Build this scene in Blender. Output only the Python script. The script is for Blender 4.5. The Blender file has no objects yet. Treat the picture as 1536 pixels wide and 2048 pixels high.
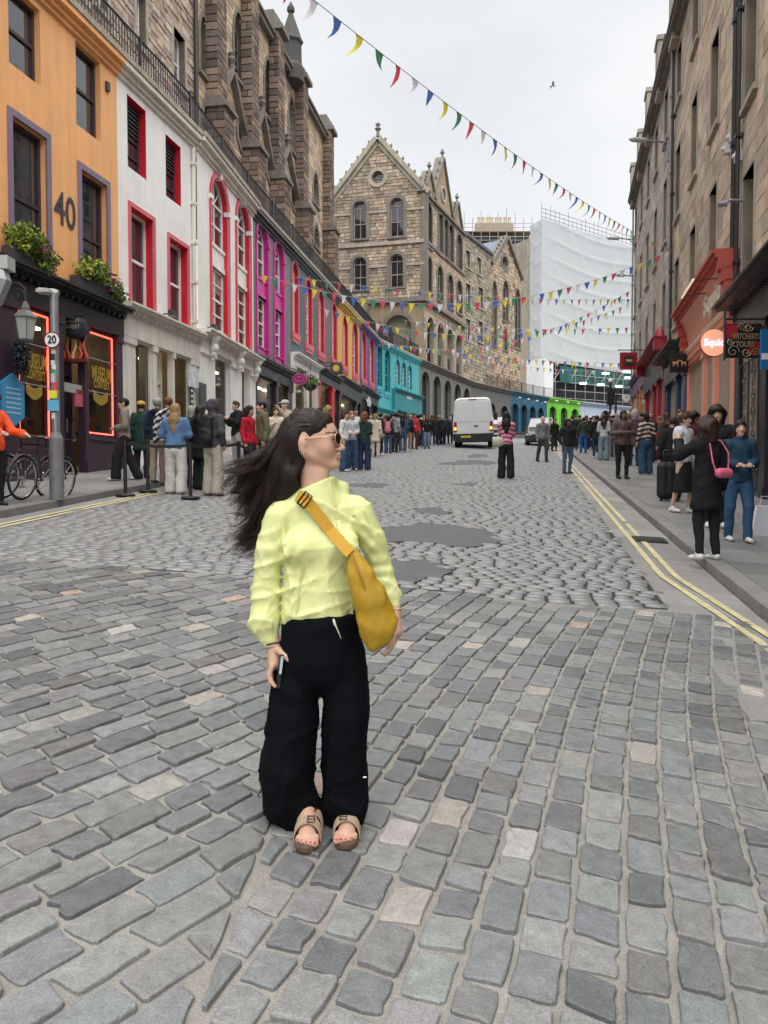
import bpy, math, random
import numpy as np
from mathutils import Vector, Matrix
from mathutils.geometry import tessellate_polygon
# ------------------------------------------------------------------ camera, sky, sun, exposure
scene = bpy.context.scene
COL = scene.collection
FPX, CXP, CYP = 1538.0, 768.0, 1024.0
CAMZ = 1.63
PITCH = math.radians(2.01)
cam = bpy.data.cameras.new('camera')
camo = bpy.data.objects.new('camera', cam)
COL.objects.link(camo)
cam.sensor_fit = 'VERTICAL'
cam.sensor_height = 36.0
cam.lens = FPX / 2048.0 * 36.0
cam.clip_start = 0.05
cam.clip_end = 2000
camo.location = (0, 0, CAMZ)
camo.rotation_euler = (math.pi / 2 - PITCH, 0, 0)
scene.camera = camo
SUN_EL, SUN_AZ = math.radians(72), math.radians(165)
world = bpy.data.worlds.new('World')
scene.world = world
world.use_nodes = True
wn, wl = world.node_tree.nodes, world.node_tree.links
wn.clear()
wout = wn.new('ShaderNodeOutputWorld')
wbg = wn.new('ShaderNodeBackground')
wsky = wn.new('ShaderNodeTexSky')
wsky.sky_type = 'NISHITA'
wsky.sun_disc = False
wsky.sun_elevation = SUN_EL
wsky.sun_rotation = SUN_AZ
wtc = wn.new('ShaderNodeTexCoord')
wmap = wn.new('ShaderNodeMapping')
wmap.inputs['Scale'].default_value = (1.0, 1.0, 2.2)
wno = wn.new('ShaderNodeTexNoise')
wno.inputs['Scale'].default_value = 1.5
wno.inputs['Detail'].default_value = 4.0
wno.inputs['Roughness'].default_value = 0.5
wramp = wn.new('ShaderNodeValToRGB')
wramp.color_ramp.elements[0].position = 0.38
wramp.color_ramp.elements[0].color = (4.6, 4.75, 4.95, 1)
wramp.color_ramp.elements[1].position = 0.64
wramp.color_ramp.elements[1].color = (5.7, 5.73, 5.77, 1)
wmix = wn.new('ShaderNodeMix')
wmix.data_type = 'RGBA'
wmix.inputs[0].default_value = 0.95
wl.new(wtc.outputs['Generated'], wmap.inputs['Vector'])
wl.new(wmap.outputs['Vector'], wno.inputs['Vector'])
wl.new(wno.outputs['Fac'], wramp.inputs['Fac'])
wl.new(wsky.outputs['Color'], wmix.inputs[6])
wl.new(wramp.outputs['Color'], wmix.inputs[7])
wl.new(wmix.outputs[2], wbg.inputs['Color'])
wbg.inputs['Strength'].default_value = 0.05
wl.new(wbg.outputs['Background'], wout.inputs['Surface'])
sun = bpy.data.lights.new('sun', 'SUN')
sun.energy = 1.5
sun.angle = math.radians(90)
sun.color = (1.0, 0.98, 0.95)
suno = bpy.data.objects.new('sun', sun)
COL.objects.link(suno)
sd = Vector((math.sin(SUN_AZ) * math.cos(SUN_EL), math.cos(SUN_AZ) * math.cos(SUN_EL), math.sin(SUN_EL)))
suno.rotation_euler = (-sd).to_track_quat('-Z', 'Y').to_euler()
suno.location = (0, 0, 60)
scene.view_settings.view_transform = 'Standard'
scene.view_settings.look = 'None'
scene.view_settings.exposure = 1.8
scene.view_settings.gamma = 1.0
scene.view_settings.use_curve_mapping = False
scene.render.engine = 'CYCLES'
try:
	scene.cycles.use_denoising = True
	scene.cycles.denoiser = 'OPENIMAGEDENOISE'
except Exception:
	pass
scene.cycles.max_bounces = 6
scene.cycles.diffuse_bounces = 3
scene.cycles.glossy_bounces = 3
scene.cycles.transmission_bounces = 4
scene.cycles.transparent_max_bounces = 8
scene.cycles.caustics_reflective = False
scene.cycles.caustics_refractive = False
# ------------------------------------------------------------------ geometry of the place
RNG = np.random.RandomState(7)
random.seed(7)
SY, SX = 0.093, -0.035          # the street climbs away from the camera and to the left
def zg(x, y):
	return SX * x + SY * y
def G(x, y, h=0.0):
	return Vector((x, y, zg(x, y) + h))
_cp, _sp = math.cos(PITCH), math.sin(PITCH)
def ray(px, py):
	a, b = (px - CXP) / FPX, (CYP - py) / FPX
	return Vector((a, _cp + b * _sp, -_sp + b * _cp))
def at(px, py, y):
	"""point seen at a pixel, at forward distance y"""
	d = ray(px, py)
	return Vector((0, 0, CAMZ)) + d * (y / d.y)
def ongr(px, py, h=0.0):
	"""point on the street surface (raised by h) seen at a pixel"""
	d = ray(px, py)
	den = SX * d.x + SY * d.y - d.z
	t = (CAMZ - h) / den
	p = d * t
	return Vector((p.x, p.y, zg(p.x, p.y) + h))
# ------------------------------------------------------------------ objects
WLOC = {}
def link(o, parent=None):
	COL.objects.link(o)
	if parent is not None:
		o.parent = parent
		w = WLOC.get(parent.name)
		if w is not None:
			o.matrix_parent_inverse = w.inverted()
	return o
LABELS = {}
def tag(o, label=None, cat=None, group=None, kind=None):
	if label:
		o['label'] = label
	if cat:
		o['category'] = cat
	if group:
		o['group'] = group
	if kind:
		o['kind'] = kind
	return o
def empty(name, loc, label, cat, group=None, rotz=0.0):
	o = bpy.data.objects.new(name, None)
	o.empty_display_size = 0.2
	o.location = loc
	o.rotation_euler = (0, 0, rotz)
	COL.objects.link(o)
	WLOC[o.name] = Matrix.Translation(Vector(loc)) @ Matrix.Rotation(rotz, 4, 'Z')
	return tag(o, label, cat, group)
def mesh_data(name, v, f, mats, cols=None, smooth=False, midx=None):
	me = bpy.data.meshes.new(name)
	v = np.asarray(v, dtype=np.float32).reshape(-1, 3)
	if isinstance(f, np.ndarray) and f.ndim == 2:
		n, k = f.shape
		me.vertices.add(len(v))
		me.vertices.foreach_set('co', v.ravel())
		me.loops.add(n * k)
		me.loops.foreach_set('vertex_index', f.astype(np.int32).ravel())
		me.polygons.add(n)
		me.polygons.foreach_set('loop_start', np.arange(0, n * k, k, dtype=np.int32))
		me.polygons.foreach_set('loop_total', np.full(n, k, dtype=np.int32))
		me.update(calc_edges=True)
	else:
		me.from_pydata(v.tolist(), [], [list(map(int, q)) for q in f])
		me.update()
	if not isinstance(mats, (list, tuple)):
		mats = [mats]
	for m in mats:
		me.materials.append(m)
	if midx is not None:
		me.polygons.foreach_set('material_index', np.asarray(midx, dtype=np.int32))
	if cols is not None:
		a = me.color_attributes.new('col', 'FLOAT_COLOR', 'POINT')
		c = np.ones((len(v), 4), dtype=np.float32)
		c[:, :3] = np.asarray(cols, dtype=np.float32).reshape(-1, 3)
		a.data.foreach_set('color', c.ravel())
	if smooth:
		me.polygons.foreach_set('use_smooth', np.ones(len(me.polygons), dtype=bool))
	return me
def mobj(name, v, f, mats, parent=None, cols=None, smooth=False, midx=None):
	o = bpy.data.objects.new(name, mesh_data(name, v, f, mats, cols, smooth, midx))
	return link(o, parent)
class MB:
	"""collects shapes, then builds them as one mesh object"""
	def __init__(self):
		self.v, self.f, self.c = [], [], []
		self.col = (1, 1, 1)
	def add(self, vs, fs):
		b = len(self.v)
		self.v += [tuple(p) for p in vs]
		self.f += [tuple(b + i for i in q) for q in fs]
		self.c += [self.col] * len(vs)
	def quad(self, a, b, c, d):
		self.add([a, b, c, d], [(0, 1, 2, 3)])
	def poly(self, pts):
		self.add(pts, [tuple(range(len(pts)))])
	def box(self, o, x, y, z):
		o, x, y, z = Vector(o), Vector(x), Vector(y), Vector(z)
		vs = [o, o + x, o + x + y, o + y, o + z, o + x + z, o + x + y + z, o + y + z]
		fs = [(0, 3, 2, 1), (4, 5, 6, 7), (0, 1, 5, 4), (1, 2, 6, 5), (2, 3, 7, 6), (3, 0, 4, 7)]
		if x.cross(y).dot(z) < 0:
			fs = [q[::-1] for q in fs]
		self.add(vs, fs)
	def abox(self, x0, x1, y0, y1, z0, z1):
		self.box((x0, y0, z0), (x1 - x0, 0, 0), (0, y1 - y0, 0), (0, 0, z1 - z0))
	def tube(self, path, r, n=6, cap=True, up=None):
		path = [Vector(p) for p in path]
		m = len(path)
		rr = r if isinstance(r, (list, tuple, np.ndarray)) else [r] * m
		vs, fs = [], []
		prev = None
		for i, p in enumerate(path):
			t = (path[min(i + 1, m - 1)] - path[max(i - 1, 0)])
			if t.length < 1e-9:
				t = Vector((0, 0, 1))
			t.normalize()
			if prev is None:
				a = Vector((0, 0, 1)) if abs(t.z) < 0.9 else Vector((1, 0, 0))
				s = t.cross(a).normalized()
			else:
				s = (prev - t * prev.dot(t))
				s = s.normalized() if s.length > 1e-6 else t.orthogonal().normalized()
			prev = s
			w = t.cross(s)
			for k in range(n):
				a = 2 * math.pi * k / n
				vs.append(p + (s * math.cos(a) + w * math.sin(a)) * rr[i])
		for i in range(m - 1):
			for k in range(n):
				k2 = (k + 1) % n
				fs.append((i * n + k, i * n + k2, (i + 1) * n + k2, (i + 1) * n + k))
		if cap:
			fs.append(tuple(range(n))[::-1])
			fs.append(tuple((m - 1) * n + k for k in range(n)))
		self.add(vs, fs)
	def cyl(self, a, b, r, n=12):
		self.tube([a, b], r, n)
	def lathe(self, prof, c=(0, 0, 0), n=16, axis='z', sq=None):
		c = Vector(c)
		vs, fs = [], []
		m = len(prof)
		for (r, h) in prof:
			for k in range(n):
				a = 2 * math.pi * (k + (0.5 if sq else 0)) / n
				x, y = r * math.cos(a), r * math.sin(a)
				if axis == 'z':
					vs.append(c + Vector((x, y, h)))
				elif axis == 'x':
					vs.append(c + Vector((h, x, y)))
				else:
					vs.append(c + Vector((x, h, y)))
		for i in range(m - 1):
			for k in range(n):
				k2 = (k + 1) % n
				q = (i * n + k, i * n + k2, (i + 1) * n + k2, (i + 1) * n + k)
				fs.append(q if axis != 'y' else q[::-1])
		fs.append(tuple(range(n))[::-1] if axis != 'y' else tuple(range(n)))
		e = tuple((m - 1) * n + k for k in range(n))
		fs.append(e if axis != 'y' else e[::-1])
		self.add(vs, fs)
	def ell(self, c, rx, ry, rz, n=10, m=7):
		c = Vector(c)
		vs, fs = [], []
		for i in range(m + 1):
			th = math.pi * i / m
			for k in range(n):
				a = 2 * math.pi * k / n
				vs.append(c + Vector((rx * math.sin(th) * math.cos(a), ry * math.sin(th) * math.sin(a), rz * math.cos(th))))
		for i in range(m):
			for k in range(n):
				k2 = (k + 1) % n
				fs.append((i * n + k, (i + 1) * n + k, (i + 1) * n + k2, i * n + k2))
		self.add(vs, fs)
	def prism(self, pts, d):
		"""pts: 3-D outline, d: extrusion vector"""
		d = Vector(d)
		pts = [Vector(p) for p in pts]
		n = len(pts)
		tri = tessellate_polygon([pts])
		self.add(pts, [tuple(t) for t in tri])
		self.add([p + d for p in pts], [tuple(t)[::-1] for t in tri])
		vs = pts + [p + d for p in pts]
		self.add(vs, [(i, (i + 1) % n, n + (i + 1) % n, n + i) for i in range(n)])
	def build(self, name, mat, parent=None, smooth=False, vc=False):
		if not self.v:
			self.v, self.f, self.c = [(0, 0, 0)] * 3, [(0, 1, 2)], [(0, 0, 0)] * 3
		return mobj(name, self.v, self.f, mat, parent, self.c if vc else None, smooth)
def torus(mb, c, R, r, ax, n=28, m=6):
	ax = Vector(ax).normalized()
	s = ax.orthogonal().normalized()
	t = ax.cross(s)
	vs, fs = [], []
	for i in range(n):
		a = 2 * math.pi * i / n
		d = s * math.cos(a) + t * math.sin(a)
		for k in range(m):
			b = 2 * math.pi * k / m
			vs.append(Vector(c) + d * (R + r * math.cos(b)) + ax * (r * math.sin(b)))
	for i in range(n):
		for k in range(m):
			fs.append((i * m + k, ((i + 1) % n) * m + k, ((i + 1) % n) * m + (k + 1) % m, i * m + (k + 1) % m))
	mb.add(vs, fs)
# ------------------------------------------------------------------ materials
MATS = {}
def _nodes(name):
	m = bpy.data.materials.new(name)
	m.use_nodes = True
	nt = m.node_tree
	return m, nt.nodes, nt.links, nt.nodes['Principled BSDF']
def M(name, col=(0.5, 0.5, 0.5), rough=0.7, var=0.1, scale=3.0, bump=0.15, bscale=40.0, metal=0.0, spec=0.5,
	  vcol=False, dist=0.01, streak=0.0, coat=0.0, rvar=0.1, stretch=(1, 1, 1), speckle=0.0):
	"""procedural material: base colour (or the col attribute), blotchy variation, fine relief"""
	if name in MATS:
		return MATS[name]
	m, N, L, B = _nodes(name)
	tc = N.new('ShaderNodeTexCoord')
	mp = N.new('ShaderNodeMapping')
	mp.inputs['Scale'].default_value = stretch
	L.new(tc.outputs['Object'], mp.inputs['Vector'])
	n1 = N.new('ShaderNodeTexNoise')
	n1.inputs['Scale'].default_value = scale
	n1.inputs['Detail'].default_value = 5.0
	n1.inputs['Roughness'].default_value = 0.65
	L.new(mp.outputs['Vector'], n1.inputs['Vector'])
	mr = N.new('ShaderNodeMapRange')
	mr.inputs[1].default_value, mr.inputs[2].default_value = 0.25, 0.75
	mr.inputs[3].default_value, mr.inputs[4].default_value = 1 - var, 1 + var
	L.new(n1.outputs['Fac'], mr.inputs[0])
	fac = mr.outputs[0]
	if streak > 0:
		mp2 = N.new('ShaderNodeMapping')
		mp2.inputs['Scale'].default_value = (2.2, 2.2, 0.16)
		L.new(tc.outputs['Object'], mp2.inputs['Vector'])
		n3 = N.new('ShaderNodeTexNoise')
		n3.inputs['Scale'].default_value = 2.0
		n3.inputs['Detail'].default_value = 4.0
		L.new(mp2.outputs['Vector'], n3.inputs['Vector'])
		mr3 = N.new('ShaderNodeMapRange')
		mr3.inputs[1].default_value, mr3.inputs[2].default_value = 0.4, 0.72
		mr3.inputs[3].default_value, mr3.inputs[4].default_value = 1.0, 1.0 - streak
		L.new(n3.outputs['Fac'], mr3.inputs[0])
		mm = N.new('ShaderNodeMath')
		mm.operation = 'MULTIPLY'
		L.new(fac, mm.inputs[0])
		L.new(mr3.outputs[0], mm.inputs[1])
		fac = mm.outputs[0]
	nb = N.new('ShaderNodeTexNoise')
	nb.inputs['Scale'].default_value = bscale
	nb.inputs['Detail'].default_value = 4.0
	nb.inputs['Roughness'].default_value = 0.7
	L.new(mp.outputs['Vector'], nb.inputs['Vector'])
	if speckle > 0:
		ms = N.new('ShaderNodeMapRange')
		ms.inputs[1].default_value, ms.inputs[2].default_value = 0.3, 0.7
		ms.inputs[3].default_value, ms.inputs[4].default_value = 1 - speckle, 1 + speckle
		L.new(nb.outputs['Fac'], ms.inputs[0])
		mm = N.new('ShaderNodeMath')
		mm.operation = 'MULTIPLY'
		L.new(fac, mm.inputs[0])
		L.new(ms.outputs[0], mm.inputs[1])
		fac = mm.outputs[0]
	mul = N.new('ShaderNodeMix')
	mul.data_type = 'RGBA'
	mul.blend_type = 'MULTIPLY'
	mul.inputs[0].default_value = 1.0
	if vcol:
		at_ = N.new('ShaderNodeAttribute')
		at_.attribute_name = 'col'
		L.new(at_.outputs['Color'], mul.inputs[6])
	else:
		mul.inputs[6].default_value = (*col, 1)
	L.new(fac, mul.inputs[7])
	L.new(mul.outputs[2], B.inputs['Base Color'])
	B.inputs['Metallic'].default_value = metal
	B.inputs['Specular IOR Level'].default_value = spec
	B.inputs['Coat Weight'].default_value = coat
	if rvar > 0:
		rr = N.new('ShaderNodeMapRange')
		rr.inputs[1].default_value, rr.inputs[2].default_value = 0.3, 0.7
		rr.inputs[3].default_value, rr.inputs[4].default_value = max(0.02, rough - rvar), min(1, rough + rvar)
		L.new(n1.outputs['Fac'], rr.inputs[0])
		L.new(rr.outputs[0], B.inputs['Roughness'])
	else:
		B.inputs['Roughness'].default_value = rough
	if bump > 0:
		bp = N.new('ShaderNodeBump')
		bp.inputs['Strength'].default_value = bump
		bp.inputs['Distance'].default_value = dist
		L.new(nb.outputs['Fac'], bp.inputs['Height'])
		L.new(bp.outputs['Normal'], B.inputs['Normal'])
	MATS[name] = m
	return m
def EMIT(name, col, strength):
	if name in MATS:
		return MATS[name]
	m, N, L, B = _nodes(name)
	B.inputs['Base Color'].default_value = (*[min(1, c) for c in col], 1)
	B.inputs['Emission Color'].default_value = (*col, 1)
	B.inputs['Emission Strength'].default_value = strength
	no = N.new('ShaderNodeTexNoise')
	no.inputs['Scale'].default_value = 20
	mr = N.new('ShaderNodeMapRange')
	mr.inputs[3].default_value, mr.inputs[4].default_value = strength * 0.9, strength * 1.1
	L.new(no.outputs['Fac'], mr.inputs[0])
	L.new(mr.outputs[0], B.inputs['Emission Strength'])
	MATS[name] = m
	return m
def GLASS(name, tint=(0.03, 0.035, 0.04), clear=0.0, rough=0.03):
	"""window glass: reflects the sky and lets a share of what is behind it through"""
	if name in MATS:
		return MATS[name]
	m, N, L, B = _nodes(name)
	B.inputs['Base Color'].default_value = (*tint, 1)
	B.inputs['Roughness'].default_value = rough
	B.inputs['Specular IOR Level'].default_value = 0.6
	B.inputs['IOR'].default_value = 2.0 if clear == 0 else 1.5
	tc = N.new('ShaderNodeTexCoord')
	no = N.new('ShaderNodeTexNoise')
	no.inputs['Scale'].default_value = 1.3
	L.new(tc.outputs['Object'], no.inputs['Vector'])
	bp = N.new('ShaderNodeBump')
	bp.inputs['Strength'].default_value = 0.05
	bp.inputs['Distance'].default_value = 0.05
	L.new(no.outputs['Fac'], bp.inputs['Height'])
	L.new(bp.outputs['Normal'], B.inputs['Normal'])
	if clear > 0:
		tr = N.new('ShaderNodeBsdfTransparent')
		tr.inputs['Color'].default_value = (0.85, 0.9, 0.88, 1)
		fr = N.new('ShaderNodeFresnel')
		fr.inputs['IOR'].default_value = 1.5
		mr = N.new('ShaderNodeMapRange')
		mr.inputs[3].default_value, mr.inputs[4].default_value = clear, 0.0
		L.new(fr.outputs[0], mr.inputs[0])
		mx = N.new('ShaderNodeMixShader')
		L.new(mr.outputs[0], mx.inputs[0])
		L.new(B.outputs[0], mx.inputs[1])
		L.new(tr.outputs[0], mx.inputs[2])
		L.new(mx.outputs[0], N['Material Output'].inputs['Surface'])
	MATS[name] = m
	return m
def text_mesh(txt, size, font_bold=0.0, extrude=0.0, align='CENTER'):
	cu = bpy.data.curves.new('lettering', 'FONT')
	cu.body = txt
	cu.size = size
	cu.align_x = align
	cu.align_y = 'CENTER'
	cu.extrude = extrude
	cu.offset = font_bold
	cu.resolution_u = 3
	o = bpy.data.objects.new('lettering', cu)
	COL.objects.link(o)
	dg = bpy.context.evaluated_depsgraph_get()
	me = bpy.data.meshes.new_from_object(o.evaluated_get(dg))
	bpy.data.objects.remove(o)
	bpy.data.curves.remove(cu)
	return me
def text_obj(name, txt, size, o, ax, ay, mat, parent, bold=0.0, sx=1.0, extrude=0.004):
	"""lettering in the plane spanned by unit vectors ax, ay, centred at o"""
	me = text_mesh(txt, size, bold, extrude)
	az = Vector(ax).cross(Vector(ay))
	R = Matrix((Vector(ax) * sx, Vector(ay), az)).transposed().to_4x4()
	me.transform(Matrix.Translation(Vector(o)) @ R)
	me.materials.clear()
	me.materials.append(mat)
	ob = bpy.data.objects.new(name, me)
	return link(ob, parent)
# ------------------------------------------------------------------ facades
class Facade:
	"""a vertical wall plane; u runs along it, z up, o out towards the street"""
	def __init__(self, p0, p1, flip=1):
		self.o = Vector((p0[0], p0[1], 0))
		self.d = Vector((p1[0] - p0[0], p1[1] - p0[1], 0))
		self.len = self.d.length
		self.d.normalize()
		self.n = Vector((self.d.y, -self.d.x, 0)) * flip
	def P(self, u, z, o=0.0):
		p = self.o + self.d * u + self.n * o
		return Vector((p.x, p.y, z))
	def uz(self, px, py, o=0.0):
		r = ray(px, py)
		c = Vector((0, 0, CAMZ))
		q = self.o + self.n * o
		t = (q - c).dot(self.n) / r.dot(self.n)
		p = c + r * t
		return (p - q).dot(self.d), p.z
	def u(self, px, o=0.0):
		return self.uz(px, 900, o)[0]
	def z(self, px, py, o=0.0):
		return self.uz(px, py, o)[1]
	def gz(self, u, o=0.0):
		p = self.P(u, 0, o)
		return zg(p.x, p.y)
	def box(self, mb, u0, u1, z0, z1, o0, o1):
		a = self.P(u0, z0, o0)
		mb.box(a, self.P(u1, z0, o0) - a, self.P(u0, z0, o1) - a, Vector((0, 0, z1 - z0)))
	def poly3(self, pts, o):
		return [self.P(u, z, o) for u, z in pts]
	def slab(self, mb, pts, o0, o1):
		mb.prism(self.poly3(pts, o1), self.n * (o0 - o1))
	def wall(self, mb, outline, holes, o=0.0, depth=0.22, reveal=True):
		loops = [[Vector((u, z, 0)) for u, z in outline]] + [[Vector((u, z, 0)) for u, z in h] for h in holes]
		flat = [p for lp in loops for p in lp]
		tri = tessellate_polygon(loops)
		fs = []
		for t in tri:
			a, b, c = (flat[i] for i in t)
			s = (b - a).cross(c - a).z
			# orient towards the street
			w = self.d.cross(Vector((0, 0, 1))).dot(self.n)
			fs.append(tuple(t) if s * w > 0 else tuple(t)[::-1])
		mb.add([self.P(p.x, p.y, o) for p in flat], fs)
		if reveal:
			for h in holes:
				n = len(h)
				vs = [self.P(u, z, o) for u, z in h] + [self.P(u, z, o - depth) for u, z in h]
				mb.add(vs, [(i, (i + 1) % n, n + (i + 1) % n, n + i) for i in range(n)])
def arch(u0, u1, z0, z1, kind='rect', n=10):
	"""opening outline, counter-clockwise from the lower left"""
	w = u1 - u0
	if kind == 'rect':
		return [(u0, z0), (u1, z0), (u1, z1), (u0, z1)]
	if kind == 'round':
		r = w / 2
		zc = z1 - r
		c = (u0 + u1) / 2
		return [(u0, z0), (u1, z0)] + [(c + r * math.cos(math.pi * i / n), zc + r * math.sin(math.pi * i / n)) for i in range(n + 1)]
	if kind == 'pointed':
		h = w * 0.95
		zc = z1 - h
		c = (u0 + u1) / 2
		pts = [(u0, z0), (u1, z0)]
		m = n // 2
		for i in range(m + 1):
			t = i / m
			pts.append((u1 - (w / 2) * (1 - math.cos(t * math.pi / 2)) ** 0.9, zc + h * math.sin(t * math.pi / 2)))
		for i in range(m - 1, -1, -1):
			t = i / m
			pts.append((u0 + (w / 2) * (1 - math.cos(t * math.pi / 2)) ** 0.9, zc + h * math.sin(t * math.pi / 2)))
		return pts
	if kind == 'circle':
		c, zc, r = (u0 + u1) / 2, (z0 + z1) / 2, w / 2
		return [(c + r * math.cos(2 * math.pi * i / 20), zc + r * math.sin(2 * math.pi * i / 20)) for i in range(20)]
def half_width(op, z):
	"""interval of an opening (u0,u1,z0,z1,kind) at height z, or None"""
	u0, u1, z0, z1, kind = op[:5]
	if z < z0 or z > z1:
		return None
	c, r = (u0 + u1) / 2, (u1 - u0) / 2
	if kind == 'round':
		zc = z1 - r
		if z > zc:
			h = math.sqrt(max(0, r * r - (z - zc) ** 2))
			return (c - h, c + h)
	if kind == 'pointed':
		zc = z1 - r * 1.9
		if z > zc:
			s = min(1, (z - zc) / (r * 1.9))
			h = r * (1 - (1 - math.sqrt(max(0, 1 - s * s))) ** 0.9)
			return (c - h, c + h)
	if kind == 'circle':
		zc = (z0 + z1) / 2
		h = math.sqrt(max(0, r * r - (z - zc) ** 2))
		return (c - h, c + h)
	return (u0, u1)
def ring(F, mb, u0, u1, z0, z1, kind, w, o0, o1, foot=True):
	"""architrave round an opening: w wide, from o0 to o1"""
	a = arch(u0, u1, z0, z1, kind)
	if kind == 'circle':
		b = arch(u0 - w, u1 + w, z0 - w, z1 + w, kind)
		closed = True
	else:
		b = arch(u0 - w, u1 + w, z0 - (0 if foot else w), z1 + w, kind)
		a, b = a[1:] + a[:1], b[1:] + b[:1]
		closed = not foot
	n = len(a)
	vs = F.poly3(a, o1) + F.poly3(b, o1) + F.poly3(a, o0) + F.poly3(b, o0)
	fs = []
	for i in range(n if closed else n - 1):
		j = (i + 1) % n
		fs += [(i, n + i, n + j, j), (2 * n + i, 2 * n + j, 3 * n + j, 3 * n + i),
			   (n + i, 3 * n + i, 3 * n + j, n + j), (i, j, 2 * n + j, 2 * n + i)]
	if not closed:
		fs += [(0, 2 * n, 3 * n, n), (n - 1, 2 * n - 1, 4 * n - 1, 3 * n - 1)]
	mb.add(vs, fs)
SHEEN_BLINDS = [lambda: M('sheen_blind', (.30, .30, .28), .35, .15, 2, .1, 30, coat=.6), lambda: M('sheen_curtain', (.20, .21, .21), .3, .35, 6, .2, 12, stretch=(6, 6, .4), coat=.6)]
def window(F, parent, u0, u1, z0, z1, kind='rect', rec=0.16, fw=0.06, fmat=None, gmat=None, bars=(1, 2),
		   sur=None, sill=None, name='window', fan=False, label=None):
	"""sash window set into a reveal: window frame > pane, surround, sill"""
	f = MB()
	o = -rec
	ring(F, f, u0 + fw, u1 - fw, z0 + fw, z1 - fw, kind, fw, o - 0.03, o + 0.04, foot=False)
	nx, nz = bars
	r = (u1 - u0) / 2 if kind in ('round', 'pointed', 'circle') else 0
	ztop = z1 - r
	b = 0.022
	for i in range(1, nx):
		u = u0 + (u1 - u0) * i / nx
		F.box(f, u - b, u + b, z0 + fw, (z1 - fw * 0.6 if not fan and kind != 'round' else (z1 - fw if nx == 2 else ztop)), o - 0.02, o + 0.03)
	for i in range(1, nz + (1 if r else 0)):
		z = z0 + (ztop - z0) * i / nz
		bb = b * (1.5 if (nz == 2 or i == nz // 2) else 1)
		F.box(f, u0 + fw * .5, u1 - fw * .5, z - bb, z + bb, o - 0.025, o + 0.035)
	if fan and r:
		c = (u0 + u1) / 2
		for a in (45, 90, 135):
			a = math.radians(a)
			p, q = F.P(c, ztop, o), F.P(c + math.cos(a) * r * .97, ztop + math.sin(a) * r * .97, o)
			f.tube([p, q], 0.018, 4)
	fo = f.build(name, fmat, parent)
	if label:
		fo['label'] = label
	g = MB()
	g.poly(F.poly3(arch(u0 + .01, u1 - .01, z0 + .01, z1 - .01, kind), o - 0.01)[::-1])
	g.build('pane', gmat, fo)
	bh = (int(abs(u0 * 7.3 + z0 * 3.1) * 13) % 10)
	if kind == 'rect' and name == 'window' and bh < 4:
		s = MB()
		zz = z1 - fw - (z1 - z0) * (.22 + .12 * bh)
		F.box(s, u0 + fw, u1 - fw, zz, z1 - fw, o - .012, o - .004)
		s.build('sheen_panel', SHEEN_BLINDS[bh % 2](), fo)  # pale blind added to stand for reflected sky in the upper pane
	if sur:
		w, pr, sm = sur
		s = MB()
		ring(F, s, u0, u1, z0, z1, kind, w, -0.02, pr)
		s.build('surround', sm, fo)
	if sill:
		h, pr, sm = sill
		s = MB()
		F.box(s, u0 - 0.08, u1 + 0.08, z0 - h, z0, -0.1, pr)
		s.build('sill', sm, fo)
	return fo
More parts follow.
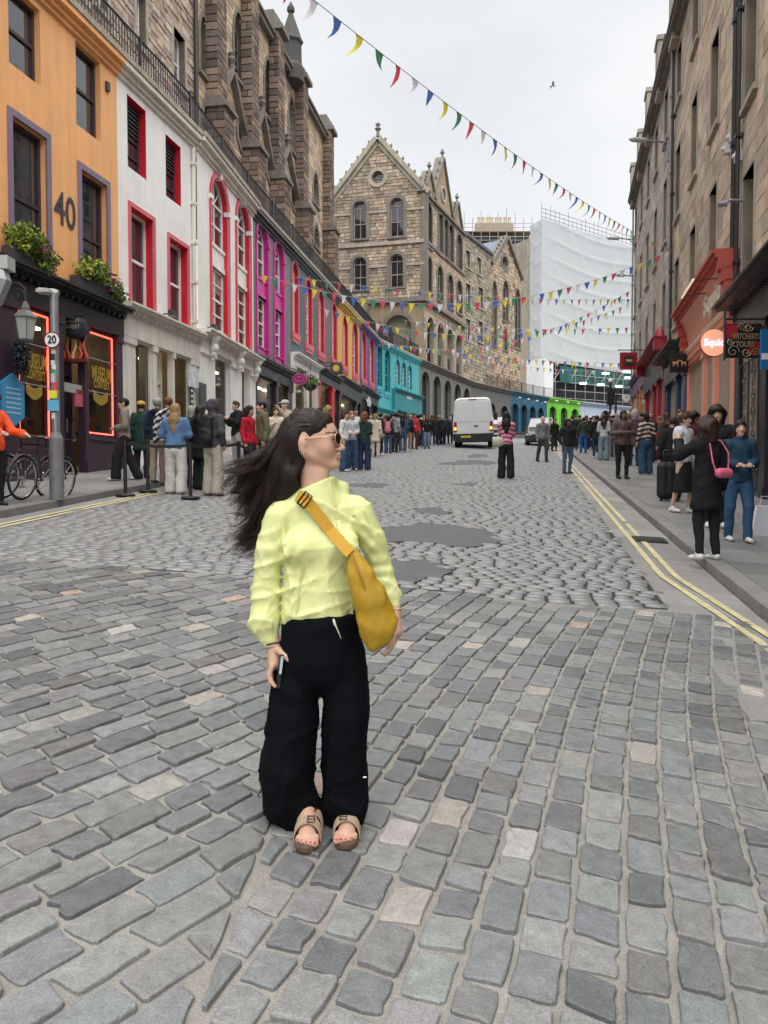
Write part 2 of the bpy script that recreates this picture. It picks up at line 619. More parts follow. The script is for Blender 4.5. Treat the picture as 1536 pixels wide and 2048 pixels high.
# ------------------------------------------------------------------ masonry
def stone_cols(n, pal, rng, jit=0.085):
	pal = np.asarray(pal, dtype=float)
	c = pal[rng.randint(0, len(pal), n)]
	return c * (1 + jit * rng.randn(n, 1)) * (1 + 0.018 * rng.randn(n, 3))
def masonry(F, parent, u0, u1, z0, z1, openings, pal, mat, ch=0.25, lw=(0.3, 0.7), o=0.0, limit=None, top=300,
			proud=0.012, seed=1, name='stone', joint=0.012, gap=0.012):
	"""coursed stones with recessed joints round the openings; the biggest stay single parts, the rest is one part"""
	rng = np.random.RandomState(seed)
	rects = []
	z = z0
	while z < z1 - 0.05:
		h = min(ch * (0.8 + 0.45 * rng.rand()), z1 - z)
		if z1 - (z + h) < 0.08:
			h = z1 - z
		zm = z + h / 2
		a0, a1 = (u0, u1) if limit is None else limit(zm)
		if a1 - a0 > 0.1:
			cuts = []
			for op in openings:
				iv = half_width(op, min(max(zm, op[2] + 1e-3), op[3] - 1e-3)) if (op[2] < z + h * .5 and op[3] > z + h * .5) else None
				if iv:
					cuts.append(iv)
			cuts.sort()
			s = a0
			ivs = []
			for c0, c1 in cuts:
				if c0 > s + 0.03:
					ivs.append((s, min(c0, a1)))
				s = max(s, c1)
			if s < a1 - 0.03:
				ivs.append((s, a1))
			for i0, i1 in ivs:
				u = i0
				while u < i1 - 1e-6:
					w = lw[0] + (lw[1] - lw[0]) * rng.rand()
					if i1 - (u + w) < lw[0] * 0.7:
						w = i1 - u
					rects.append((u, u + w, z, z + h))
					u += w
		z += h
	n = len(rects)
	R = np.array(rects)
	cols = stone_cols(n, pal, rng)
	out = o + proud * rng.rand(n)
	if n == 0:
		return
	cen = [F.P((r[0] + r[1]) / 2, (r[2] + r[3]) / 2) for r in rects]
	size = np.array([(r[1] - r[0]) * (r[3] - r[2]) / max(1.0, c.y) ** 2 for r, c in zip(rects, cen)])
	# a stone must be big enough in the picture to be picked out singly
	order = np.argsort(-size)
	wide = np.array([(r[1] - r[0]) * FPX / max(1.0, c.y) for r, c in zip(rects, cen)])
	single = [i for i in order[:top] if wide[i] >= 10]
	sset = set(single)
	def blk(i):
		a, b, c, d = rects[i]
		g = gap / 2
		a, b, c, d = a + g, b - g, c + g, d - g
		bv = joint * 0.8
		q = out[i]
		fr = [F.P(a + bv, c + bv, q), F.P(b - bv, c + bv, q), F.P(b - bv, d - bv, q), F.P(a + bv, d - bv, q)]
		bk = [F.P(a, c, o - 0.03), F.P(b, c, o - 0.03), F.P(b, d, o - 0.03), F.P(a, d, o - 0.03)]
		fs = [(0, 1, 2, 3)] + [(4 + k, 4 + (k + 1) % 4, (k + 1) % 4, k) for k in range(4)]
		if F.d.cross(Vector((0, 0, 1))).dot(F.n) < 0:
			fs = [f[::-1] for f in fs]
		return fr + bk, fs
	for i in single:
		v, f = blk(i)
		mobj(name, v, f, mat, parent, np.tile(cols[i], (8, 1)))
	vs, fs, cs = [], [], []
	for i in range(n):
		if i in sset:
			continue
		v, f = blk(i)
		b = len(vs)
		vs += v
		fs += [tuple(b + k for k in q) for q in f]
		cs.append(np.tile(cols[i], (8, 1)))
	if vs:
		ob = mobj('stonework', vs, fs, mat, parent, np.concatenate(cs))
		ob['kind'] = 'stuff'
# ------------------------------------------------------------------ ground, road, setts, kerbs, pavements
def sheet(name, pts, h, mat, parent=None):
	tri = tessellate_polygon([[Vector((x, y, 0)) for x, y in pts]])
	fs = []
	for t in tri:
		a, b, c = (Vector((*pts[i], 0)) for i in t)
		fs.append(tuple(t) if (b - a).cross(c - a).z > 0 else tuple(t)[::-1])
	return mobj(name, [G(x, y, h) for x, y in pts], fs, mat, parent)
MORTAR = M('mortar', (0.27, 0.255, 0.23), 0.95, 0.25, 4, 0.9, 240, dist=0.004, speckle=0.45, spec=0.2)
DARKJOINT = M('dark_joint', (0.032, 0.032, 0.034), 0.9, 0.2, 3, 0.5, 150)
SETT = M('sett_stone', rough=0.44, var=0.22, scale=17, bump=0.7, bscale=130, vcol=True, dist=0.004, rvar=0.16, speckle=0.3, spec=0.5)
SETT_FAR = M('sett_sheen', rough=0.44, var=0.1, scale=5, bump=0.2, bscale=60, vcol=True, dist=0.004, rvar=0.08, speckle=0.1, spec=0.5)
ASPHALT = M('asphalt', (0.10, 0.10, 0.102), 0.7, 0.25, 5, 0.8, 150, dist=0.004, speckle=0.3)
FLAG = M('flagstone', rough=0.62, var=0.14, scale=2.5, bump=0.25, bscale=60, vcol=True, dist=0.004, speckle=0.1)
KERB = M('kerb_stone', rough=0.75, var=0.15, scale=4, bump=0.4, bscale=50, vcol=True, dist=0.006, speckle=0.12)
LK = [(-8.7, -10), (-7.0, 0), (-3.36, 22), (-2.4, 27.7), (1.7, 52.9), (4.7, 60.8), (10.1, 73.5), (14.9, 80.3), (19.7, 86.4), (24.7, 90.9), (32.6, 97.2), (46, 106)]
RK = [(0.13, -10), (2.0, 0), (10.42, 45), (13.5, 58), (19, 69), (27, 78), (40, 88)]
LFAC = [(-9.94, 0.9), (-5.38, 22.17), (-4.72, 27.7), (-0.5, 52.9), (2.8, 61.5), (8.4, 74.7), (13.4, 81.8), (18.3, 87.9), (23.5, 92.6), (31.5, 99), (45, 108)]
def xat(pl, y):
	for (x0, y0), (x1, y1) in zip(pl, pl[1:]):
		if y0 <= y <= y1:
			return x0 + (x1 - x0) * (y - y0) / (y1 - y0)
	return pl[-1][0] if y > pl[-1][1] else pl[0][0]
tag(sheet('ground', [(-160, -60), (260, -60), (260, 260), (-160, 260)], -0.06, ASPHALT), kind='structure')
def ybound(x):
	"""where the mortared setts of the junction end"""
	return 7.15 - 0.2 * (x - 0.0) + 0.05 * math.sin(x * 3.1)
# road beds
near_pts = [(x, ybound(x)) for x in np.linspace(3.3, -5.6, 24)]
road_near = sheet('cobbled_junction', [(-8.0, -6), (1.5, -6), (2.3, 2)] + near_pts + [(-7.0, 0)], 0.0, MORTAR)
tag(road_near, 'cobbled junction with pale mortar joints', kind='structure')
far_pts = [(x, ybound(x)) for x in np.linspace(-5.7, 3.35, 24)]
road_far = sheet('cobbled_street', far_pts + [(xat(RK, y) - .02, y) for y in (10, 20, 30, 45)] + [(13.4, 58), (18.9, 69), (27, 78), (40, 88)]
				 + [(46, 105.8)] + [(x + .02, y) for x, y in LK[::-1] if 12 < y < 105], -0.003, DARKJOINT)
tag(road_far, 'cobbled street climbing away with dark joints', kind='structure')
GREYS = np.array([(.155, .165, .165), (.175, .18, .175), (.135, .14, .142), (.205, .205, .195), (.165, .17, .178), (.15, .15, .145), (.19, .19, .19), (.115, .118, .122), (.185, .195, .185)])
PALES = np.array([(.32, .285, .25), (.36, .325, .29), (.30, .285, .265), (.33, .245, .20), (.29, .275, .265)])
def sett_col(rng, pale=0.06):
	if rng.rand() < pale:
		c = PALES[rng.randint(len(PALES))]
	else:
		c = GREYS[rng.randint(len(GREYS))]
	return c * (0.83 + 0.37 * rng.rand()) * (1 + 0.012 * rng.randn(3))
def sett_mesh(q, h, rng, inset=0.010, rag=0.0026):
	"""one sett from its ground corners: slightly ragged outline, worn shoulders, uneven top"""
	q = [np.array(p) for p in q]
	m = len(q)
	cen = sum(q) / m
	# pull every edge in by the joint width and meet the neighbours again
	E = []
	for i in range(m):
		a, b = q[i], q[(i + 1) % m]
		t = (b - a) / max(1e-6, np.linalg.norm(b - a))
		nrm = np.array((-t[1], t[0]))
		if (cen - a) @ nrm < 0:
			nrm = -nrm
		E.append((a + nrm * (inset * (.75 + .5 * rng.rand())), t))
	nq = []
	for i in range(m):
		(p1, t1), (p2, t2) = E[i - 1], E[i]
		cr = t1[0] * t2[1] - t1[1] * t2[0]
		if abs(cr) < .15:
			nq.append(q[i] + (cen - q[i]) * .12)
		else:
			u = ((p2 - p1)[0] * t2[1] - (p2 - p1)[1] * t2[0]) / cr
			nq.append(p1 + t1 * u)
	q = nq
	cen = sum(q) / m
	pts = []
	for i in range(m):
		a, b = q[i], q[(i + 1) % m]
		for t in ((0.06, 0.35, 0.65, 0.94) if np.linalg.norm(b - a) > .08 else (0.1, .9)):
			pts.append(a + (b - a) * t)
	pts = np.array(pts)
	n = len(pts)
	d = pts - cen
	L = np.linalg.norm(d, axis=1, keepdims=True)
	pts = pts + rag * rng.randn(n, 2)
	if rng.rand() < .3:
		k = rng.randint(n)
		pts[k] += (cen - pts[k]) * (.08 + .12 * rng.rand())
	tx, ty = 0.02 * rng.randn(2)
	rings = []
	lm = L.mean()
	for s, hh in ((1.0, -0.01), (1.0 - 0.0015 / lm, h * .7), (1.0 - 0.005 / lm, h * .95), (1.0 - 0.012 / lm, h)):
		p = cen + (pts - cen) * s
		lift = (p - cen) @ np.array([tx, ty]) if hh > 0 else 0
		z = SX * p[:, 0] + SY * p[:, 1] + hh + lift + (0.0012 * rng.randn(n) if hh == h else 0)
		rings.append(np.column_stack([p, z]))
	V = np.concatenate(rings + [np.array([[cen[0], cen[1], zg(*cen) + h + 0.0015 * rng.randn()]])])
	Fs = []
	for r in range(3):
		for k in range(n):
			k2 = (k + 1) % n
			Fs.append((r * n + k, r * n + k2, (r + 1) * n + k2, (r + 1) * n + k))
	for k in range(n):
		Fs.append((3 * n + k, 3 * n + (k + 1) % n, 4 * n))
	return V, Fs
# junction setts: two fields of straight courses that meet on a seam of cut stones
rng = np.random.RandomState(11)
SEAM = [(-.62, -2), (-.55, 1.5), (-.42, 3.2), (-.72, 4.9), (-1.35, 7.6), (-1.6, 9)]
def clip_half(poly, p, n):
	"""part of a polygon on the side of p that n points to"""
	out = []
	for i in range(len(poly)):
		a, b = poly[i], poly[(i + 1) % len(poly)]
		da, db = (a - p) @ n, (b - p) @ n
		if da >= 0:
			out.append(a)
		if da * db < 0:
			out.append(a + (b - a) * (da / (da - db)))
	return out
def seam_at(y):
	x = xat(SEAM, y)
	t = np.array((xat(SEAM, y + .1) - xat(SEAM, y - .1), .2))
	t /= np.linalg.norm(t)
	return np.array((x, y)), np.array((t[1], -t[0]))
def area(p):
	return .5 * abs(sum(p[i][0] * p[(i + 1) % len(p)][1] - p[(i + 1) % len(p)][0] * p[i][1] for i in range(len(p))))
quads = []
for ang, side, org, wr, lens in ((20.5, 1, (0, 0), (.136, .165), [.15, .175, .195, .225, .26]), (40.0, -1, (0, 0), (.138, .168), [.19, .215, .24, .27, .31])):
	A = math.radians(ang)
	SV, TV = np.array([math.cos(A), -math.sin(A)]), np.array([math.sin(A), math.cos(A)])
	s = -11.0 + .05
	while s < 5:
		w = wr[0] + (wr[1] - wr[0]) * rng.rand()
		t = -6.0 + 0.25 * rng.rand()
		while t < 10:
			l = rng.choice(lens, p=[.2, .26, .26, .18, .1]) * (0.95 + .1 * rng.rand())
			sk = 0.008 * rng.randn()
			def wb(ss_, tt_):
				b_ = .05 * math.sin(.9 * tt_ + .5) + (.035 * (tt_ - 3.5) ** 2 * (.25 if side < 0 else .05))
				return (ss_ + b_) * SV + tt_ * TV
			qd = [wb(s, t + sk), wb(s + w, t - sk), wb(s + w, t + l - sk), wb(s, t + l + sk)]
			c = sum(qd) / 4
			t += l
			if c[1] < .8 or c[1] > 9.4 or abs(c[0]) > 0.56 * c[1] + 1.9:
				continue
			p, n = seam_at(c[1])
			qd = clip_half(qd, p, n * side)
			if len(qd) >= 3 and area(qd) > .010:
				quads.append(qd)
		s += w
def inside_near(c):
	x, y = c
	return 1.0 < y < ybound(x) - 0.05 and x > -7.0 + 0.165 * y + 0.66 and x < min(2.0 + 0.187 * y - .1, 1.58 + 0.187 * y + .32 * max(0, 1 - max(0, y - 5.4) / 2.6))
keep = []
for qd in quads:
	c = sum(qd) / len(qd)
	if not inside_near(c):
		continue
	# keep what the picture (with some margin) can show
	if abs(c[0]) > 0.56 * c[1] + 1.9:
		continue
	keep.append(qd)
keep.sort(key=lambda qd: np.hypot(*(sum(qd) / len(qd))))
vis = [i for i, qd in enumerate(keep) if abs((sum(qd) / len(qd))[0]) < 0.52 * (sum(qd) / len(qd))[1] and (sum(qd) / len(qd))[1] > 1.95]
single = set(vis[:300])
VV, FF, CC, off = [], [], [], 0
for i, qd in enumerate(keep):
	if np.cross(qd[1] - qd[0], qd[2] - qd[0]) < 0:
		qd = qd[::-1]
	c = sett_col(rng, 0.045)
	h = 0.010 + 0.011 * rng.rand()
	V, Fc = sett_mesh(qd, h, rng, inset=0.008 + 0.005 * rng.rand())
	if i in single:
		mobj('sett', V, Fc, SETT, road_near, np.tile(c, (len(V), 1)))
	else:
		VV.append(V)
		CC.append(np.tile(c, (len(V), 1)))
		FF += [tuple(off + k for k in q) for q in Fc]
		off += len(V)
o = mobj('sett_field', np.concatenate(VV), FF, SETT, road_near, np.concatenate(CC))
o['kind'] = 'stuff'
# street setts: courses square across the street, open dark joints
PATCH = [ongr(870, 1070), ongr(800, 1137), ongr(862, 1024), ongr(935, 967), ongr(740, 970)]
def patch_outline(px, py, rx, ry, seed):
	r = np.random.RandomState(seed)
	ph = r.rand(4) * 6
	out = []
	for i in range(44):
		a = 2 * math.pi * i / 44
		k = 1 + .16 * math.sin(2 * a + ph[0]) + .13 * math.sin(3 * a + ph[1]) + .08 * math.sin(5 * a + ph[2]) + .05 * math.sin(11 * a + ph[3]) + .03 * r.randn()
		p = ongr(px + rx * k * math.cos(a), py - ry * k * math.sin(a))
		out.append((p.x, p.y))
	return out
patches = [patch_outline(855, 1070, 140, 22, 1), patch_outline(800, 1140, 90, 24, 2), patch_outline(865, 1023, 34, 7, 3),
		   patch_outline(940, 926, 62, 4.5, 4), patch_outline(738, 971, 38, 5, 5), patch_outline(955, 912, 22, 3.5, 6), patch_outline(930, 969, 24, 3, 7)]
def in_poly(x, y, pl):
	c = False
	n = len(pl)
	for i in range(n):
		x0, y0 = pl[i]
		x1, y1 = pl[(i + 1) % n]
		if (y0 > y) != (y1 > y) and x < (x1 - x0) * (y - y0) / (y1 - y0) + x0:
			c = not c
	return c
AS = math.radians(10.3)
UV, WV = np.array([math.cos(AS), -math.sin(AS)]), np.array([math.sin(AS), math.cos(AS)])
VV, FF, CC, off = [], [], [], 0
w = 6.0
rng = np.random.RandomState(5)
pb = [(min(p[0] for p in pl), max(p[0] for p in pl), min(p[1] for p in pl), max(p[1] for p in pl)) for pl in patches]
while w < 62:
	dw = 0.118 + 0.02 * rng.rand()
	u = -11.0 + 0.25 * rng.rand()
	while u < 9:
		l = 0.15 + 0.1 * rng.rand()
		c = UV * (u + l / 2) + WV * (w + dw / 2)
		x, y = c
		wob = 0.03 * math.sin(u * .7 + w * .4)
		ok = y > ybound(x) + 0.02 and xat(LK, y) + 0.55 < x < xat(RK, y) - 0.75 and abs(x) < 0.53 * y + 1.5
		if ok:
			for pl, b in zip(patches, pb):
				if b[0] < x < b[1] and b[2] < y < b[3] and in_poly(x, y, pl):
					ok = False
		if ok:
			g = 0.010 + 0.012 * rng.rand() ** 2
			g2 = 0.002 + 0.003 * rng.rand()
			hh = 0.013 + 0.004 * rng.rand()
			tilt = 0.0008 * rng.randn(4)
			bv = 0.005
			cs = []
			for (a, b, tz) in ((u + g, w + g2, 0), (u + l - g, w + g2, 1), (u + l - g, w + dw - g2, 2), (u + g, w + dw - g2, 3)):
				p = UV * a + WV * (b + wob)
				cs.append((p[0], p[1], zg(*p) - 0.012))
			for (a, b, tz) in ((u + g + bv, w + g2 + bv, 0), (u + l - g - bv, w + g2 + bv, 1), (u + l - g - bv, w + dw - g2 - bv, 2), (u + g + bv, w + dw - g2 - bv, 3)):
				p = UV * a + WV * (b + wob)
				cs.append((p[0], p[1], zg(*p) + hh + tilt[tz] - .006))
			VV.append(cs)
			FF.append(np.array([(4, 5, 6, 7), (0, 1, 5, 4), (1, 2, 6, 5), (2, 3, 7, 6), (3, 0, 4, 7)]) + off)
			off += 8
			CC.append(np.tile(sett_col(rng, 0.01) * .5 + .15, (8, 1)))  # colour lightened to carry the sky sheen on the far setts
		u += l
	w += dw
VV = np.array(VV)
cy = VV[:, 4:, 1].mean(axis=1)
order = np.argsort(cy)
vis = [i for i in order if abs(VV[i, 4:, 0].mean()) < 0.5 * cy[i]][:300]
sel = np.zeros(len(VV), bool)
sel[vis] = True
for i in vis:
	mobj('sett', VV[i], np.array([(4, 5, 6, 7), (0, 1, 5, 4), (1, 2, 6, 5), (2, 3, 7, 6), (3, 0, 4, 7)]), SETT_FAR, road_far, CC[i])
rest = np.where(~sel)[0]
F0 = np.array([(4, 5, 6, 7), (0, 1, 5, 4), (1, 2, 6, 5), (2, 3, 7, 6), (3, 0, 4, 7)])
FR = (F0[None] + (np.arange(len(rest)) * 8)[:, None, None]).reshape(-1, 4)
o = mobj('sett_field', VV[rest].reshape(-1, 3), FR, SETT_FAR, road_far, np.concatenate([CC[i] for i in rest]))
o['kind'] = 'stuff'
for i, pl in enumerate(patches):
	sheet('asphalt_patch', pl, 0.008, ASPHALT, road_far)
# kerbs and channels
def along(pl, step_lo, step_hi, y0, y1, rng):
	"""walk a polyline, yield consecutive point pairs with their left normal"""
	segs = []
	for (xa, ya), (xb, yb) in zip(pl, pl[1:]):
		a, b = np.array((xa, ya)), np.array((xb, yb))
		L = np.linalg.norm(b - a)
		segs.append((a, b, L))
	tot = sum(s[2] for s in segs)
	def pt(t):
		for a, b, L in segs:
			if t <= L:
				return a + (b - a) * t / L, (b - a) / L
			t -= L
		return segs[-1][1], (segs[-1][1] - segs[-1][0]) / segs[-1][2]
	t = 0
	while t < tot:
		l = step_lo + (step_hi - step_lo) * rng.rand()
		p, d = pt(t)
		q, d2 = pt(min(tot, t + l))
		if p[1] > y0 and q[1] < y1:
			yield p, q, d, d2
		t += l
def strip_block(mb_or_none, p, q, d, d2, a, b, z0, z1, gap, name, mat, parent, col, bev=0.012):
	"""block along a line, from offset a to b (positive to the right)"""
	n1, n2 = np.array((d[1], -d[0])), np.array((d2[1], -d2[0]))
	dd = (q - p) / np.linalg.norm(q - p)
	p, q = p + dd * gap, q - dd * gap
	A, B, C, D = p + n1 * a, p + n1 * b, q + n2 * b, q + n2 * a
	vs = [G(*x, z0) for x in (A, B, C, D)]
	cen = (A + B + C + D) / 4
	def ins(x):
		v = cen - x
		return x + v * min(0.3, bev / max(1e-6, np.linalg.norm(v)))
	vs += [G(*x, z1 - bev) for x in (A, B, C, D)] + [G(*ins(x), z1) for x in (A, B, C, D)]
	fs = [(8, 9, 10, 11)] + [(4 + i, 4 + (i + 1) % 4, 8 + (i + 1) % 4, 8 + i) for i in range(4)] + [(i, (i + 1) % 4, 4 + (i + 1) % 4, 4 + i) for i in range(4)]
	if (B - A)[0] * (C - B)[1] - (B - A)[1] * (C - B)[0] < 0:
		fs = [f[::-1] for f in fs]
	return mobj(name, vs, fs, mat, parent, np.tile(col, (12, 1)))
rng = np.random.RandomState(3)
pave_l = sheet('pavement_left', [(x, y) for x, y in LK if y < 100] + [(x, y) for x, y in LFAC[::-1]] + [(-10.2, -10)], 0.10, DARKJOINT)
tag(pave_l, kind='structure')
RF0, RFD = np.array((8.2, 16.9)), np.array((0.2288, 0.9735))
rfac = [tuple(RF0 + RFD * t) for t in (-30, 0, 33)]
pave_r = sheet('pavement_right', [(x, y) for x, y in RK if y < 60] + [(17.2, 56)] + rfac[::-1], 0.10, DARKJOINT)
tag(pave_r, kind='structure')
for pl, sgn, par in ((LK, -1, pave_l), (RK, 1, pave_r)):
	for p, q, d, d2 in along(pl, 0.85, 1.25, 1.5, 70, rng):
		g = 0.19 + 0.05 * rng.rand()
		col = np.array((g * 1.02, g, g * 0.96)) * (0.85 if sgn < 0 else 0.9)
		a, b = (0, 0.2) if sgn > 0 else (-0.2, 0)
		strip_block(None, p, q, d, d2, a, b, -0.05, 0.115 + .008 * rng.rand(), 0.006, 'kerb_stone', KERB, par, col)
	# channel stones at the road edge
	for p, q, d, d2 in along(pl, 0.6, 1.0, 1.5, 60, rng):
		g = 0.2 + 0.07 * rng.rand()
		col = np.array((g * 1.03, g, g * 0.95))
		wd = 0.75 if sgn > 0 else 0.58
		a, b = (-wd, -0.01) if sgn > 0 else (0.01, wd)
		strip_block(None, p, q, d, d2, a, b, -0.05, 0.006 + .008 * rng.rand(), 0.006, 'channel_stone', KERB, par, col, 0.008)
# flagstones
def flags(par, pl, fac_at, sgn, y0, y1, seed, tone):
	r = np.random.RandomState(seed)
	for p, q, d, d2 in along(pl, 0.7, 1.0, y0, y1, r):
		n = np.array((d[1], -d[0])) * sgn
		wmax = 0
		while wmax < 8:
			c = p + n * (wmax + .2)
			if (sgn < 0 and c[0] < xat(LFAC, c[1])) or (sgn > 0 and c[0] > fac_at(c[1])):
				break
			wmax += 0.2
		t = 0.21
		while t < wmax + .3:
			w = 0.5 + 0.3 * r.rand()
			g = tone * (0.85 + 0.35 * r.rand())
			col = np.array((g, g * .99, g * 0.965))
			a, b = (t, t + w) if sgn > 0 else (-t - w, -t)
			sh = (q - p) * 0.5 * ((int(t * 10) % 2))
			strip_block(None, p, q, d, d2, a + .004, b - .004, 0.09, 0.112 + .004 * r.rand(), 0.005, 'flagstone', FLAG, par, col, 0.006)
			t += w
flags(pave_r, RK, lambda y: 8.2 + (y - 16.9) * .235, 1, 2.5, 48, 8, 0.175)
flags(pave_l, LK, None, -1, 5, 40, 9, 0.22)
# double yellow lines on the channel
YEL = M('yellow_paint', (0.53, 0.48, 0.27), 0.8, 0.3, 6, 0.3, 60, speckle=0.25)
def yline(name, pl, off, y0, y1, w=0.07, h=0.019):
	r = np.random.RandomState(int(abs(off(10)) * 1000))
	P = []
	for p, q, d, d2 in along(pl, 0.25, 0.25, y0, y1, r):
		n = np.array((d[1], -d[0]))
		P.append((p, n))
	vs, fs = [], []
	for i, (p, n) in enumerate(P):
		o = off(p[1])
		ww = w * (0.9 + 0.2 * r.rand())
		vs += [G(*(p + n * (o - ww / 2)), h), G(*(p + n * (o + ww / 2)), h)]
		if i and r.rand() > .03:
			fs.append((2 * i - 2, 2 * i - 1, 2 * i + 1, 2 * i))
	return mobj(name, vs, fs, YEL, pave_r if pl is RK else pave_l)
swing = lambda y: 0.34 * max(0.0, min(1.0, (8.0 - y) / 2.4))
yline('yellow_line', RK, lambda y: -0.57 + swing(y), 1.5, 60)
yline('yellow_line', RK, lambda y: -0.42 + swing(y), 1.5, 60)
yline('yellow_line', LK, lambda y: 0.50, 3, 60)
yline('yellow_line', LK, lambda y: 0.36, 3, 60)
# ------------------------------------------------------------------ left side: painted terrace of shops
def P_(name, c, rough=0.55, streak=0.12, **k):
	return M(name, c, rough, 0.09, 1.8, 0.18, 45, streak=streak + .07, dist=0.005, **k)
ORANGE = P_('orange_paint', (0.88, 0.445, 0.18), streak=0.06)
WHITE = P_('white_paint', (0.86, 0.855, 0.835), streak=0.0)
CREAM = P_('cream_paint', (0.72, 0.70, 0.62))
PURPLE_FR = P_('plum_paint', (0.048, 0.03, 0.046), 0.4)
MAUVE = P_('mauve_paint', (0.22, 0.17, 0.25), 0.45)
RED = P_('red_paint', (0.62, 0.018, 0.035), 0.4, 0.05)
PINKRED = P_('pink_red_paint', (0.70, 0.13, 0.17), 0.45, 0.05)
MAGENTA = P_('magenta_paint', (0.62, 0.03, 0.30), 0.4, 0.05)
GREYP = P_('grey_paint', (0.185, 0.19, 0.205))
TEALG = P_('teal_grey_paint', (0.085, 0.14, 0.145))
MAUVEG = P_('grey_mauve_paint', (0.17, 0.135, 0.155))
YELLOW = P_('yellow_wall_paint', (0.72, 0.46, 0.07))
VIOLET = P_('violet_paint', (0.10, 0.085, 0.24))
TURQ = P_('turquoise_paint', (0.06, 0.42, 0.46))
TURQ_D = P_('deep_turquoise_paint', (0.03, 0.25, 0.29))
BLACKP = M('black_paint', (0.018, 0.018, 0.021), 0.35, 0.15, 3, 0.08, 60)
CHAR = M('charcoal_paint', (0.04, 0.042, 0.048), 0.4, 0.12, 3, 0.1, 60)
IRON = M('cast_iron', (0.022, 0.023, 0.026), 0.45, 0.2, 8, 0.2, 80)
STEELG = M('galvanised_steel', (0.30, 0.31, 0.32), 0.45, 0.15, 6, 0.15, 40, metal=0.5)
GLASS_D = GLASS('dark_window_glass', (0.02, 0.024, 0.028))
GLASS_S = GLASS('shop_window_glass', (0.02, 0.02, 0.02), clear=0.75)
STONE = M('sandstone', rough=0.88, var=0.22, scale=3.0, bump=0.6, bscale=22, vcol=True, dist=0.02, speckle=0.14, spec=0.2)
MORT2 = M('old_mortar', (0.33, 0.28, 0.215), 0.95, 0.2, 2, 0.4, 50)
TRIM = M('weathered_trim_stone', (0.21, 0.19, 0.16), 0.85, 0.25, 1.4, 0.4, 25, streak=0.3)
TRIM_L = M('pale_trim_stone', (0.42, 0.375, 0.295), 0.85, 0.22, 1.4, 0.4, 25, streak=0.3)
SLATE = M('roof_slate', (0.105, 0.105, 0.12), 0.6, 0.25, 2, 0.6, 12, stretch=(1, 1, 3))
BLIND = M('window_blind', (0.5, 0.5, 0.48), 0.8, 0.1)
TZ = 11.62                                   # level of the terrace walk
FL0 = Facade(LFAC[0], LFAC[1])
FL1 = Facade(LFAC[1], LFAC[2])
FL2 = Facade(LFAC[2], LFAC[3])
FL3 = Facade(LFAC[3], LFAC[4])
def cornice(F, mb, u0, u1, z, steps, o=0.0):
	for dz0, dz1, out in steps:
		F.box(mb, u0, u1, z + dz0, z + dz1, -0.1, o + out)
def spec_win(F, xl, xr, yt, yb):
	return F.u(xl), F.u(xr), F.z(xl, yb), F.z(xl, yt)
# ---- orange building with the dark shopfront
uo1 = FL0.u(242)
uo0 = 6.0
ZS = 5.72                                    # top of the shop cornice
b_or = empty('orange_shop_building', FL0.P((uo0 + uo1) / 2, FL0.gz((uo0 + uo1) / 2)), 'orange painted building numbered 40 above a black shopfront with red neon', 'building')
wspec = [(31, 93, -24, 134, 0), (162, 210, 90, 255, 0), (34, 101, 238, 500, 1), (169, 219, 343, 545, 1)]
wins = []
for xl, xr, yt, yb, lo in wspec:
	u0, u1, z0, z1 = spec_win(FL0, xl, xr, yt, yb)
	if lo:
		z0 = ZS + 0.03
	wins.append((u0, u1, z0, z1, lo))
du = wins[1][0] - wins[0][0]
for u0, u1, z0, z1, lo in list(wins[0:1] + wins[2:3]):
	wins.append((u0 - du, u1 - du, z0, z1, lo))
ztop = TZ - 0.12
mb = MB()
FL0.wall(mb, [(uo0, ZS - .2), (uo1, ZS - .2), (uo1, ztop), (uo0, ztop)], [arch(*w[:4]) for w in wins], depth=0.2)
mb.build('wall', ORANGE, b_or)
for i, (u0, u1, z0, z1, lo) in enumerate(wins):
	window(FL0, b_or, u0, u1, z0, z1, rec=0.17, fw=0.07, fmat=PURPLE_FR, gmat=GLASS_D, bars=(1, 2), sur=(0.13, 0.03, MAUVE) if lo else None)
mb = MB()
cornice(FL0, mb, uo0, uo1, ztop, [(-0.34, -0.24, 0.07), (-0.24, -0.12, 0.14), (-0.12, 0.0, 0.24)])
mb.build('cornice', ORANGE, b_or)
# number
zc = (FL0.z(113, 390) + FL0.z(160, 470)) / 2 + .02
text_obj('lettering', '40', 0.95, FL0.P((FL0.u(112) + FL0.u(160)) / 2, zc, 0.012), FL0.d, (0, 0, 1), M('number_grey', (0.05, 0.045, 0.05), 0.5), b_or, bold=0.01, sx=0.78)
mb = MB()
FL0.box(mb, FL0.u(219), FL0.u(225), FL0.z(222, 190), FL0.z(222, 173), 0, 0.06)
mb.build('junction_box', CHAR, b_or)
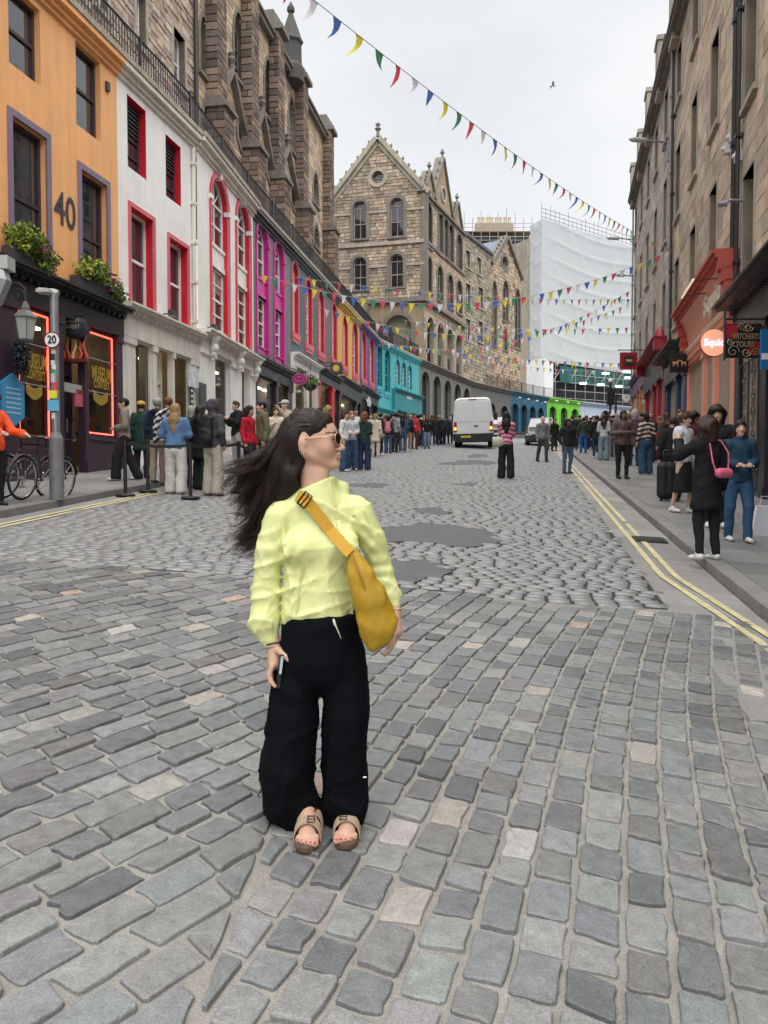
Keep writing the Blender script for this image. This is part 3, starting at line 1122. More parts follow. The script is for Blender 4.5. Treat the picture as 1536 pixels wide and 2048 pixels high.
# black shopfront
def shopfront(F, par, u0, u1, zt, zb, bays, fmat, pmat, interior=True, fh=0.55, fas=None, out=0.12, stall=0.55, gmat=None, plinth=None, cw=0.25):
	"""fascia, pilasters, windows with stallrisers and doors; bays: list of (u0,u1,'w'|'d')"""
	f = MB()
	F.box(f, u0, u1, zt - fh, zt - 0.14, -0.1, out)
	f.build('fascia', fas or fmat, par)
	f = MB()
	cornice(F, f, u0, u1, zt, [(-0.15, -0.09, out + 0.08), (-0.09, -0.03, out + cw * .8), (-0.03, 0.02, out + cw)])
	nd = int((u1 - u0) / 0.22)
	for i in range(nd):
		u = u0 + (i + .5) * (u1 - u0) / nd
		F.box(f, u - 0.045, u + 0.045, zt - 0.22, zt - 0.15, 0, out + 0.09)
	f.build('cornice', fmat, par)
	zf = zt - fh
	prev = u0
	edges = [b for b in bays]
	pil = []
	for b0, b1, k in edges:
		pil.append((prev, b0))
		prev = b1
	pil.append((prev, u1))
	for a, b in pil:
		if b - a < 0.03:
			continue
		f = MB()
		z0 = F.gz((a + b) / 2) + 0.05
		F.box(f, a, b, z0, zf, -0.1, out * .6)
		F.box(f, a + .03 * (b - a > .12), b - .03 * (b - a > .12), z0, z0 + 0.3, -0.1, out * .85)
		F.box(f, a - .02, b + .02, zf - 0.16, zf, -0.1, out * .95)
		f.build('pilaster', pmat, par)
	for b0, b1, k in edges:
		z0 = F.gz((b0 + b1) / 2) + 0.06
		if k == 'w':
			s = MB()
			F.box(s, b0, b1, z0 - .3, z0 + stall, -0.15, out * .4)
			F.box(s, b0, b1, z0 + stall, z0 + stall + .06, -0.15, out * .7)
			s.build('stallriser', plinth or fmat, par)
			w = MB()
			t = 0.05
			zz0, zz1 = z0 + stall + 0.06, zf
			F.box(w, b0, b0 + t, zz0, zz1, -0.08, 0.0)
			F.box(w, b1 - t, b1, zz0, zz1, -0.08, 0.0)
			F.box(w, b0, b1, zz1 - t, zz1, -0.08, 0.004)
			F.box(w, b0, b1, zz0, zz0 + t, -0.08, 0.004)
			wo = w.build('shop_window', pmat, par)
			g = MB()
			g.poly(F.poly3([(b0, zz0), (b1, zz0), (b1, zz1), (b0, zz1)], -0.05))
			g.build('pane', gmat or GLASS_S, wo)
		else:
			w = MB()
			t = 0.06
			zz1 = z0 + 2.15
			F.box(w, b0, b0 + t, z0, zf, -0.45, -0.25)
			F.box(w, b1 - t, b1, z0, zf, -0.45, -0.25)
			F.box(w, b0, b1, zz1, zz1 + t, -0.45, -0.246)
			F.box(w, b0 + t, b1 - t, z0 + .05, z0 + 0.75, -0.40, -0.32)
			F.box(w, b0 + t, b0 + t + .09, z0 + .75, zz1, -0.40, -0.32)
			F.box(w, b1 - t - .09, b1 - t, z0 + .75, zz1, -0.40, -0.32)
			F.box(w, b0, b1, z0 - .3, z0 + 0.05, -0.5, 0.1)
			wo = w.build('door', pmat, par)
			g = MB()
			g.poly(F.poly3([(b0, z0 + .7), (b1, z0 + .7), (b1, zf), (b0, zf)], -0.37))
			g.build('pane', gmat or GLASS_S, wo)
			hd = MB()
			hd.tube([F.P(b1 - .13, z0 + .95, -.29), F.P(b1 - .13, z0 + 1.25, -.29)], 0.015, 6)
			hd.build('handle', STEELG, wo)
	if interior:
		f = MB()
		zb0 = min(F.gz(u0), F.gz(u1)) - .3
		a, b, c, d = F.P(u0 + .1, zb0, -2.0), F.P(u1 - .1, zb0, -2.0), F.P(u1 - .1, zt - .1, -2.0), F.P(u0 + .1, zt - .1, -2.0)
		f.quad(a, b, c, d)
		e, g = F.P(u0 + .1, zb0, -.2), F.P(u0 + .1, zt - .1, -.2)
		f.quad(e, a, d, g)
		h, i = F.P(u1 - .1, zb0, -.2), F.P(u1 - .1, zt - .1, -.2)
		f.quad(b, h, i, c)
		f.quad(d, c, i, g)
		gz_ = F.gz((u0 + u1) / 2) + .3
		for (x0, x1, k) in bays:
			if k == 'w':
				F.box(f, x0, x1, gz_, gz_ + .32, -0.9, -0.12)
		f.build('interior', M('shop_interior', (0.30, 0.22, 0.15), 0.8, 0.5, 1.2, 0.2, 20), par)
		lm = MB()
		for (x0, x1, k) in bays:
			F.box(lm, (x0 + x1) / 2 - .3, (x0 + x1) / 2 + .3, zt - fh - .1, zt - fh - .05, -1.1, -.95)
		lo_ = lm.build('ceiling_lamps', EMIT('shop_lamp', (1, .82, .55), 3.0), par)
		lo_['kind'] = 'stuff'
NEON = EMIT('red_neon', (1.0, 0.11, 0.075), .85)
sw1 = (FL0.u(34), FL0.u(106))
sd1 = (FL0.u(124), FL0.u(166))
sw2 = (FL0.u(173), FL0.u(232))
shopfront(FL0, b_or, uo0, uo1, ZS, 0, [(sw1[0] - 4.2, sw1[0] - 1.2, 'w'), (sw1[0], sw1[1], 'w'), (sd1[0], sd1[1], 'd'), (sw2[0], sw2[1], 'w')], BLACKP, PURPLE_FR, fh=0.62, plinth=PURPLE_FR, cw=0.3, stall=0.72)
def shop_bits(F, u0, u1, z0, z1):
	nb = MB()
	t = 0.1
	for (a, b) in (((u0 + t, z0 + t), (u1 - t, z0 + t)), ((u1 - t, z0 + t), (u1 - t, z1 - t)), ((u1 - t, z1 - t), (u0 + t, z1 - t)), ((u0 + t, z1 - t), (u0 + t, z0 + t))):
		nb.tube([F.P(*a, -.015), F.P(*b, -.015)], 0.019, 6)
		nb.tube([F.P(a[0], a[1], -.015), F.P(b[0], b[1], -.015)], 0.012, 6)
	return nb
for (u0, u1) in (sw1, sw2):
	z0 = FL0.gz((u0 + u1) / 2) + .06 + .78
	z1 = ZS - .62
	tag(shop_bits(FL0, u0, u1, z0, z1).build('neon_frame', NEON, b_or))
	for k in (0.42, 0.72):
		br = MB()
		br.tube([FL0.P(u0, z0 + (z1 - z0) * k, .03), FL0.P(u1, z0 + (z1 - z0) * k, .03)], 0.014, 6)
		br.build('window_bar', STEELG, b_or)
	um = (u0 + u1) / 2
	GOLD = M('gold_lettering', (0.42, 0.30, 0.05), 0.5, 0.2)
	text_obj('lettering', 'MUSEUM', 0.42, FL0.P(um + .1, z0 + (z1 - z0) * .60, -.04), FL0.d, (0, 0, 1), GOLD, b_or, bold=0.008, sx=(u1 - u0) / 2.6, extrude=.002)
	text_obj('lettering', 'CONTEXT', 0.27, FL0.P(um + .1, z0 + (z1 - z0) * .50, -.04), FL0.d, (0, 0, 1), GOLD, b_or, bold=0.004, sx=(u1 - u0) / 2.4, extrude=.002)
	bn = MB()
	pts = []
	for i in range(9):
		t = i / 8
		pts.append((u0 + .35 + (u1 - u0 - .6) * t, z0 + (z1 - z0) * .36 - .12 * math.sin(math.pi * t)))
	bn.add(FL0.poly3(pts, -.042) + FL0.poly3([(u, z + .22) for u, z in pts], -.042), [(i, i + 1, i + 10, i + 9) for i in range(8)])
	bn.build('window_banner', GOLD, b_or)
# things on display behind the shop glass
rng = np.random.RandomState(21)
dispcol = [(.45, .08, .03), (.6, .35, .05), (.06, .25, .3), (.5, .45, .35), (.05, .05, .06), (.35, .05, .1), (.12, .2, .08), (.6, .58, .5), (.3, .18, .08), (.55, .2, .04)]
DISP = [M('display_%d' % i, c, 0.6, 0.25, 12, 0.2, 40) for i, c in enumerate(dispcol)]
dlab = {0: ('display_book', 'book'), 1: ('display_vase', 'ornament'), 2: ('display_box', 'box'), 3: ('display_picture', 'picture')}
cname = ['rust red', 'ochre', 'teal', 'cream', 'black', 'crimson', 'green', 'ivory', 'brown', 'orange']
for wi, (u0, u1) in enumerate((sw1, sw2)):
	z0 = FL0.gz((u0 + u1) / 2) + .06 + .78
	side = ('left', 'right')[wi]
	for k in range(7):
		u = u0 + .25 + (u1 - u0 - .5) * k / 6
		typ = [1, 0, 2, 1, 3, 2, 1][k]
		mi = (k * 3 + wi * 4) % 10
		mb = MB()
		d = -.3 - .25 * (k % 2)
		p = FL0.P(u, z0, d)
		if typ == 1:
			hh = .3 + .2 * rng.rand()
			mb.lathe([(0.07, 0), (0.11, hh * .35), (0.05, hh * .7), (0.07, hh)], p, 10)
		elif typ == 0:
			FL0.box(mb, u - .12, u + .12, z0, z0 + .36, d - .05, d)
		elif typ == 2:
			FL0.box(mb, u - .15, u + .15, z0, z0 + .22, d - .15, d + .1)
			FL0.box(mb, u - .1, u + .1, z0 + .22, z0 + .36, d - .12, d + .06)
		else:
			FL0.box(mb, u - .18, u + .18, z0 + .5, z0 + 1.0, d - .04, d)
			FL0.box(mb, u - .14, u + .14, z0 + .55, z0 + .95, d, d + .01)
		o = mb.build(dlab[typ][0], DISP[mi], None)
		tag(o, '%s %s in the %s neon-framed shop window, %s from its left edge' % (cname[mi], {0: 'book standing', 1: 'ornament', 2: 'stacked boxes', 3: 'framed picture'}[typ], 'nearer' if wi == 0 else 'farther', ['first', 'second', 'third', 'fourth', 'fifth', 'sixth', 'seventh'][k]), dlab[typ][1], 'goods in the black shop window')
# ---- white house 1
uw1 = FL0.len
b_w1 = empty('white_house', FL0.P((uo1 + uw1) / 2, FL0.gz((uo1 + uw1) / 2)), 'white painted building with square red framed windows next to the orange one', 'building')
ZS1 = FL0.z(262, 615)
wspec = [(262, 299, 195, 337, 0), (337, 367, 273, 395, 0), (266, 310, 416, 603, 1), (342, 378, 477, 650, 1)]
wins = []
for xl, xr, yt, yb, lo in wspec:
	u0, u1, z0, z1 = spec_win(FL0, xl, xr, yt, yb)
	if lo:
		z0 = ZS1 + .12
	wins.append((u0, u1, z0, z1, lo))
mb = MB()
FL0.wall(mb, [(uo1, ZS1 - .3), (uw1, ZS1 - .3), (uw1, ztop), (uo1, ztop)], [arch(*w[:4]) for w in wins], depth=0.01)
mb.build('wall', WHITE, b_w1)
for u0, u1, z0, z1, lo in wins:
	w = window(FL0, b_w1, u0, u1, z0, z1, rec=0.24, fw=0.055, fmat=WHITE if lo else CHAR, gmat=GLASS_D, bars=(1, 2) if lo else (1, 4), sur=(0.11, 0.03, PINKRED) if lo else None)
	r = MB()
	h = arch(u0, u1, z0, z1)
	n = 4
	vs = FL0.poly3(h, -.01) + FL0.poly3(h, -.26)
	r.add(vs, [(i, (i + 1) % n, n + (i + 1) % n, n + i) for i in range(n)])
	r.build('reveal', RED, w)
	if not lo:
		lv = MB()
		for i in range(7):
			zz = z0 + (z1 - z0) * (.55 + .06 * i)
			FL0.box(lv, u0 + .05, u1 - .05, zz, zz + .03, -.2, -.15)
		lv.build('louvre', CHAR, w)
mb = MB()
cornice(FL0, mb, uo1, uw1, ztop, [(-0.34, -0.24, 0.07), (-0.24, -0.12, 0.14), (-0.12, 0.0, 0.24)])
mb.build('cornice', CREAM, b_w1)
dx = [FL0.u(268), FL0.u(303), FL0.u(311), FL0.u(343), FL0.u(346), FL0.u(378)]
shopfront(FL0, b_w1, uo1, uw1, ZS1, 0, [(dx[0], dx[1], 'w'), (dx[2], dx[3], 'd'), (dx[4], dx[5], 'w')], CREAM, CREAM, fh=0.75, plinth=WHITE)
dp = MB()
u = FL0.u(388)
dp.tube([FL0.P(u, ztop - .4, .06), FL0.P(u, ZS1 + .05, .06)], 0.06, 8)
for k in range(5):
	z = ZS1 + .3 + k * 1.1
	FL0.box(dp, u - .085, u + .085, z, z + .09, 0, .13)
dp.build('downpipe', CREAM, b_w1)
for xx, yy in ((327, 628), (411, 655)):
	fl = MB()
	F = FL0 if xx < 395 else FL1
	u, z = F.uz(xx, yy)
	F.box(fl, u - .14, u + .14, z - .07, z + .07, .2, .34)
	fl.tube([F.P(u, z, 0), F.P(u, z, .25)], .02, 6)
	fl.build('floodlight', CHAR, b_w1)
# ---- white house 2 with tall arched windows
FL1o = 0.0
b_w2 = empty('arched_white_house', FL1.P(FL1.len / 2, FL1.gz(FL1.len / 2)), 'white painted building with two tall red arched window bays', 'building')
ZS2 = FL1.z(400, 662)
def tall_bay(F, par, xl, xr, ytop, zb, body, edge, spandrel, split, fan=True, hw=0.13, wh=WHITE, yb=None):
	"""arched recess with an upper and a lower sash and a panel between"""
	u0, u1 = F.u(xl), F.u(xr)
	uc = (u0 + u1) / 2
	z1 = F.z((xl + xr) / 2, ytop)
	zs = zb + (z1 - zb) * split
	return u0 + hw, u1 - hw, zb, z1 - hw
bays = [(419, 457, 355), (470, 500, 403)]
ops = []
for xl, xr, yt in bays:
	ops.append(tall_bay(FL1, b_w2, xl, xr, yt, ZS2 + .1, None, None, None, .5))
mb = MB()
FL1.wall(mb, [(0, ZS2 - .3), (FL1.len, ZS2 - .3), (FL1.len, ztop + .05), (0, ztop + .05)], [arch(a, b, c, d, 'round') for a, b, c, d in ops], o=.06, depth=0.02)
mb.build('wall', WHITE, b_w2)
def bay_parts(F, par, op, edge, reveal, sash, panel, key, o=.06, bars=(2, 4)):
	a, b, c, d = op
	zs0, zs1 = c + (d - c) * .44, c + (d - c) * .585
	w1 = window(F, par, a, b, zs1, d, 'round', rec=0.2 - o, fw=.06, fmat=sash, gmat=GLASS_D, bars=(2, 2), fan=True)
	w2 = window(F, par, a, b, c + .25, zs0, 'rect', rec=0.2 - o, fw=.06, fmat=sash, gmat=GLASS_D, bars=bars)
	r = MB()
	h = arch(a, b, c, d, 'round')
	n = len(h)
	r.add(F.poly3(h, o - .01) + F.poly3(h, -.22), [(i, (i + 1) % n, n + (i + 1) % n, n + i) for i in range(n)])
	r.build('reveal', reveal, w1)
	e = MB()
	ring(F, e, a, b, c, d, 'round', 0.12, o - .02, o + .035)
	e.build('surround', edge, w1)
	e = MB()
	ring(F, e, a - .12, b + .12, c, d + .12, 'round', 0.03, o - .02, o + .045)
	e.build('surround', reveal, w1)
	p = MB()
	F.box(p, a, b, zs0, zs1, -.2, -.06)
	F.box(p, a, b, zs0, zs0 + .14, -.2, -.03)
	F.box(p, a, b, zs1 - .1, zs1, -.2, -.02)
	p.build('spandrel', panel, w1)
	p = MB()
	F.box(p, a, b, c - .05, c + .25, -.2, -.05)
	F.box(p, a, b, c + .2, c + .25, -.2, .0)
	p.build('apron', panel, w2)
	k = MB()
	F.box(k, (a + b) / 2 - .07, (a + b) / 2 + .07, d - .02, d + .32, -.05, o + .1)
	k.build('keystone', key, w1)
	zi = d - (b - a) / 2
	for q in (a - .16, b - .04):
		k = MB()
		F.box(k, q, q + .2, zi - .12, zi + .02, -.05, o + .07)
		k.build('impost', key, w1)
for op in ops:
	bay_parts(FL1, b_w2, op, PINKRED, RED, WHITE, WHITE, WHITE)
mb = MB()
cornice(FL1, mb, 0, FL1.len, ztop + .05, [(-0.4, -0.3, 0.12), (-0.3, -0.15, 0.2), (-0.15, 0.0, 0.32)])
mb.build('cornice', CREAM, b_w2)
dx = [FL1.u(x) for x in (424, 455, 478, 494)]
shopfront(FL1, b_w2, 0, FL1.len, ZS2, 0, [(dx[0], dx[1], 'w'), (dx[2], dx[3], 'd')], CREAM, WHITE, fh=0.5, out=.2, cw=.3)
for xx in (412, 466, 504):
	u = FL1.u(min(xx, 500))
	k = MB()
	for q, (zz, rr) in enumerate(((-.75, .05), (-.6, .1), (-.42, .15), (-.24, .13), (-.12, .18))):
		p = FL1.P(u, ZS2 + zz, .2 + rr * .5)
		k.ell(p, rr, rr * 1.2, rr, 8, 6)
	k.build('console', WHITE, b_w2, smooth=True)
# ---- the coloured terrace further up
def terrace_house(name, F, u0, u1, wallm, ops, edge, reveal, zshop, label, shop, two=True, corn=None, sash=WHITE):
	par = empty(name, F.P((u0 + u1) / 2, F.gz((u0 + u1) / 2)), label, 'building')
	mb = MB()
	F.wall(mb, [(u0, zshop - .3), (u1, zshop - .3), (u1, ztop), (u0, ztop)], [arch(a, b, c, d, 'round') for a, b, c, d in ops], o=0, depth=0.01)
	mb.build('wall', wallm, par)
	for op in ops:
		a, b, c, d = op
		if two:
			bay_parts(F, par, op, edge, edge, sash, edge, edge, o=0.0, bars=(2, 4))
		else:
			w = window(F, par, a, b, c + .3, d, 'round', rec=.2, fw=.05, fmat=sash, gmat=GLASS_D, bars=(2, 4))
			r = MB()
			h = arch(a, b, c + .3, d, 'round')
			n = len(h)
			r.add(F.poly3(h, -.01) + F.poly3(h, -.22), [(i, (i + 1) % n, n + (i + 1) % n, n + i) for i in range(n)])
			r.build('reveal', reveal, w)
			e = MB()
			ring(F, e, a, b, c + .3, d, 'round', 0.1, -.02, .035)
			F.box(e, a - .14, b + .14, c + .05, c + .3, -.1, .08)
			F.box(e, a - .1, b + .1, c - .1, c + .05, -.1, .05)
			F.box(e, (a + b) / 2 - .05, (a + b) / 2 + .05, d, d + .3, -.05, .07)
			e.build('surround', edge, w)
	mb = MB()
	cornice(F, mb, u0, u1, ztop, [(-0.34, -0.24, 0.07), (-0.24, -0.12, 0.14), (-0.12, 0.0, 0.24)])
	mb.build('cornice', corn or CHAR, par)
	bays, fm, pm, kw = shop
	shopfront(F, par, u0, u1, zshop, 0, bays, fm, pm, **kw)
	return par
def zb_at(F, x, y):
	return F.z(x, y)
uA = [FL2.u(x) for x in (506, 582, 634, 676, 719)] + [FL2.len]
uA[0] = 0.0
def ops_px(F, lst):
	out = []
	for xl, xr, yt, yb in lst:
		out.append((F.u(xl), F.u(xr), F.z(xl, yb), F.z((xl + xr) / 2, yt)))
	return out
zsh = FL2.z(582, 752)
h_gp = terrace_house('grey_house', FL2, uA[0], uA[1], GREYP, ops_px(FL2, [(516, 537, 450, 703), (551, 568, 487, 722)]), MAGENTA, MAGENTA, FL2.z(506, 712),
					 'grey building with two tall magenta arched window bays', ([(.4, 2.6, 'w'), (3.0, 4.2, 'd'), (4.6, uA[1] - .3, 'w')], CHAR, PURPLE_FR, dict(fh=.6)), True)
h_tg = terrace_house('teal_house', FL2, uA[1], uA[2], TEALG, ops_px(FL2, [(586, 597, 527, 678), (612, 624, 561, 699)]), PINKRED, RED, FL2.z(582, 705),
					 'dark teal building with two red arched windows', ([(uA[1] + .5, uA[1] + 2.2, 'w'), (uA[1] + 2.7, uA[1] + 3.8, 'd'), (uA[1] + 4.2, uA[2] - .4, 'w')], WHITE, CREAM, dict(fh=.5)), False, TEALG)
h_mg = terrace_house('mauve_house', FL2, uA[2], uA[3], MAUVEG, ops_px(FL2, [(637.5, 648, 583, 715), (664, 673, 608, 728)]), PINKRED, RED, FL2.z(634, 735),
					 'grey mauve building with two red arched windows', ([(uA[2] + .4, uA[2] + 2.8, 'w'), (uA[2] + 3.4, uA[2] + 4.6, 'd')], CHAR, RED, dict(fh=.6)), False, MAUVEG)
h_ye = terrace_house('yellow_house', FL2, uA[3], uA[4], YELLOW, ops_px(FL2, [(686, 695, 632, 741), (705, 715, 647, 754)]), PINKRED, RED, FL2.z(676, 752),
					 'yellow building with two red arched windows above a black shop', ([(uA[3] + .5, uA[3] + 4.5, 'w'), (uA[3] + 5, uA[3] + 6.2, 'd')], CHAR, CHAR, dict(fh=.9)), False, YELLOW)
h_vi = terrace_house('violet_house', FL2, uA[4], uA[5], VIOLET, ops_px(FL2, [(723, 731.5, 664, 765), (739, 747, 675, 772)]), PINKRED, RED, FL2.z(719, 772),
					 'violet blue building with two red arched windows', ([(uA[4] + .5, uA[4] + 3.0, 'w'), (uA[4] + 3.5, uA[5] - .4, 'w')], CHAR, BLACKP, dict(fh=.7)), False, VIOLET)
um = FL3.u(784)
h_t1 = terrace_house('turquoise_house', FL3, 0, um, TURQ, ops_px(FL3, [(754, 764, 690, 780), (769, 780, 700, 791)]), TURQ, TURQ_D, FL3.z(752, 815),
					 'pale turquoise building with two narrow arched windows', ([(.5, 1.9, 'w'), (2.3, um - .3, 'd')], TURQ, TURQ, dict(fh=.4, interior=True)), False, TURQ, sash=TURQ)
h_t2 = terrace_house('turquoise_shop', FL3, um, FL3.len, TURQ, ops_px(FL3, [(791, 799, 719, 776), (803, 811, 725, 781), (815, 823, 731, 786)]), TURQ, TURQ_D, FL3.z(790, 779),
					 'turquoise building with three arched windows over a projecting shop fascia', ([(um + .5, FL3.len - .6, 'w')], TURQ_D, TURQ, dict(fh=1.5, out=.25)), False, TURQ)
text_obj('lettering', 'SUSY', 0.6, FL3.P((um + FL3.len) / 2, FL3.z(815, 795), .28), FL3.d, (0, 0, 1), WHITE, h_t2, bold=.02)
text_obj('lettering', 'THE', 0.28, FL2.P(FL2.u(728), FL2.z(728, 798), .32), FL2.d, (0, 0, 1), WHITE, h_vi, bold=.01, sx=1.6)
text_obj('lettering', 'WHISKY', 0.28, FL2.P(FL2.u(728), FL2.z(728, 804), .32), FL2.d, (0, 0, 1), WHITE, h_vi, bold=.01, sx=1.6)
text_obj('lettering', 'SHOP', 0.28, FL2.P(FL2.u(728), FL2.z(728, 810), .32), FL2.d, (0, 0, 1), WHITE, h_vi, bold=.01, sx=1.6)
# ---- grey arcade and the blue, green and pale shops round the bend
STONEG = M('grey_ashlar', (0.20, 0.19, 0.165), 0.8, 0.15, 1.5, 0.3, 30, streak=0.15)
BLUEW = P_('deep_blue_paint', (0.02, 0.115, 0.19))
GREENW = P_('lime_green_paint', (0.19, 0.60, 0.04))
PALEB = P_('pale_blue_paint', (0.47, 0.53, 0.62))
arc_sp = [(4, 'grey_arcade', STONEG, 'grey stone arcade of round shop arches under the terrace', 5, 1.9),
		  (5, 'dark_arcade', M('dark_ashlar', (0.13, 0.13, 0.12), 0.8, 0.15, 1.5, 0.3, 30), 'darker grey arched shopfronts where the street bends', 3, 1.7),
		  (6, 'blue_shops', BLUEW, 'deep blue row of arched shopfronts round the bend', 4, 1.4),
		  (7, 'blue_corner_shop', BLUEW, 'deep blue arched shopfront beside the lime green one', 3, 1.4),
		  (8, 'pale_blue_shops', PALEB, 'pale blue rendered shopfront with one dark arch', 1, 2.6), ]
for si, nm, wm, lab, na, aw in arc_sp:
	F = Facade(LFAC[si], LFAC[si + 1])
	u0, u1 = 0.0, F.len
	if si == 7:
		u1 = F.len * .1
	par = empty(nm, F.P(F.len / 2, F.gz(F.len / 2)), lab, 'building')
	runs = [(u0, u1, wm, na, par)]
	if si == 7:
		par2 = empty('green_shop', F.P(F.len / 2, F.gz(F.len / 2)), 'lime green shopfront with three arches at the bend', 'building')
		runs = [(0, F.len * .06, wm, 0, par), (F.len * .06, F.len, GREENW, 3, par2)]
	for a, b, m, k, pr in runs:
		gz0 = F.gz((a + b) / 2) + .1
		zt = TZ - .25
		ops = []
		for i in range(k):
			c = a + (b - a) * (i + .5) / k
			ops.append((c - aw / 2, c + aw / 2, gz0 - .2, min(gz0 + 2.9 if si > 4 else gz0 + 4.6, zt - .5)))
		mb = MB()
		F.wall(mb, [(a, gz0 - 1.2), (b, gz0 - 1.2), (b, zt), (a, zt)], [arch(*o, 'round') for o in ops], depth=.35)
		mb.build('wall', m, pr)
		for op in ops:
			w = window(F, pr, *op, 'round', rec=.33, fw=.08, fmat=CHAR, gmat=GLASS_D, bars=(2, 3), name='shop_window')
			e = MB()
			ring(F, e, *op, 'round', .14, -.02, .05)
			e.build('surround', m, w)
			if si in (6, 7):
				l = MB()
				p = F.P((op[0] + op[1]) / 2, op[3] + .35, 0)
				l.tube([p, p + F.n * .5 + Vector((0, 0, .25))], .02, 5)
				l.ell(p + F.n * .55 + Vector((0, 0, .22)), .16, .16, .1, 8, 5)
				l.build('lamp', M('lamp_white', (.8, .8, .78), .5), pr)
		mb = MB()
		cornice(F, mb, a, b, TZ - .02, [(-0.4, -0.25, 0.12), (-0.25, -0.1, 0.25), (-0.1, 0.0, 0.38)])
		mb.build('cornice', TRIM if si < 6 else m, pr)
# ---- terrace walk on the roofs, with its railing
GX = lambda y: -11.5 + (y - 8.5) * .1678
back = [(-13.2, -2), (-3.95, 53.5), (-4.4, 63.9), (3.2, 62.2), (7.45, 72.5), (11, 79.2), (16, 86.2), (30, 112), (60, 125)]
tw = mobj('terrace_walk', [(x, y, TZ) for x, y in LFAC + back[::-1]], [t if (Vector((*(LFAC + back[::-1])[t[1]], 0)) - Vector((*(LFAC + back[::-1])[t[0]], 0))).cross(Vector((*(LFAC + back[::-1])[t[2]], 0)) - Vector((*(LFAC + back[::-1])[t[0]], 0))).z > 0 else t[::-1] for t in tessellate_polygon([[Vector((x, y, 0)) for x, y in LFAC + back[::-1]]])],
		  M('terrace_paving', (0.16, 0.155, 0.15), 0.8, 0.2))
tag(tw, kind='structure')
rail = empty('terrace_railing', FL0.P(10, TZ), 'long black iron railing along the terrace above the painted shops', 'railing')
bars, tops, posts = MB(), MB(), []
for i in range(len(LFAC) - 1):
	F = Facade(LFAC[i], LFAC[i + 1])
	o = -.12
	far = F.o.y > 60
	tops.tube([F.P(0, TZ + 1.08, o), F.P(F.len, TZ + 1.08, o)], .028, 5)
	tops.tube([F.P(0, TZ + .12, o), F.P(F.len, TZ + .12, o)], .02, 5)
	n = int(F.len / (.125 if not far else .2))
	for k in range(n):
		u = (k + .5) * F.len / n
		bars.box(F.P(u - .011, TZ + .02, o - .011), F.d * .022, F.n * .022, (0, 0, 1.06))
	np_ = max(1, int(F.len / 2.6))
	for k in range(np_ + 1):
		u = k * F.len / np_
		pm = MB()
		pm.box(F.P(u - .03, TZ, o - .03), F.d * .06, F.n * .06, (0, 0, 1.16))
		pm.build('post', IRON, rail)
tops.build('handrail', IRON, rail)
tag(bars.build('bars', IRON, rail), kind='stuff')
edge = MB()
for i in range(len(LFAC) - 1):
	F = Facade(LFAC[i], LFAC[i + 1])
	F.box(edge, 0, F.len, TZ - .11, TZ + .02, -.3, .27 if i != 1 else .36)
edge.build('coping', TRIM_L, rail)
# ------------------------------------------------------------------ stone buildings above the terrace
def tint(pal, k, grey):
	"""lighten a palette and pull it towards grey"""
	p = np.array(pal)
	g = p.mean(axis=1, keepdims=True)
	return ((p + (g - p) * grey) * k).tolist()
PAL_BEIGE = [(.40, .29, .175), (.36, .265, .165), (.44, .33, .20), (.33, .235, .15), (.38, .25, .14), (.29, .22, .15), (.42, .30, .22)]
PAL_MIX = PAL_BEIGE + [(.22, .165, .115), (.25, .18, .125), (.28, .21, .15)]
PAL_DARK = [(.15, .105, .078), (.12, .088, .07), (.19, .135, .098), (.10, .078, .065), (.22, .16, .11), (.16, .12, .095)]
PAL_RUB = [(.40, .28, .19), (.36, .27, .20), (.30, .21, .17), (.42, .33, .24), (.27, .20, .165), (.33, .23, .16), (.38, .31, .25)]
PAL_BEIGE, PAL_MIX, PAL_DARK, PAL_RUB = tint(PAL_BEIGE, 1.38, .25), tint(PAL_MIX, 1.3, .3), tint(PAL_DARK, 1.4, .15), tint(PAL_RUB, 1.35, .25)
FG = Facade((-13.26, -2.0), (-3.95, 53.5))
def dressed(F, par, op, w, pr, mat, rec=.28, gm=GLASS_D, fm=None, bars=(2, 3), tr=False, single=False):
	"""window in a dressed stone surround with a hood"""
	u0, u1, z0, z1, kind = op
	wo = window(F, par, u0, u1, z0, z1, kind, rec=rec, fw=.07, fmat=fm or TRIM_L, gmat=gm, bars=bars)
	e = MB()
	h = arch(u0, u1, z0, z1, kind)
	n = len(h)
	e.add(F.poly3(h, pr * .2) + F.poly3(h, -rec - .05), [(i, (i + 1) % n, n + (i + 1) % n, n + i) for i in range(n)])
	ring(F, e, u0, u1, z0, z1, kind, w, -.05, pr, foot=True)
	e.build('surround', mat, wo)
	if kind not in ('circle',):
		s = MB()
		F.box(s, u0 - w, u1 + w, z0 - .14, z0, -.1, pr + .08)
		s.build('sill', mat, wo)
	return wo
def backing(F, par, pts, holes, o=-.02, depth=.25, name='wall'):
	mb = MB()
	F.wall(mb, pts, holes, o=o, depth=depth)
	return mb.build(name, MORT2, par)
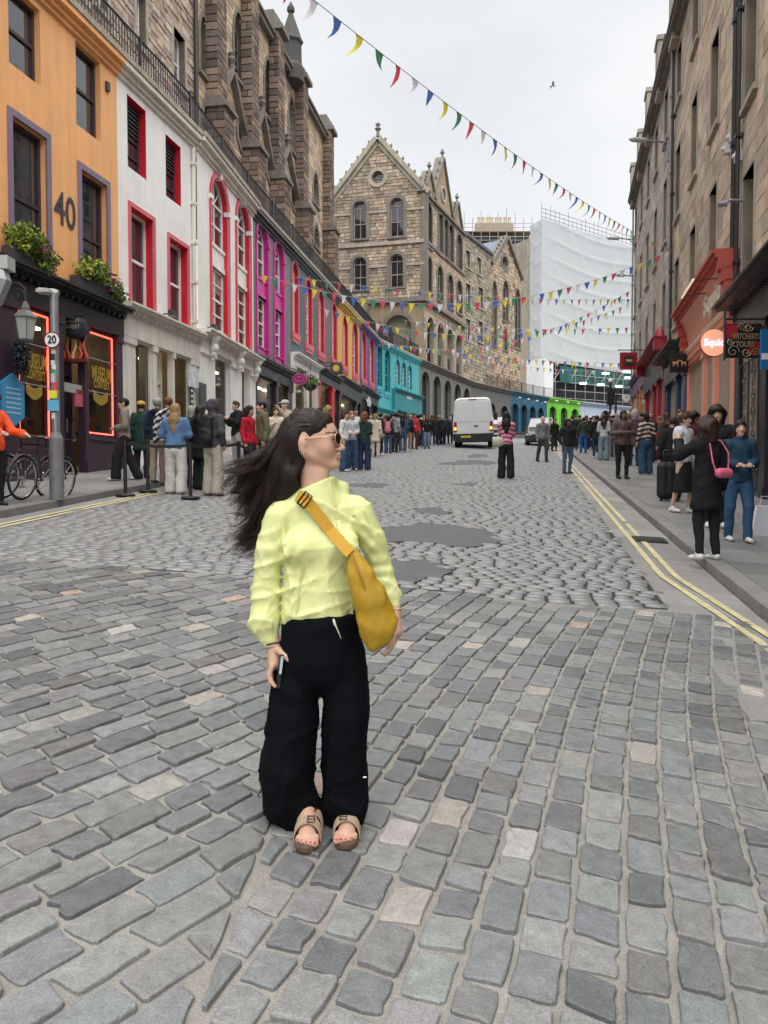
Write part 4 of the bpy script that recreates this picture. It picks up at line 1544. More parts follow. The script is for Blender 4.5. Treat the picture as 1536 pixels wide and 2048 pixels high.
# ---- rubble tenement behind the orange house
ug = FG.u(392)
par = empty('rubble_tenement', FG.P(ug / 2, TZ), 'tall rubble stone tenement rising behind the terrace railing, upper left', 'building')
GT = 25.0
ops = []
for xl, xr, yt, yb in ((281, 300, -20, 96), (354, 376, 62, 170), (200, 226, -130, 20), (283, 303, -330, -150), (352, 374, -190, -60)):
	ops.append((FG.u(xl), FG.u(xr), FG.z(xl, yb), FG.z(xl, yt), 'rect'))
u_s = FG.u(150)
for k in range(2):
	for zz in (TZ + 1.3, TZ + 5.2):
		ops.append((u_s - 3 - 3 * k, u_s - 1.9 - 3 * k, zz, zz + 2.2, 'rect'))
backing(FG, par, [(u_s - 8, TZ), (ug, TZ), (ug, GT), (u_s - 8, GT)], [arch(*o) for o in ops])
masonry(FG, par, u_s - 8, ug, TZ, GT, ops, PAL_RUB, STONE, ch=.26, lw=(.25, .65), seed=4, proud=.05, gap=.03)
for op in ops:
	dressed(FG, par, op, .16, .04, TRIM_L, fm=WHITE, bars=(1, 2))
# ---- gothic hall
hall = empty('gothic_hall', FG.P((ug + FG.len) / 2, TZ), 'long gothic stone hall with buttresses, lancet windows and a pinnacle above the terrace', 'building')
GZ = 25.1
u_e = FG.len
lanc = []
for xl, xr, yt, yb in ((473, 491, 36, 156), (532, 548, 127, 232), (579, 592, 200, 295), (627, 638, 350, 404), (629, 638, 452, 491)):
	a, b = FG.u(xl), FG.u(xr)
	c = (a + b) / 2
	lanc.append((c - .65, c + .65, FG.z(xl, yb), FG.z((xl + xr) / 2, yt), 'pointed'))
rnd = []
for x, y in ((485.5, 273), (541, 340), (588, 393)):
	c, z = FG.uz(x, y)
	rnd.append((c - .75, c + .75, z - .75, z + .75, 'circle'))
tw_ = []
for xl, xr, yt, yb in ((406, 420, 45, 150), (424, 440, 75, 168), (412, 434, 200, 247)):
	tw_.append((FG.u(xl), FG.u(xr), FG.z(xl, yb), FG.z((xl + xr) / 2, yt), 'pointed'))
ops = lanc + rnd + tw_
backing(FG, hall, [(ug, TZ), (u_e, TZ), (u_e, GZ), (ug, GZ)], [arch(*o) for o in ops])
masonry(FG, hall, ug, u_e, TZ, GZ, ops, PAL_BEIGE, STONE, ch=.28, lw=(.35, .9), seed=5, proud=.02, gap=.02)
for op in lanc + tw_:
	dressed(FG, hall, op, .2, .06, TRIM, bars=(1, 3))
for op in rnd:
	dressed(FG, hall, op, .22, .08, TRIM, bars=(2, 2))
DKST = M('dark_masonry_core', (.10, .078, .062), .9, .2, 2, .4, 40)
butt = [(437, 464, 0), (507, 525, 20), (558, 576, 108), (604, 625, 188), (647, 667, 312)]
bu = []
for i, (xl, xr, yt) in enumerate(butt):
	uc = (FG.u(xl, .55) + FG.u(xr, .55)) / 2
	if i == 4:
		uc = u_e - .55
	bu.append(uc)
	w = .55
	zt = GZ + .3
	zo = FG.z(xl, {0: 205, 1: 290, 2: 350, 3: 405, 4: 435}[i], .5)
	b = MB()
	FG.box(b, uc - w + .02, uc + w - .02, TZ, zo, 0, .83)
	FG.box(b, uc - w + .06, uc + w - .06, zo, zt, 0, .53)
	bo = b.build('buttress', DKST, hall)
	FB = Facade((FG.P(uc - w, 0, .85).x, FG.P(uc - w, 0, .85).y), (FG.P(uc + w, 0, .85).x, FG.P(uc + w, 0, .85).y))
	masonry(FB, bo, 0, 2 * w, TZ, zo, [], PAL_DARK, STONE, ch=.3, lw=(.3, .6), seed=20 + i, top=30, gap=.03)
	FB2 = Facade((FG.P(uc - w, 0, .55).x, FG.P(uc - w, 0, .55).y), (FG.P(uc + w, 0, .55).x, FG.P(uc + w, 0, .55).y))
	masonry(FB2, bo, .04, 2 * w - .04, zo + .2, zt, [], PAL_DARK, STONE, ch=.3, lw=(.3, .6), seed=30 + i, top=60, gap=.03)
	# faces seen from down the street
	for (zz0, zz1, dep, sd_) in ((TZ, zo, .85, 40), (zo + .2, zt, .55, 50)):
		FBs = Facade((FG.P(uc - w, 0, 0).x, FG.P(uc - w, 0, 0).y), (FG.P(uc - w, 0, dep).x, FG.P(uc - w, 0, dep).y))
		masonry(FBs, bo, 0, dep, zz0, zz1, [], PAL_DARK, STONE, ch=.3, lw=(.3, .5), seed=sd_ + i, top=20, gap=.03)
	c = MB()
	for k, (za, zb_, ww, oo) in enumerate(((zo - .25, zo - .1, .66, .98), (zo - .1, zo + .05, .62, .9), (zo + .05, zo + .2, .6, .75))):
		FG.box(c, uc - ww, uc + ww, za, zb_, -.02, oo)
	c.build('offset', TRIM, bo)
	c = MB()
	for k in range(4):
		FG.box(c, uc - .66 + k * .02, uc + .66 - k * .02, zt + k * .26, zt + k * .26 + .24, -.3, .78 - k * .16)
		FG.box(c, uc - .6 + k * .02, uc + .6 - k * .02, zt + k * .26 + .24, zt + (k + 1) * .26, -.3, .7 - k * .16)
	c.build('buttress_cap', TRIM, bo)
# gablets over the round windows
for i, (x, y) in enumerate(((487, 178), (542, 253), (587, 315))):
	uc, za = FG.uz(x, y, .2)
	u0, u1 = bu[i] + .5, bu[i + 1] - .5
	uc = (u0 + u1) / 2
	zb0 = rnd[i][3] - .9
	g = MB()
	for (a, b) in (((u0, zb0), (uc, za)), ((uc, za), (u1, zb0))):
		v = Vector((b[0] - a[0], b[1] - a[1]))
		nn = Vector((-v.y, v.x)).normalized() * .2
		FG.slab(g, [(a[0], a[1]), (b[0], b[1]), (b[0] + nn.x, b[1] + nn.y), (a[0] + nn.x, a[1] + nn.y)], -.05, .3)
	g.build('gablet', TRIM, hall)
	f = MB()
	p = FG.P(uc, za + .15, .15)
	f.lathe([(.12, 0), (.08, .25), (.2, .45), (.1, .6), (.16, .72), (.02, .85)], p, 8)
	f.build('finial', TRIM, hall)
ev = MB()
FG.box(ev, ug, u_e, GZ - .25, GZ, -.2, .3)
FG.box(ev, ug, u_e, GZ, GZ + .14, -.2, .42)
ev.build('eaves', TRIM, hall)
rf = MB()
rf.quad(FG.P(ug - 9, GZ + .1, -.1), FG.P(u_e, GZ + .1, -.1), FG.P(u_e, GZ + 3.2, -6), FG.P(ug - 9, GZ + 3.2, -6))
rf.poly([FG.P(u_e, TZ, 0), FG.P(u_e, TZ, -8), FG.P(u_e, GZ, -8), FG.P(u_e, GZ + 3.1, -6), FG.P(u_e, GZ, 0)])
rf.build('roof', SLATE, hall)
# octagonal pinnacle
uc = FG.u(596, .2)
pz = GZ
pn = MB()
p = FG.P(bu[3] - 1.6, 0, .1)
zt1, zt2 = at(596, 85, p.y).z, at(596, 16, p.y).z
pn.lathe([(.75, pz - .5), (.75, pz + .3), (.62, pz + .5), (.6, zt1 - .15), (.72, zt1), (.62, zt1 + .2), (.12, zt2 - .3), (.22, zt2 - .2), (.22, zt2), (.03, zt2 + .35)], (p.x, p.y, 0), 8)
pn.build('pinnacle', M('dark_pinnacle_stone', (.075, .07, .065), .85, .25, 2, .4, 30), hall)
for xx in (397, 452 - 4):
	dp = MB()
	u = FG.u(xx, .1)
	dp.tube([FG.P(u, TZ, .14), FG.P(u, GZ - .2, .14)], .09, 8)
	dp.build('downpipe', IRON if xx < 400 else STEELG, hall)
# ---- gabled hall closing the view (front gable and long side)
FH = Facade((-4.15, 63.8), (3.2, 62.0))
FS = Facade((3.2, 62.0), (7.45, 72.3))
gh = empty('gabled_stone_building', FH.P(FH.len / 2, TZ), 'gabled sandstone building with round-headed windows and a small rose window, centre', 'building')
uA0, zE1 = FH.uz(668, 399)
_, zE2 = FH.uz(846, 383)
zE = (zE1 + zE2) / 2
zA = FH.z(756, 280)
Lh = FH.len
def glim(F, L, zE, zA, uc=None):
	uc = L / 2 if uc is None else uc
	return lambda z: (0, L) if z <= zE else ((z - zE) / (zA - zE) * uc, L - (z - zE) / (zA - zE) * (L - uc))
ops = []
for xl, xr, yt, yb in ((707, 733, 402, 479), (780, 807, 396, 475), (707, 733, 514, 581), (780, 806, 508, 575)):
	ops.append((FH.u(xl), FH.u(xr), FH.z(xl, yb), FH.z((xl + xr) / 2, yt), 'round'))
c, z = FH.uz(755.5, 355)
ops.append((c - .5, c + .5, z - .5, z + .5, 'circle'))
ar = (FH.u(762), FH.u(826), TZ, FH.z(795, 628), 'round')
zbelt = FH.z(750, 606)
backing(FH, gh, [(0, TZ), (Lh, TZ), (Lh, zE), (Lh / 2, zA), (0, zE)], [arch(*o) for o in ops])
masonry(FH, gh, 0, Lh, zbelt, zA, ops, PAL_MIX, STONE, ch=.26, lw=(.25, .6), limit=glim(FH, Lh, zE, zA), seed=8, proud=.05, gap=.03)
for op in ops[:4]:
	dressed(FH, gh, op, .26, .08, TRIM, bars=(2, 2))
dressed(FH, gh, ops[4], .3, .1, TRIM_L, bars=(2, 2))
st = MB()
for y in (424, 489, 533):
	z = FH.z(757, y)
	if y != 489:
		e = [0] + [q for o in ((ops[0], ops[1]) if y == 424 else (ops[2], ops[3])) for q in (o[0] - .26, o[1] + .26)] + [Lh]
		for a, b in zip(e[::2], e[1::2]):
			FH.box(st, a, b, z - .1, z + .1, -.02, .12)
	else:
		FH.box(st, 0, Lh, z - .12, z + .14, -.02, .16)
st.build('string_course', TRIM_L, gh)
for q in (0, 1):
	st = MB()
	FH.box(st, q * Lh - .3, q * Lh + .3, zbelt, zE, -.3, .09)
	st.build('quoin', TRIM, gh)
cp = MB()
crk = MB()
for (a, b) in (((-.25, zE - .25), (Lh / 2, zA)), ((Lh / 2, zA), (Lh + .25, zE - .25))):
	v = Vector((b[0] - a[0], b[1] - a[1]))
	nn = Vector((-v.y, v.x)).normalized()
	FH.slab(cp, [(a[0], a[1]), (b[0], b[1]), (b[0] + nn.x * .35, b[1] + nn.y * .35), (a[0] + nn.x * .35, a[1] + nn.y * .35)], -.4, .3)
	FH.slab(cp, [(a[0] - nn.x * .3, a[1] - nn.y * .3), (b[0] - nn.x * .3, b[1] - nn.y * .3), (b[0], b[1]), (a[0], a[1])], -.4, .1)
	for k in range(8):
		t = (k + .6) / 8.4
		p = FH.P(a[0] + v.x * t + nn.x * .45, a[1] + v.y * t + nn.y * .45, .1)
		cr = MB()
		cr.ell(p, .11, .11, .16, 6, 4)
		cr.build('crocket', TRIM, gh)
cp.build('gable_coping', TRIM_L, gh)
f = MB()
f.lathe([(.16, 0), (.1, .4), (.28, .6), (.1, .75), (.22, .95), (.03, 1.15)], FH.P(Lh / 2, zA + .25, .05), 8)
f.build('finial', TRIM, gh)
# arched porch over the terrace walk
FHp = Facade((FH.P(3.2, 0, .5).x, FH.P(3.2, 0, .5).y), (FH.P(Lh + .1, 0, .5).x, FH.P(Lh + .1, 0, .5).y))
ap = (FHp.u(770), FHp.u(823), TZ, FHp.z(797, 630))
mb = MB()
FHp.wall(mb, [(0, TZ), (FHp.len, TZ), (FHp.len, zbelt), (0, zbelt)], [arch(*ap, 'round')], depth=2.4)
mb.build('porch_wall', M('porch_ashlar', (.34, .265, .17), .85, .2, 1.5, .3, 30, streak=.25), gh)
mb = MB()
ring(FHp, mb, *ap, 'round', .3, -.02, .08)
mb.build('arch_ring', TRIM, gh)
mb = MB()
FHp.box(mb, -.2, FHp.len + .2, zbelt - .2, zbelt + .15, -.4, .3)
mb.build('belt_course', TRIM, gh)
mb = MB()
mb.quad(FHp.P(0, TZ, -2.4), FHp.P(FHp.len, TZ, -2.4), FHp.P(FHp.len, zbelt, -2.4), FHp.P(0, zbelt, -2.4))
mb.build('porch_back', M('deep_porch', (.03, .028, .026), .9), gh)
# long side
zES = FS.z(850, 385)
opsS = []
for xl, xr, yt, yb, kd in ((850, 862, 404, 488, 'round'), (875, 884, 424, 505, 'round'), (886, 895, 436, 512, 'round'), (896, 905, 448, 520, 'round'), (912, 922, 468, 534, 'round'),
						   (852, 862, 513, 580, 'round'), (873, 884, 531, 597, 'round'), (894, 904, 548, 612, 'round'), (912, 922, 561, 623, 'round')):
	opsS.append((FS.u(xl), FS.u(xr), FS.z(xl, yb), FS.z((xl + xr) / 2, yt), kd))
arcs = []
na = 4
for i in range(na):
	a = .5 + i * (FS.len - .6) / na
	arcs.append((a, a + (FS.len - .6) / na - .75, TZ, TZ + 3.7, 'round'))
backing(FS, gh, [(0, TZ), (FS.len, TZ), (FS.len, zES), (0, zES)], [arch(*o) for o in opsS + arcs], depth=.5)
masonry(FS, gh, 0, FS.len, TZ, zES, opsS + arcs, PAL_BEIGE, STONE, ch=.28, lw=(.3, .7), seed=9, proud=.04, gap=.03)
for op in opsS:
	dressed(FS, gh, op, .2, .08, TRIM, bars=(1, 2))
for a in arcs:
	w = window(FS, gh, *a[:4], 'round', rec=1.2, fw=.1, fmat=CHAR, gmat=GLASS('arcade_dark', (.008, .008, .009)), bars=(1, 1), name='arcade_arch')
	e = MB()
	ring(FS, e, *a[:4], 'round', .25, -.02, .1)
	e.build('arch_ring', TRIM_L, w)
st = MB()
FS.box(st, 0, FS.len, FS.z(880, 508) - .12, FS.z(880, 508) + .12, -.02, .15)
FS.box(st, 0, FS.len, TZ + 4.6, TZ + 4.9, -.02, .35)
FS.box(st, 0, FS.len, zES - .2, zES, -.02, .25)
st.build('string_course', TRIM, gh)
for (xa, ya, hw, nm) in ((853, 338, 1.2, 0), (887, 320, 2.6, 1), (916, 408, 1.2, 2)):
	uc, za = FS.uz(xa, ya, .1)
	uc = min(max(uc, hw), FS.len - hw)
	g = MB()
	FS.slab(g, [(uc - hw, zES - .1), (uc + hw, zES - .1), (uc, za)], -.5, .06)
	go = g.build('side_gable', M('gable_stone', (.34, .25, .155), .88, .25, 2, .5, 25), gh)
	c = MB()
	for sgn in (-1, 1):
		a, b = (uc + sgn * (hw + .15), zES - .1), (uc, za + .1)
		v = Vector((b[0] - a[0], b[1] - a[1]))
		nn = Vector((v.y, -v.x)).normalized() * (.22 * (1 if sgn > 0 else -1))
		FS.slab(c, [a, b, (b[0] + nn.x, b[1] + nn.y), (a[0] + nn.x, a[1] + nn.y)], -.55, .22)
		for k in range(5):
			t = (k + .7) / 5.6
			c.ell(FS.P(a[0] + v.x * t + nn.x * 1.5, a[1] + v.y * t + nn.y * 1.5, 0), .1, .1, .15, 5, 4)
	c.build('gable_coping', TRIM, go)
	f = MB()
	f.lathe([(.12, 0), (.07, .35), (.2, .5), (.05, .85)], FS.P(uc, za + .1, 0), 6)
	f.build('finial', TRIM, go)
	if nm == 1:
		zc = zES + (za - zES) * .32
		f = MB()
		ring(FS, f, uc - .5, uc + .5, zc - .5, zc + .5, 'circle', .2, .0, .15)
		f.build('rose_window', TRIM_L, go)
		f = MB()
		f.poly(FS.poly3(arch(uc - .5, uc + .5, zc - .5, zc + .5, 'circle'), .08))
		f.build('pane', GLASS_D, go)
# roofs
rf = MB()
ridge_z = zA - .1
fm, bm = FH.P(Lh / 2, ridge_z, -.2), FH.P(Lh / 2, ridge_z, -11)
rf.quad(FH.P(0, zE, -.2), fm, bm, FH.P(0, zE, -11))
rf.quad(fm, FH.P(Lh, zE, -.2), FH.P(Lh, zE, -11), bm)
sr0, sr1 = FS.P(0, zES + 4.0, -4), FS.P(FS.len, zES + 4.0, -4)
rf.quad(FS.P(0, zES, 0), FS.P(FS.len, zES, 0), sr1, sr0)
rf.poly([FS.P(FS.len, zES, 0), FS.P(FS.len, zES, -8), sr1])
rf.quad(sr0, sr1, FS.P(FS.len, zES, -8), FS.P(0, zES, -8))
rf.build('roof', SLATE, gh)
# ---- plain stone house and second gable further along
FP = Facade((7.45, 72.3), (10.95, 79.0))
ph = empty('plain_stone_house', FP.P(FP.len / 2, TZ), 'plain grey stone house with sash windows between the two gabled buildings', 'building')
zP = FP.z(930, 470)
ops = []
for xl, xr, yt, yb in ((930, 938, 498, 532), (952, 960, 512, 545), (930, 939, 565, 607), (955, 964, 572, 614), (930, 939, 636, 680), (955, 964, 640, 682)):
	ops.append((FP.u(xl), FP.u(xr), FP.z(xl, yb), FP.z(xl, yt), 'rect'))
backing(FP, ph, [(0, TZ), (FP.len, TZ), (FP.len, zP), (0, zP)], [arch(*o) for o in ops])
masonry(FP, ph, 0, FP.len, TZ, zP, ops, [(.36, .31, .23), (.40, .34, .25), (.31, .27, .20), (.25, .21, .165), (.43, .37, .28)], STONE, ch=.3, lw=(.3, .7), seed=12, proud=.05, gap=.03, top=200)
for op in ops:
	dressed(FP, ph, op, .16, .05, TRIM_L, fm=WHITE, bars=(2, 2))
rf = MB()
FP.box(rf, 0, FP.len, zP, zP + .3, -.4, .2)
rf.quad(FP.P(0, zP + .2, 0), FP.P(FP.len, zP + .2, 0), FP.P(FP.len, zP + 3, -4), FP.P(0, zP + 3, -4))
rf.build('roof', SLATE, ph)
FQ = Facade((10.95, 79.0), (15.9, 86.2))
g2 = empty('far_gabled_hall', FQ.P(FQ.len / 2, TZ), 'sandstone hall with one steep gable and tall lancets beside the white scaffold sheet', 'building')
zE = FQ.z(983, 528)
Lq = FQ.len * .8
uc = Lq * .48
zA = FQ.z(1008, 482)
ops = []
for xl, xr, yt, yb in ((983, 991, 562, 690), (1004, 1014, 561, 640), (1028, 1038, 578, 695), (1006, 1012, 655, 700)):
	ops.append((FQ.u(xl), FQ.u(xr), FQ.z(xl, yb), FQ.z((xl + xr) / 2, yt), 'pointed'))
c, z = FQ.uz(1009, 526)
ops.append((c - .65, c + .65, z - .65, z + .65, 'circle'))
zA = max(zA, z + 2.6)
backing(FQ, g2, [(0, TZ), (FQ.len, TZ), (FQ.len, zE - 3), (Lq, zE - 3), (Lq, zE), (uc, zA), (0, zE)], [arch(*o) for o in ops])
masonry(FQ, g2, 0, Lq, TZ, zA, ops, PAL_BEIGE + [(.25, .19, .13)], STONE, ch=.32, lw=(.35, .8), limit=glim(FQ, Lq, zE, zA, uc), seed=13, proud=.05, gap=.03, top=200)
for op in ops[:4]:
	dressed(FQ, g2, op, .18, .07, TRIM, bars=(1, 3))
dressed(FQ, g2, ops[4], .25, .1, TRIM, bars=(2, 2))
cp = MB()
for (a, b) in (((-.1, zE - .15), (uc, zA)), ((uc, zA), (Lq + .1, zE - .15))):
	v = Vector((b[0] - a[0], b[1] - a[1]))
	nn = Vector((-v.y, v.x)).normalized()
	FQ.slab(cp, [a, b, (b[0] + nn.x * .4, b[1] + nn.y * .4), (a[0] + nn.x * .4, a[1] + nn.y * .4)], -.5, .3)
	for k in range(7):
		t = (k + .6) / 7.4
		cp.ell(FQ.P(a[0] + v.x * t + nn.x * .5, a[1] + v.y * t + nn.y * .5, 0), .13, .13, .18, 5, 4)
cp.build('gable_coping', TRIM, g2)
rf = MB()
rf.quad(FQ.P(0, zE, 0), FQ.P(uc, zA, 0), FQ.P(uc, zA, -9), FQ.P(0, zE, -9))
rf.quad(FQ.P(uc, zA, 0), FQ.P(Lq, zE, 0), FQ.P(Lq, zE, -9), FQ.P(uc, zA, -9))
rf.build('roof', M('blue_grey_slate', (.16, .18, .23), .6, .15, 2, .3, 15), g2)
# ---- scaffolded building wrapped in white sheeting
SHEET = M('white_sheeting', (.50, .515, .525), .7, .05, .5, .12, 9, dist=.04)
SCAF = M('scaffold_tube', (.33, .33, .34), .45, .15, 5, .1, 30, metal=.3)
D0 = 104.0
pL, pC, pR = at(1059, 700, D0), at(1082, 700, D0 - 1.5), at(1290, 700, D0 + 9)
sc = empty('scaffolded_building', (pC.x + 5, pC.y + 4, TZ), 'building wrapped in creased white scaffold sheeting at the top of the street', 'building')
def cloth(a, b, topa, topb, bota, botb, nu, nz, seed):
	r = np.random.RandomState(seed)
	vs, fs = [], []
	ax = (b - a)
	ax.z = 0
	nrm = Vector((ax.y, -ax.x, 0)).normalized()
	ph = r.rand(8) * 6
	for j in range(nz + 1):
		t = j / nz
		for i in range(nu + 1):
			s = i / nu
			zt, zb = topa + (topb - topa) * s, bota + (botb - bota) * s
			lv = (1 - t) * 7.5
			sag = abs(((lv + .35 * math.sin(4 * s + ph[0])) % 1.0) - .5)
			d = .16 * (sag * 2) ** 6 + .05 * math.sin(9 * s + 7 * t + ph[1])
			tri_ = abs(((s * 3.2 + t * 2.2 + ph[3]) % 1.0) - .5)
			d += .1 * max(0, .05 - tri_) / .05
			d *= .5 * min(1, 6 * s, 6 * (1 - s))
			z = zb + (zt - zb) * t
			p = a + ax * s + nrm * d
			vs.append((p.x, p.y, z))
	for j in range(nz):
		for i in range(nu):
			q = j * (nu + 1) + i
			fs.append((q, q + 1, q + nu + 2, q + nu + 1))
	return vs, fs
zTL, zTC, zTR = at(1059, 452, D0).z, at(1082, 445, D0).z, at(1265, 494, D0 + 7).z
zB = at(1060, 720, D0).z
v, f = cloth(pL, pC, zTL, zTC, zB, zB - .3, 6, 90, 1)
mobj('sheeting', v, f, SHEET, sc, smooth=True)
v, f = cloth(pC, pR, zTC, zTR, zB - .3, zB - .9, 60, 90, 2)
mobj('sheeting', v, f, SHEET, sc, smooth=True)
core = MB()
axv = (pR - pC)
nb_ = Vector((-axv.y, axv.x, 0)).normalized()
core.box((pC.x + nb_.x * .8, pC.y + nb_.y * .8, TZ + 6.4), (axv.x, axv.y, 0), nb_ * 10, (0, 0, zTR - TZ - 7.2))
core.build('wall', TRIM_L, sc)
# scaffold tubes above and beside the sheet
r = np.random.RandomState(4)
for i in range(26):
	s = i / 25
	p = pC + axv * s
	zt = zTC + (zTR - zTC) * s
	mb = MB()
	mb.tube([(p.x, p.y + .3, zt - 1), (p.x, p.y + .3, zt + .9 + 1.3 * r.rand())], .045, 5)
	mb.build('scaffold_pole', SCAF, sc)
for dz in (.4, .95, 1.5):
	mb = MB()
	mb.tube([(pC.x, pC.y + .3, zTC + dz), (pR.x, pR.y + .3, zTR + dz)], .045, 5)
	mb.build('scaffold_rail', SCAF, sc)
# left bays without sheeting
BOARD = M('scaffold_board', (.22, .17, .11), .8, .25, 3, .3, 20)
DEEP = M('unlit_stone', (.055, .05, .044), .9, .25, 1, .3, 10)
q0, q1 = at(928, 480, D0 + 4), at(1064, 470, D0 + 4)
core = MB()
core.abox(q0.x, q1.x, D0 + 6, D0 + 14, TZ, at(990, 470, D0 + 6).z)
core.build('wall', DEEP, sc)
for k, y in enumerate((462, 488, 515, 545, 580, 620)):
	z = at(1000, y, D0 + 4).z
	b = MB()
	b.abox(q0.x, q1.x, D0 + 4, D0 + 5.6, z - .12, z)
	b.build('scaffold_deck', BOARD, sc)
	for dz in (.5, 1.0):
		b = MB()
		b.tube([(q0.x, D0 + 3.95, z + dz), (q1.x, D0 + 3.95, z + dz)], .045, 5)
		b.build('scaffold_rail', SCAF, sc)
for i in range(9):
	x = q0.x + (q1.x - q0.x) * i / 8
	b = MB()
	b.tube([(x, D0 + 3.9, TZ + 2), (x, D0 + 3.9, at(1000, 440 - 25 * r.rand(), D0 + 4).z)], .05, 5)
	b.build('scaffold_pole', SCAF, sc)
# chimney stack with pots
c0, c1 = at(952, 455, D0 + 9), at(1027, 434, D0 + 9)
ch = MB()
ch.abox(c0.x, c1.x, D0 + 9, D0 + 10.5, c0.z - 4, at(990, 445, D0 + 9).z)
cho = ch.build('chimney', M('chimney_stone', (.36, .30, .21), .9, .2, 2, .3, 20), sc)
for i in range(8):
	x = c0.x + .5 + (c1.x - c0.x - 1) * i / 7
	b = MB()
	zc = at(990, 445, D0 + 9).z
	b.lathe([(.26, 0), (.2, .5), (.24, .95)], (x, D0 + 9.7, zc), 8)
	b.build('chimney_pot', M('buff_clay', (.55, .45, .30), .85, .1), cho)
# open lower scaffold with green netting under the sheet
NET = M('green_netting', (.02, .10, .085), .9, .2, 4, .3, 60)
lo0, lo1 = at(1090, 760, D0 - 2), at(1300, 760, D0 + 7)
lz0, lz1 = TZ + .1, zB - .3
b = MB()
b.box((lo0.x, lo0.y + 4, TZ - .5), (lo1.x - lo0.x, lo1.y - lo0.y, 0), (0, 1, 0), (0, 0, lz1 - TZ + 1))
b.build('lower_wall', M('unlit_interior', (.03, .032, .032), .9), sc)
b = MB()
zn0, zn1 = at(1180, 766, D0).z, at(1180, 738, D0).z
b.quad((lo0.x + 2.2, lo0.y + 1, zn0), (lo1.x, lo1.y + 1, zn0 - .3), (lo1.x, lo1.y + 1, zn1), (lo0.x + 2.2, lo0.y + 1, zn1 + .3))
b.build('netting', NET, sc)
for i in range(12):
	s = i / 11
	b = MB()
	p = lo0 + (lo1 - lo0) * s
	b.tube([(p.x, p.y, TZ), (p.x, p.y, lz1)], .05, 5)
	b.build('scaffold_pole', SCAF, sc)
for k in range(5):
	z = TZ + .6 + k * 1.05
	b = MB()
	b.tube([(lo0.x, lo0.y, z), (lo1.x, lo1.y, z)], .05, 5)
	b.build('scaffold_rail', SCAF, sc)
for k in range(14):
	s0, s1 = k / 14, (k + 1) / 14
	a, c = lo0 + (lo1 - lo0) * s0, lo0 + (lo1 - lo0) * s1
	za, zb_ = (zn0, zn1) if k % 2 else (zn1, zn0)
	b = MB()
	b.tube([(a.x, a.y, za), (c.x, c.y, zb_)], .045, 5)
	b.build('lattice_brace', SCAF, sc)
for (xx, yy) in ((1205, 748), (1247, 745), (1250, 757), (1195, 771), (1232, 774), (1160, 768)):
	p = at(xx, yy, D0 - 1)
	b = MB()
	b.box(p, (.9, 0, 0), (0, .25, 0), (0, 0, .22))
	b.build('work_lamp', EMIT('work_lamp_light', (1, .98, .9), 1.0), sc)
# white hoarding on the terrace
hb = at(1026, 790, 96)
hz0, hz1 = TZ, at(1060, 722, 96).z
b = MB()
h0, h1 = at(1027, 760, 97), at(1088, 760, 94)
b.box((h0.x, h0.y, hz0), (h1.x - h0.x, h1.y - h0.y, 0), (2, 4, 0), (0, 0, hz1 - hz0))
ho = b.build('site_hoarding', WHITE)
tag(ho, 'white site hoarding box on the terrace below the scaffold sheeting', 'hoarding')
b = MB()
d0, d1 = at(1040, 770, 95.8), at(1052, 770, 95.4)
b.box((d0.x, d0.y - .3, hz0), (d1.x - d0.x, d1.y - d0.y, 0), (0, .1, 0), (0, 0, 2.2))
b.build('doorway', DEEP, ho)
# ------------------------------------------------------------------ right side: stone tenements over shops
FR = Facade(tuple(RF0 - RFD * 22), tuple(RF0 + RFD * 32.5), flip=-1)
PAL_R = [(.36, .285, .195), (.33, .26, .18), (.39, .31, .215), (.30, .235, .165), (.35, .27, .175), (.27, .21, .155), (.37, .29, .21), (.31, .25, .19)]
PAL_R2 = [(.27, .245, .215), (.30, .265, .225), (.24, .22, .20), (.32, .28, .235), (.28, .24, .20)]
PAL_R, PAL_R2 = tint(PAL_R, 1.62, .22), tint(PAL_R2, 1.6, .15)
RZ = 18.85
def yat(F, Y):
	"""u where the facade is Y ahead"""
	return (Y - F.o.y) / F.d.y
cols_u = [FR.u(1428), FR.u(1386), FR.u(1354)]
du_ = (cols_u[2] - cols_u[0]) / 2
uRA, uRB, uRC = FR.u(1472), FR.u(1342), FR.len
WIN_W = 1.15
tens = [('near_tenement', 'nearest stone tenement above the black shopfront, far right edge', 4.0, uRA, [FR.u(1501) - 3.9 * k for k in range(4)], -1.25, PAL_R, 7),
		('tenement', 'tall brown stone tenement above the coral shop', uRA, uRB, [cols_u[0] + .05, cols_u[1], cols_u[2]], 0, PAL_R, 5),
		('grey_tenement', 'greyer stone tenement with downpipes further up the right side', uRB, uRC, [uRB + 2.2 + 3.6 * k for k in range(5)], .15, PAL_R2, 5)]
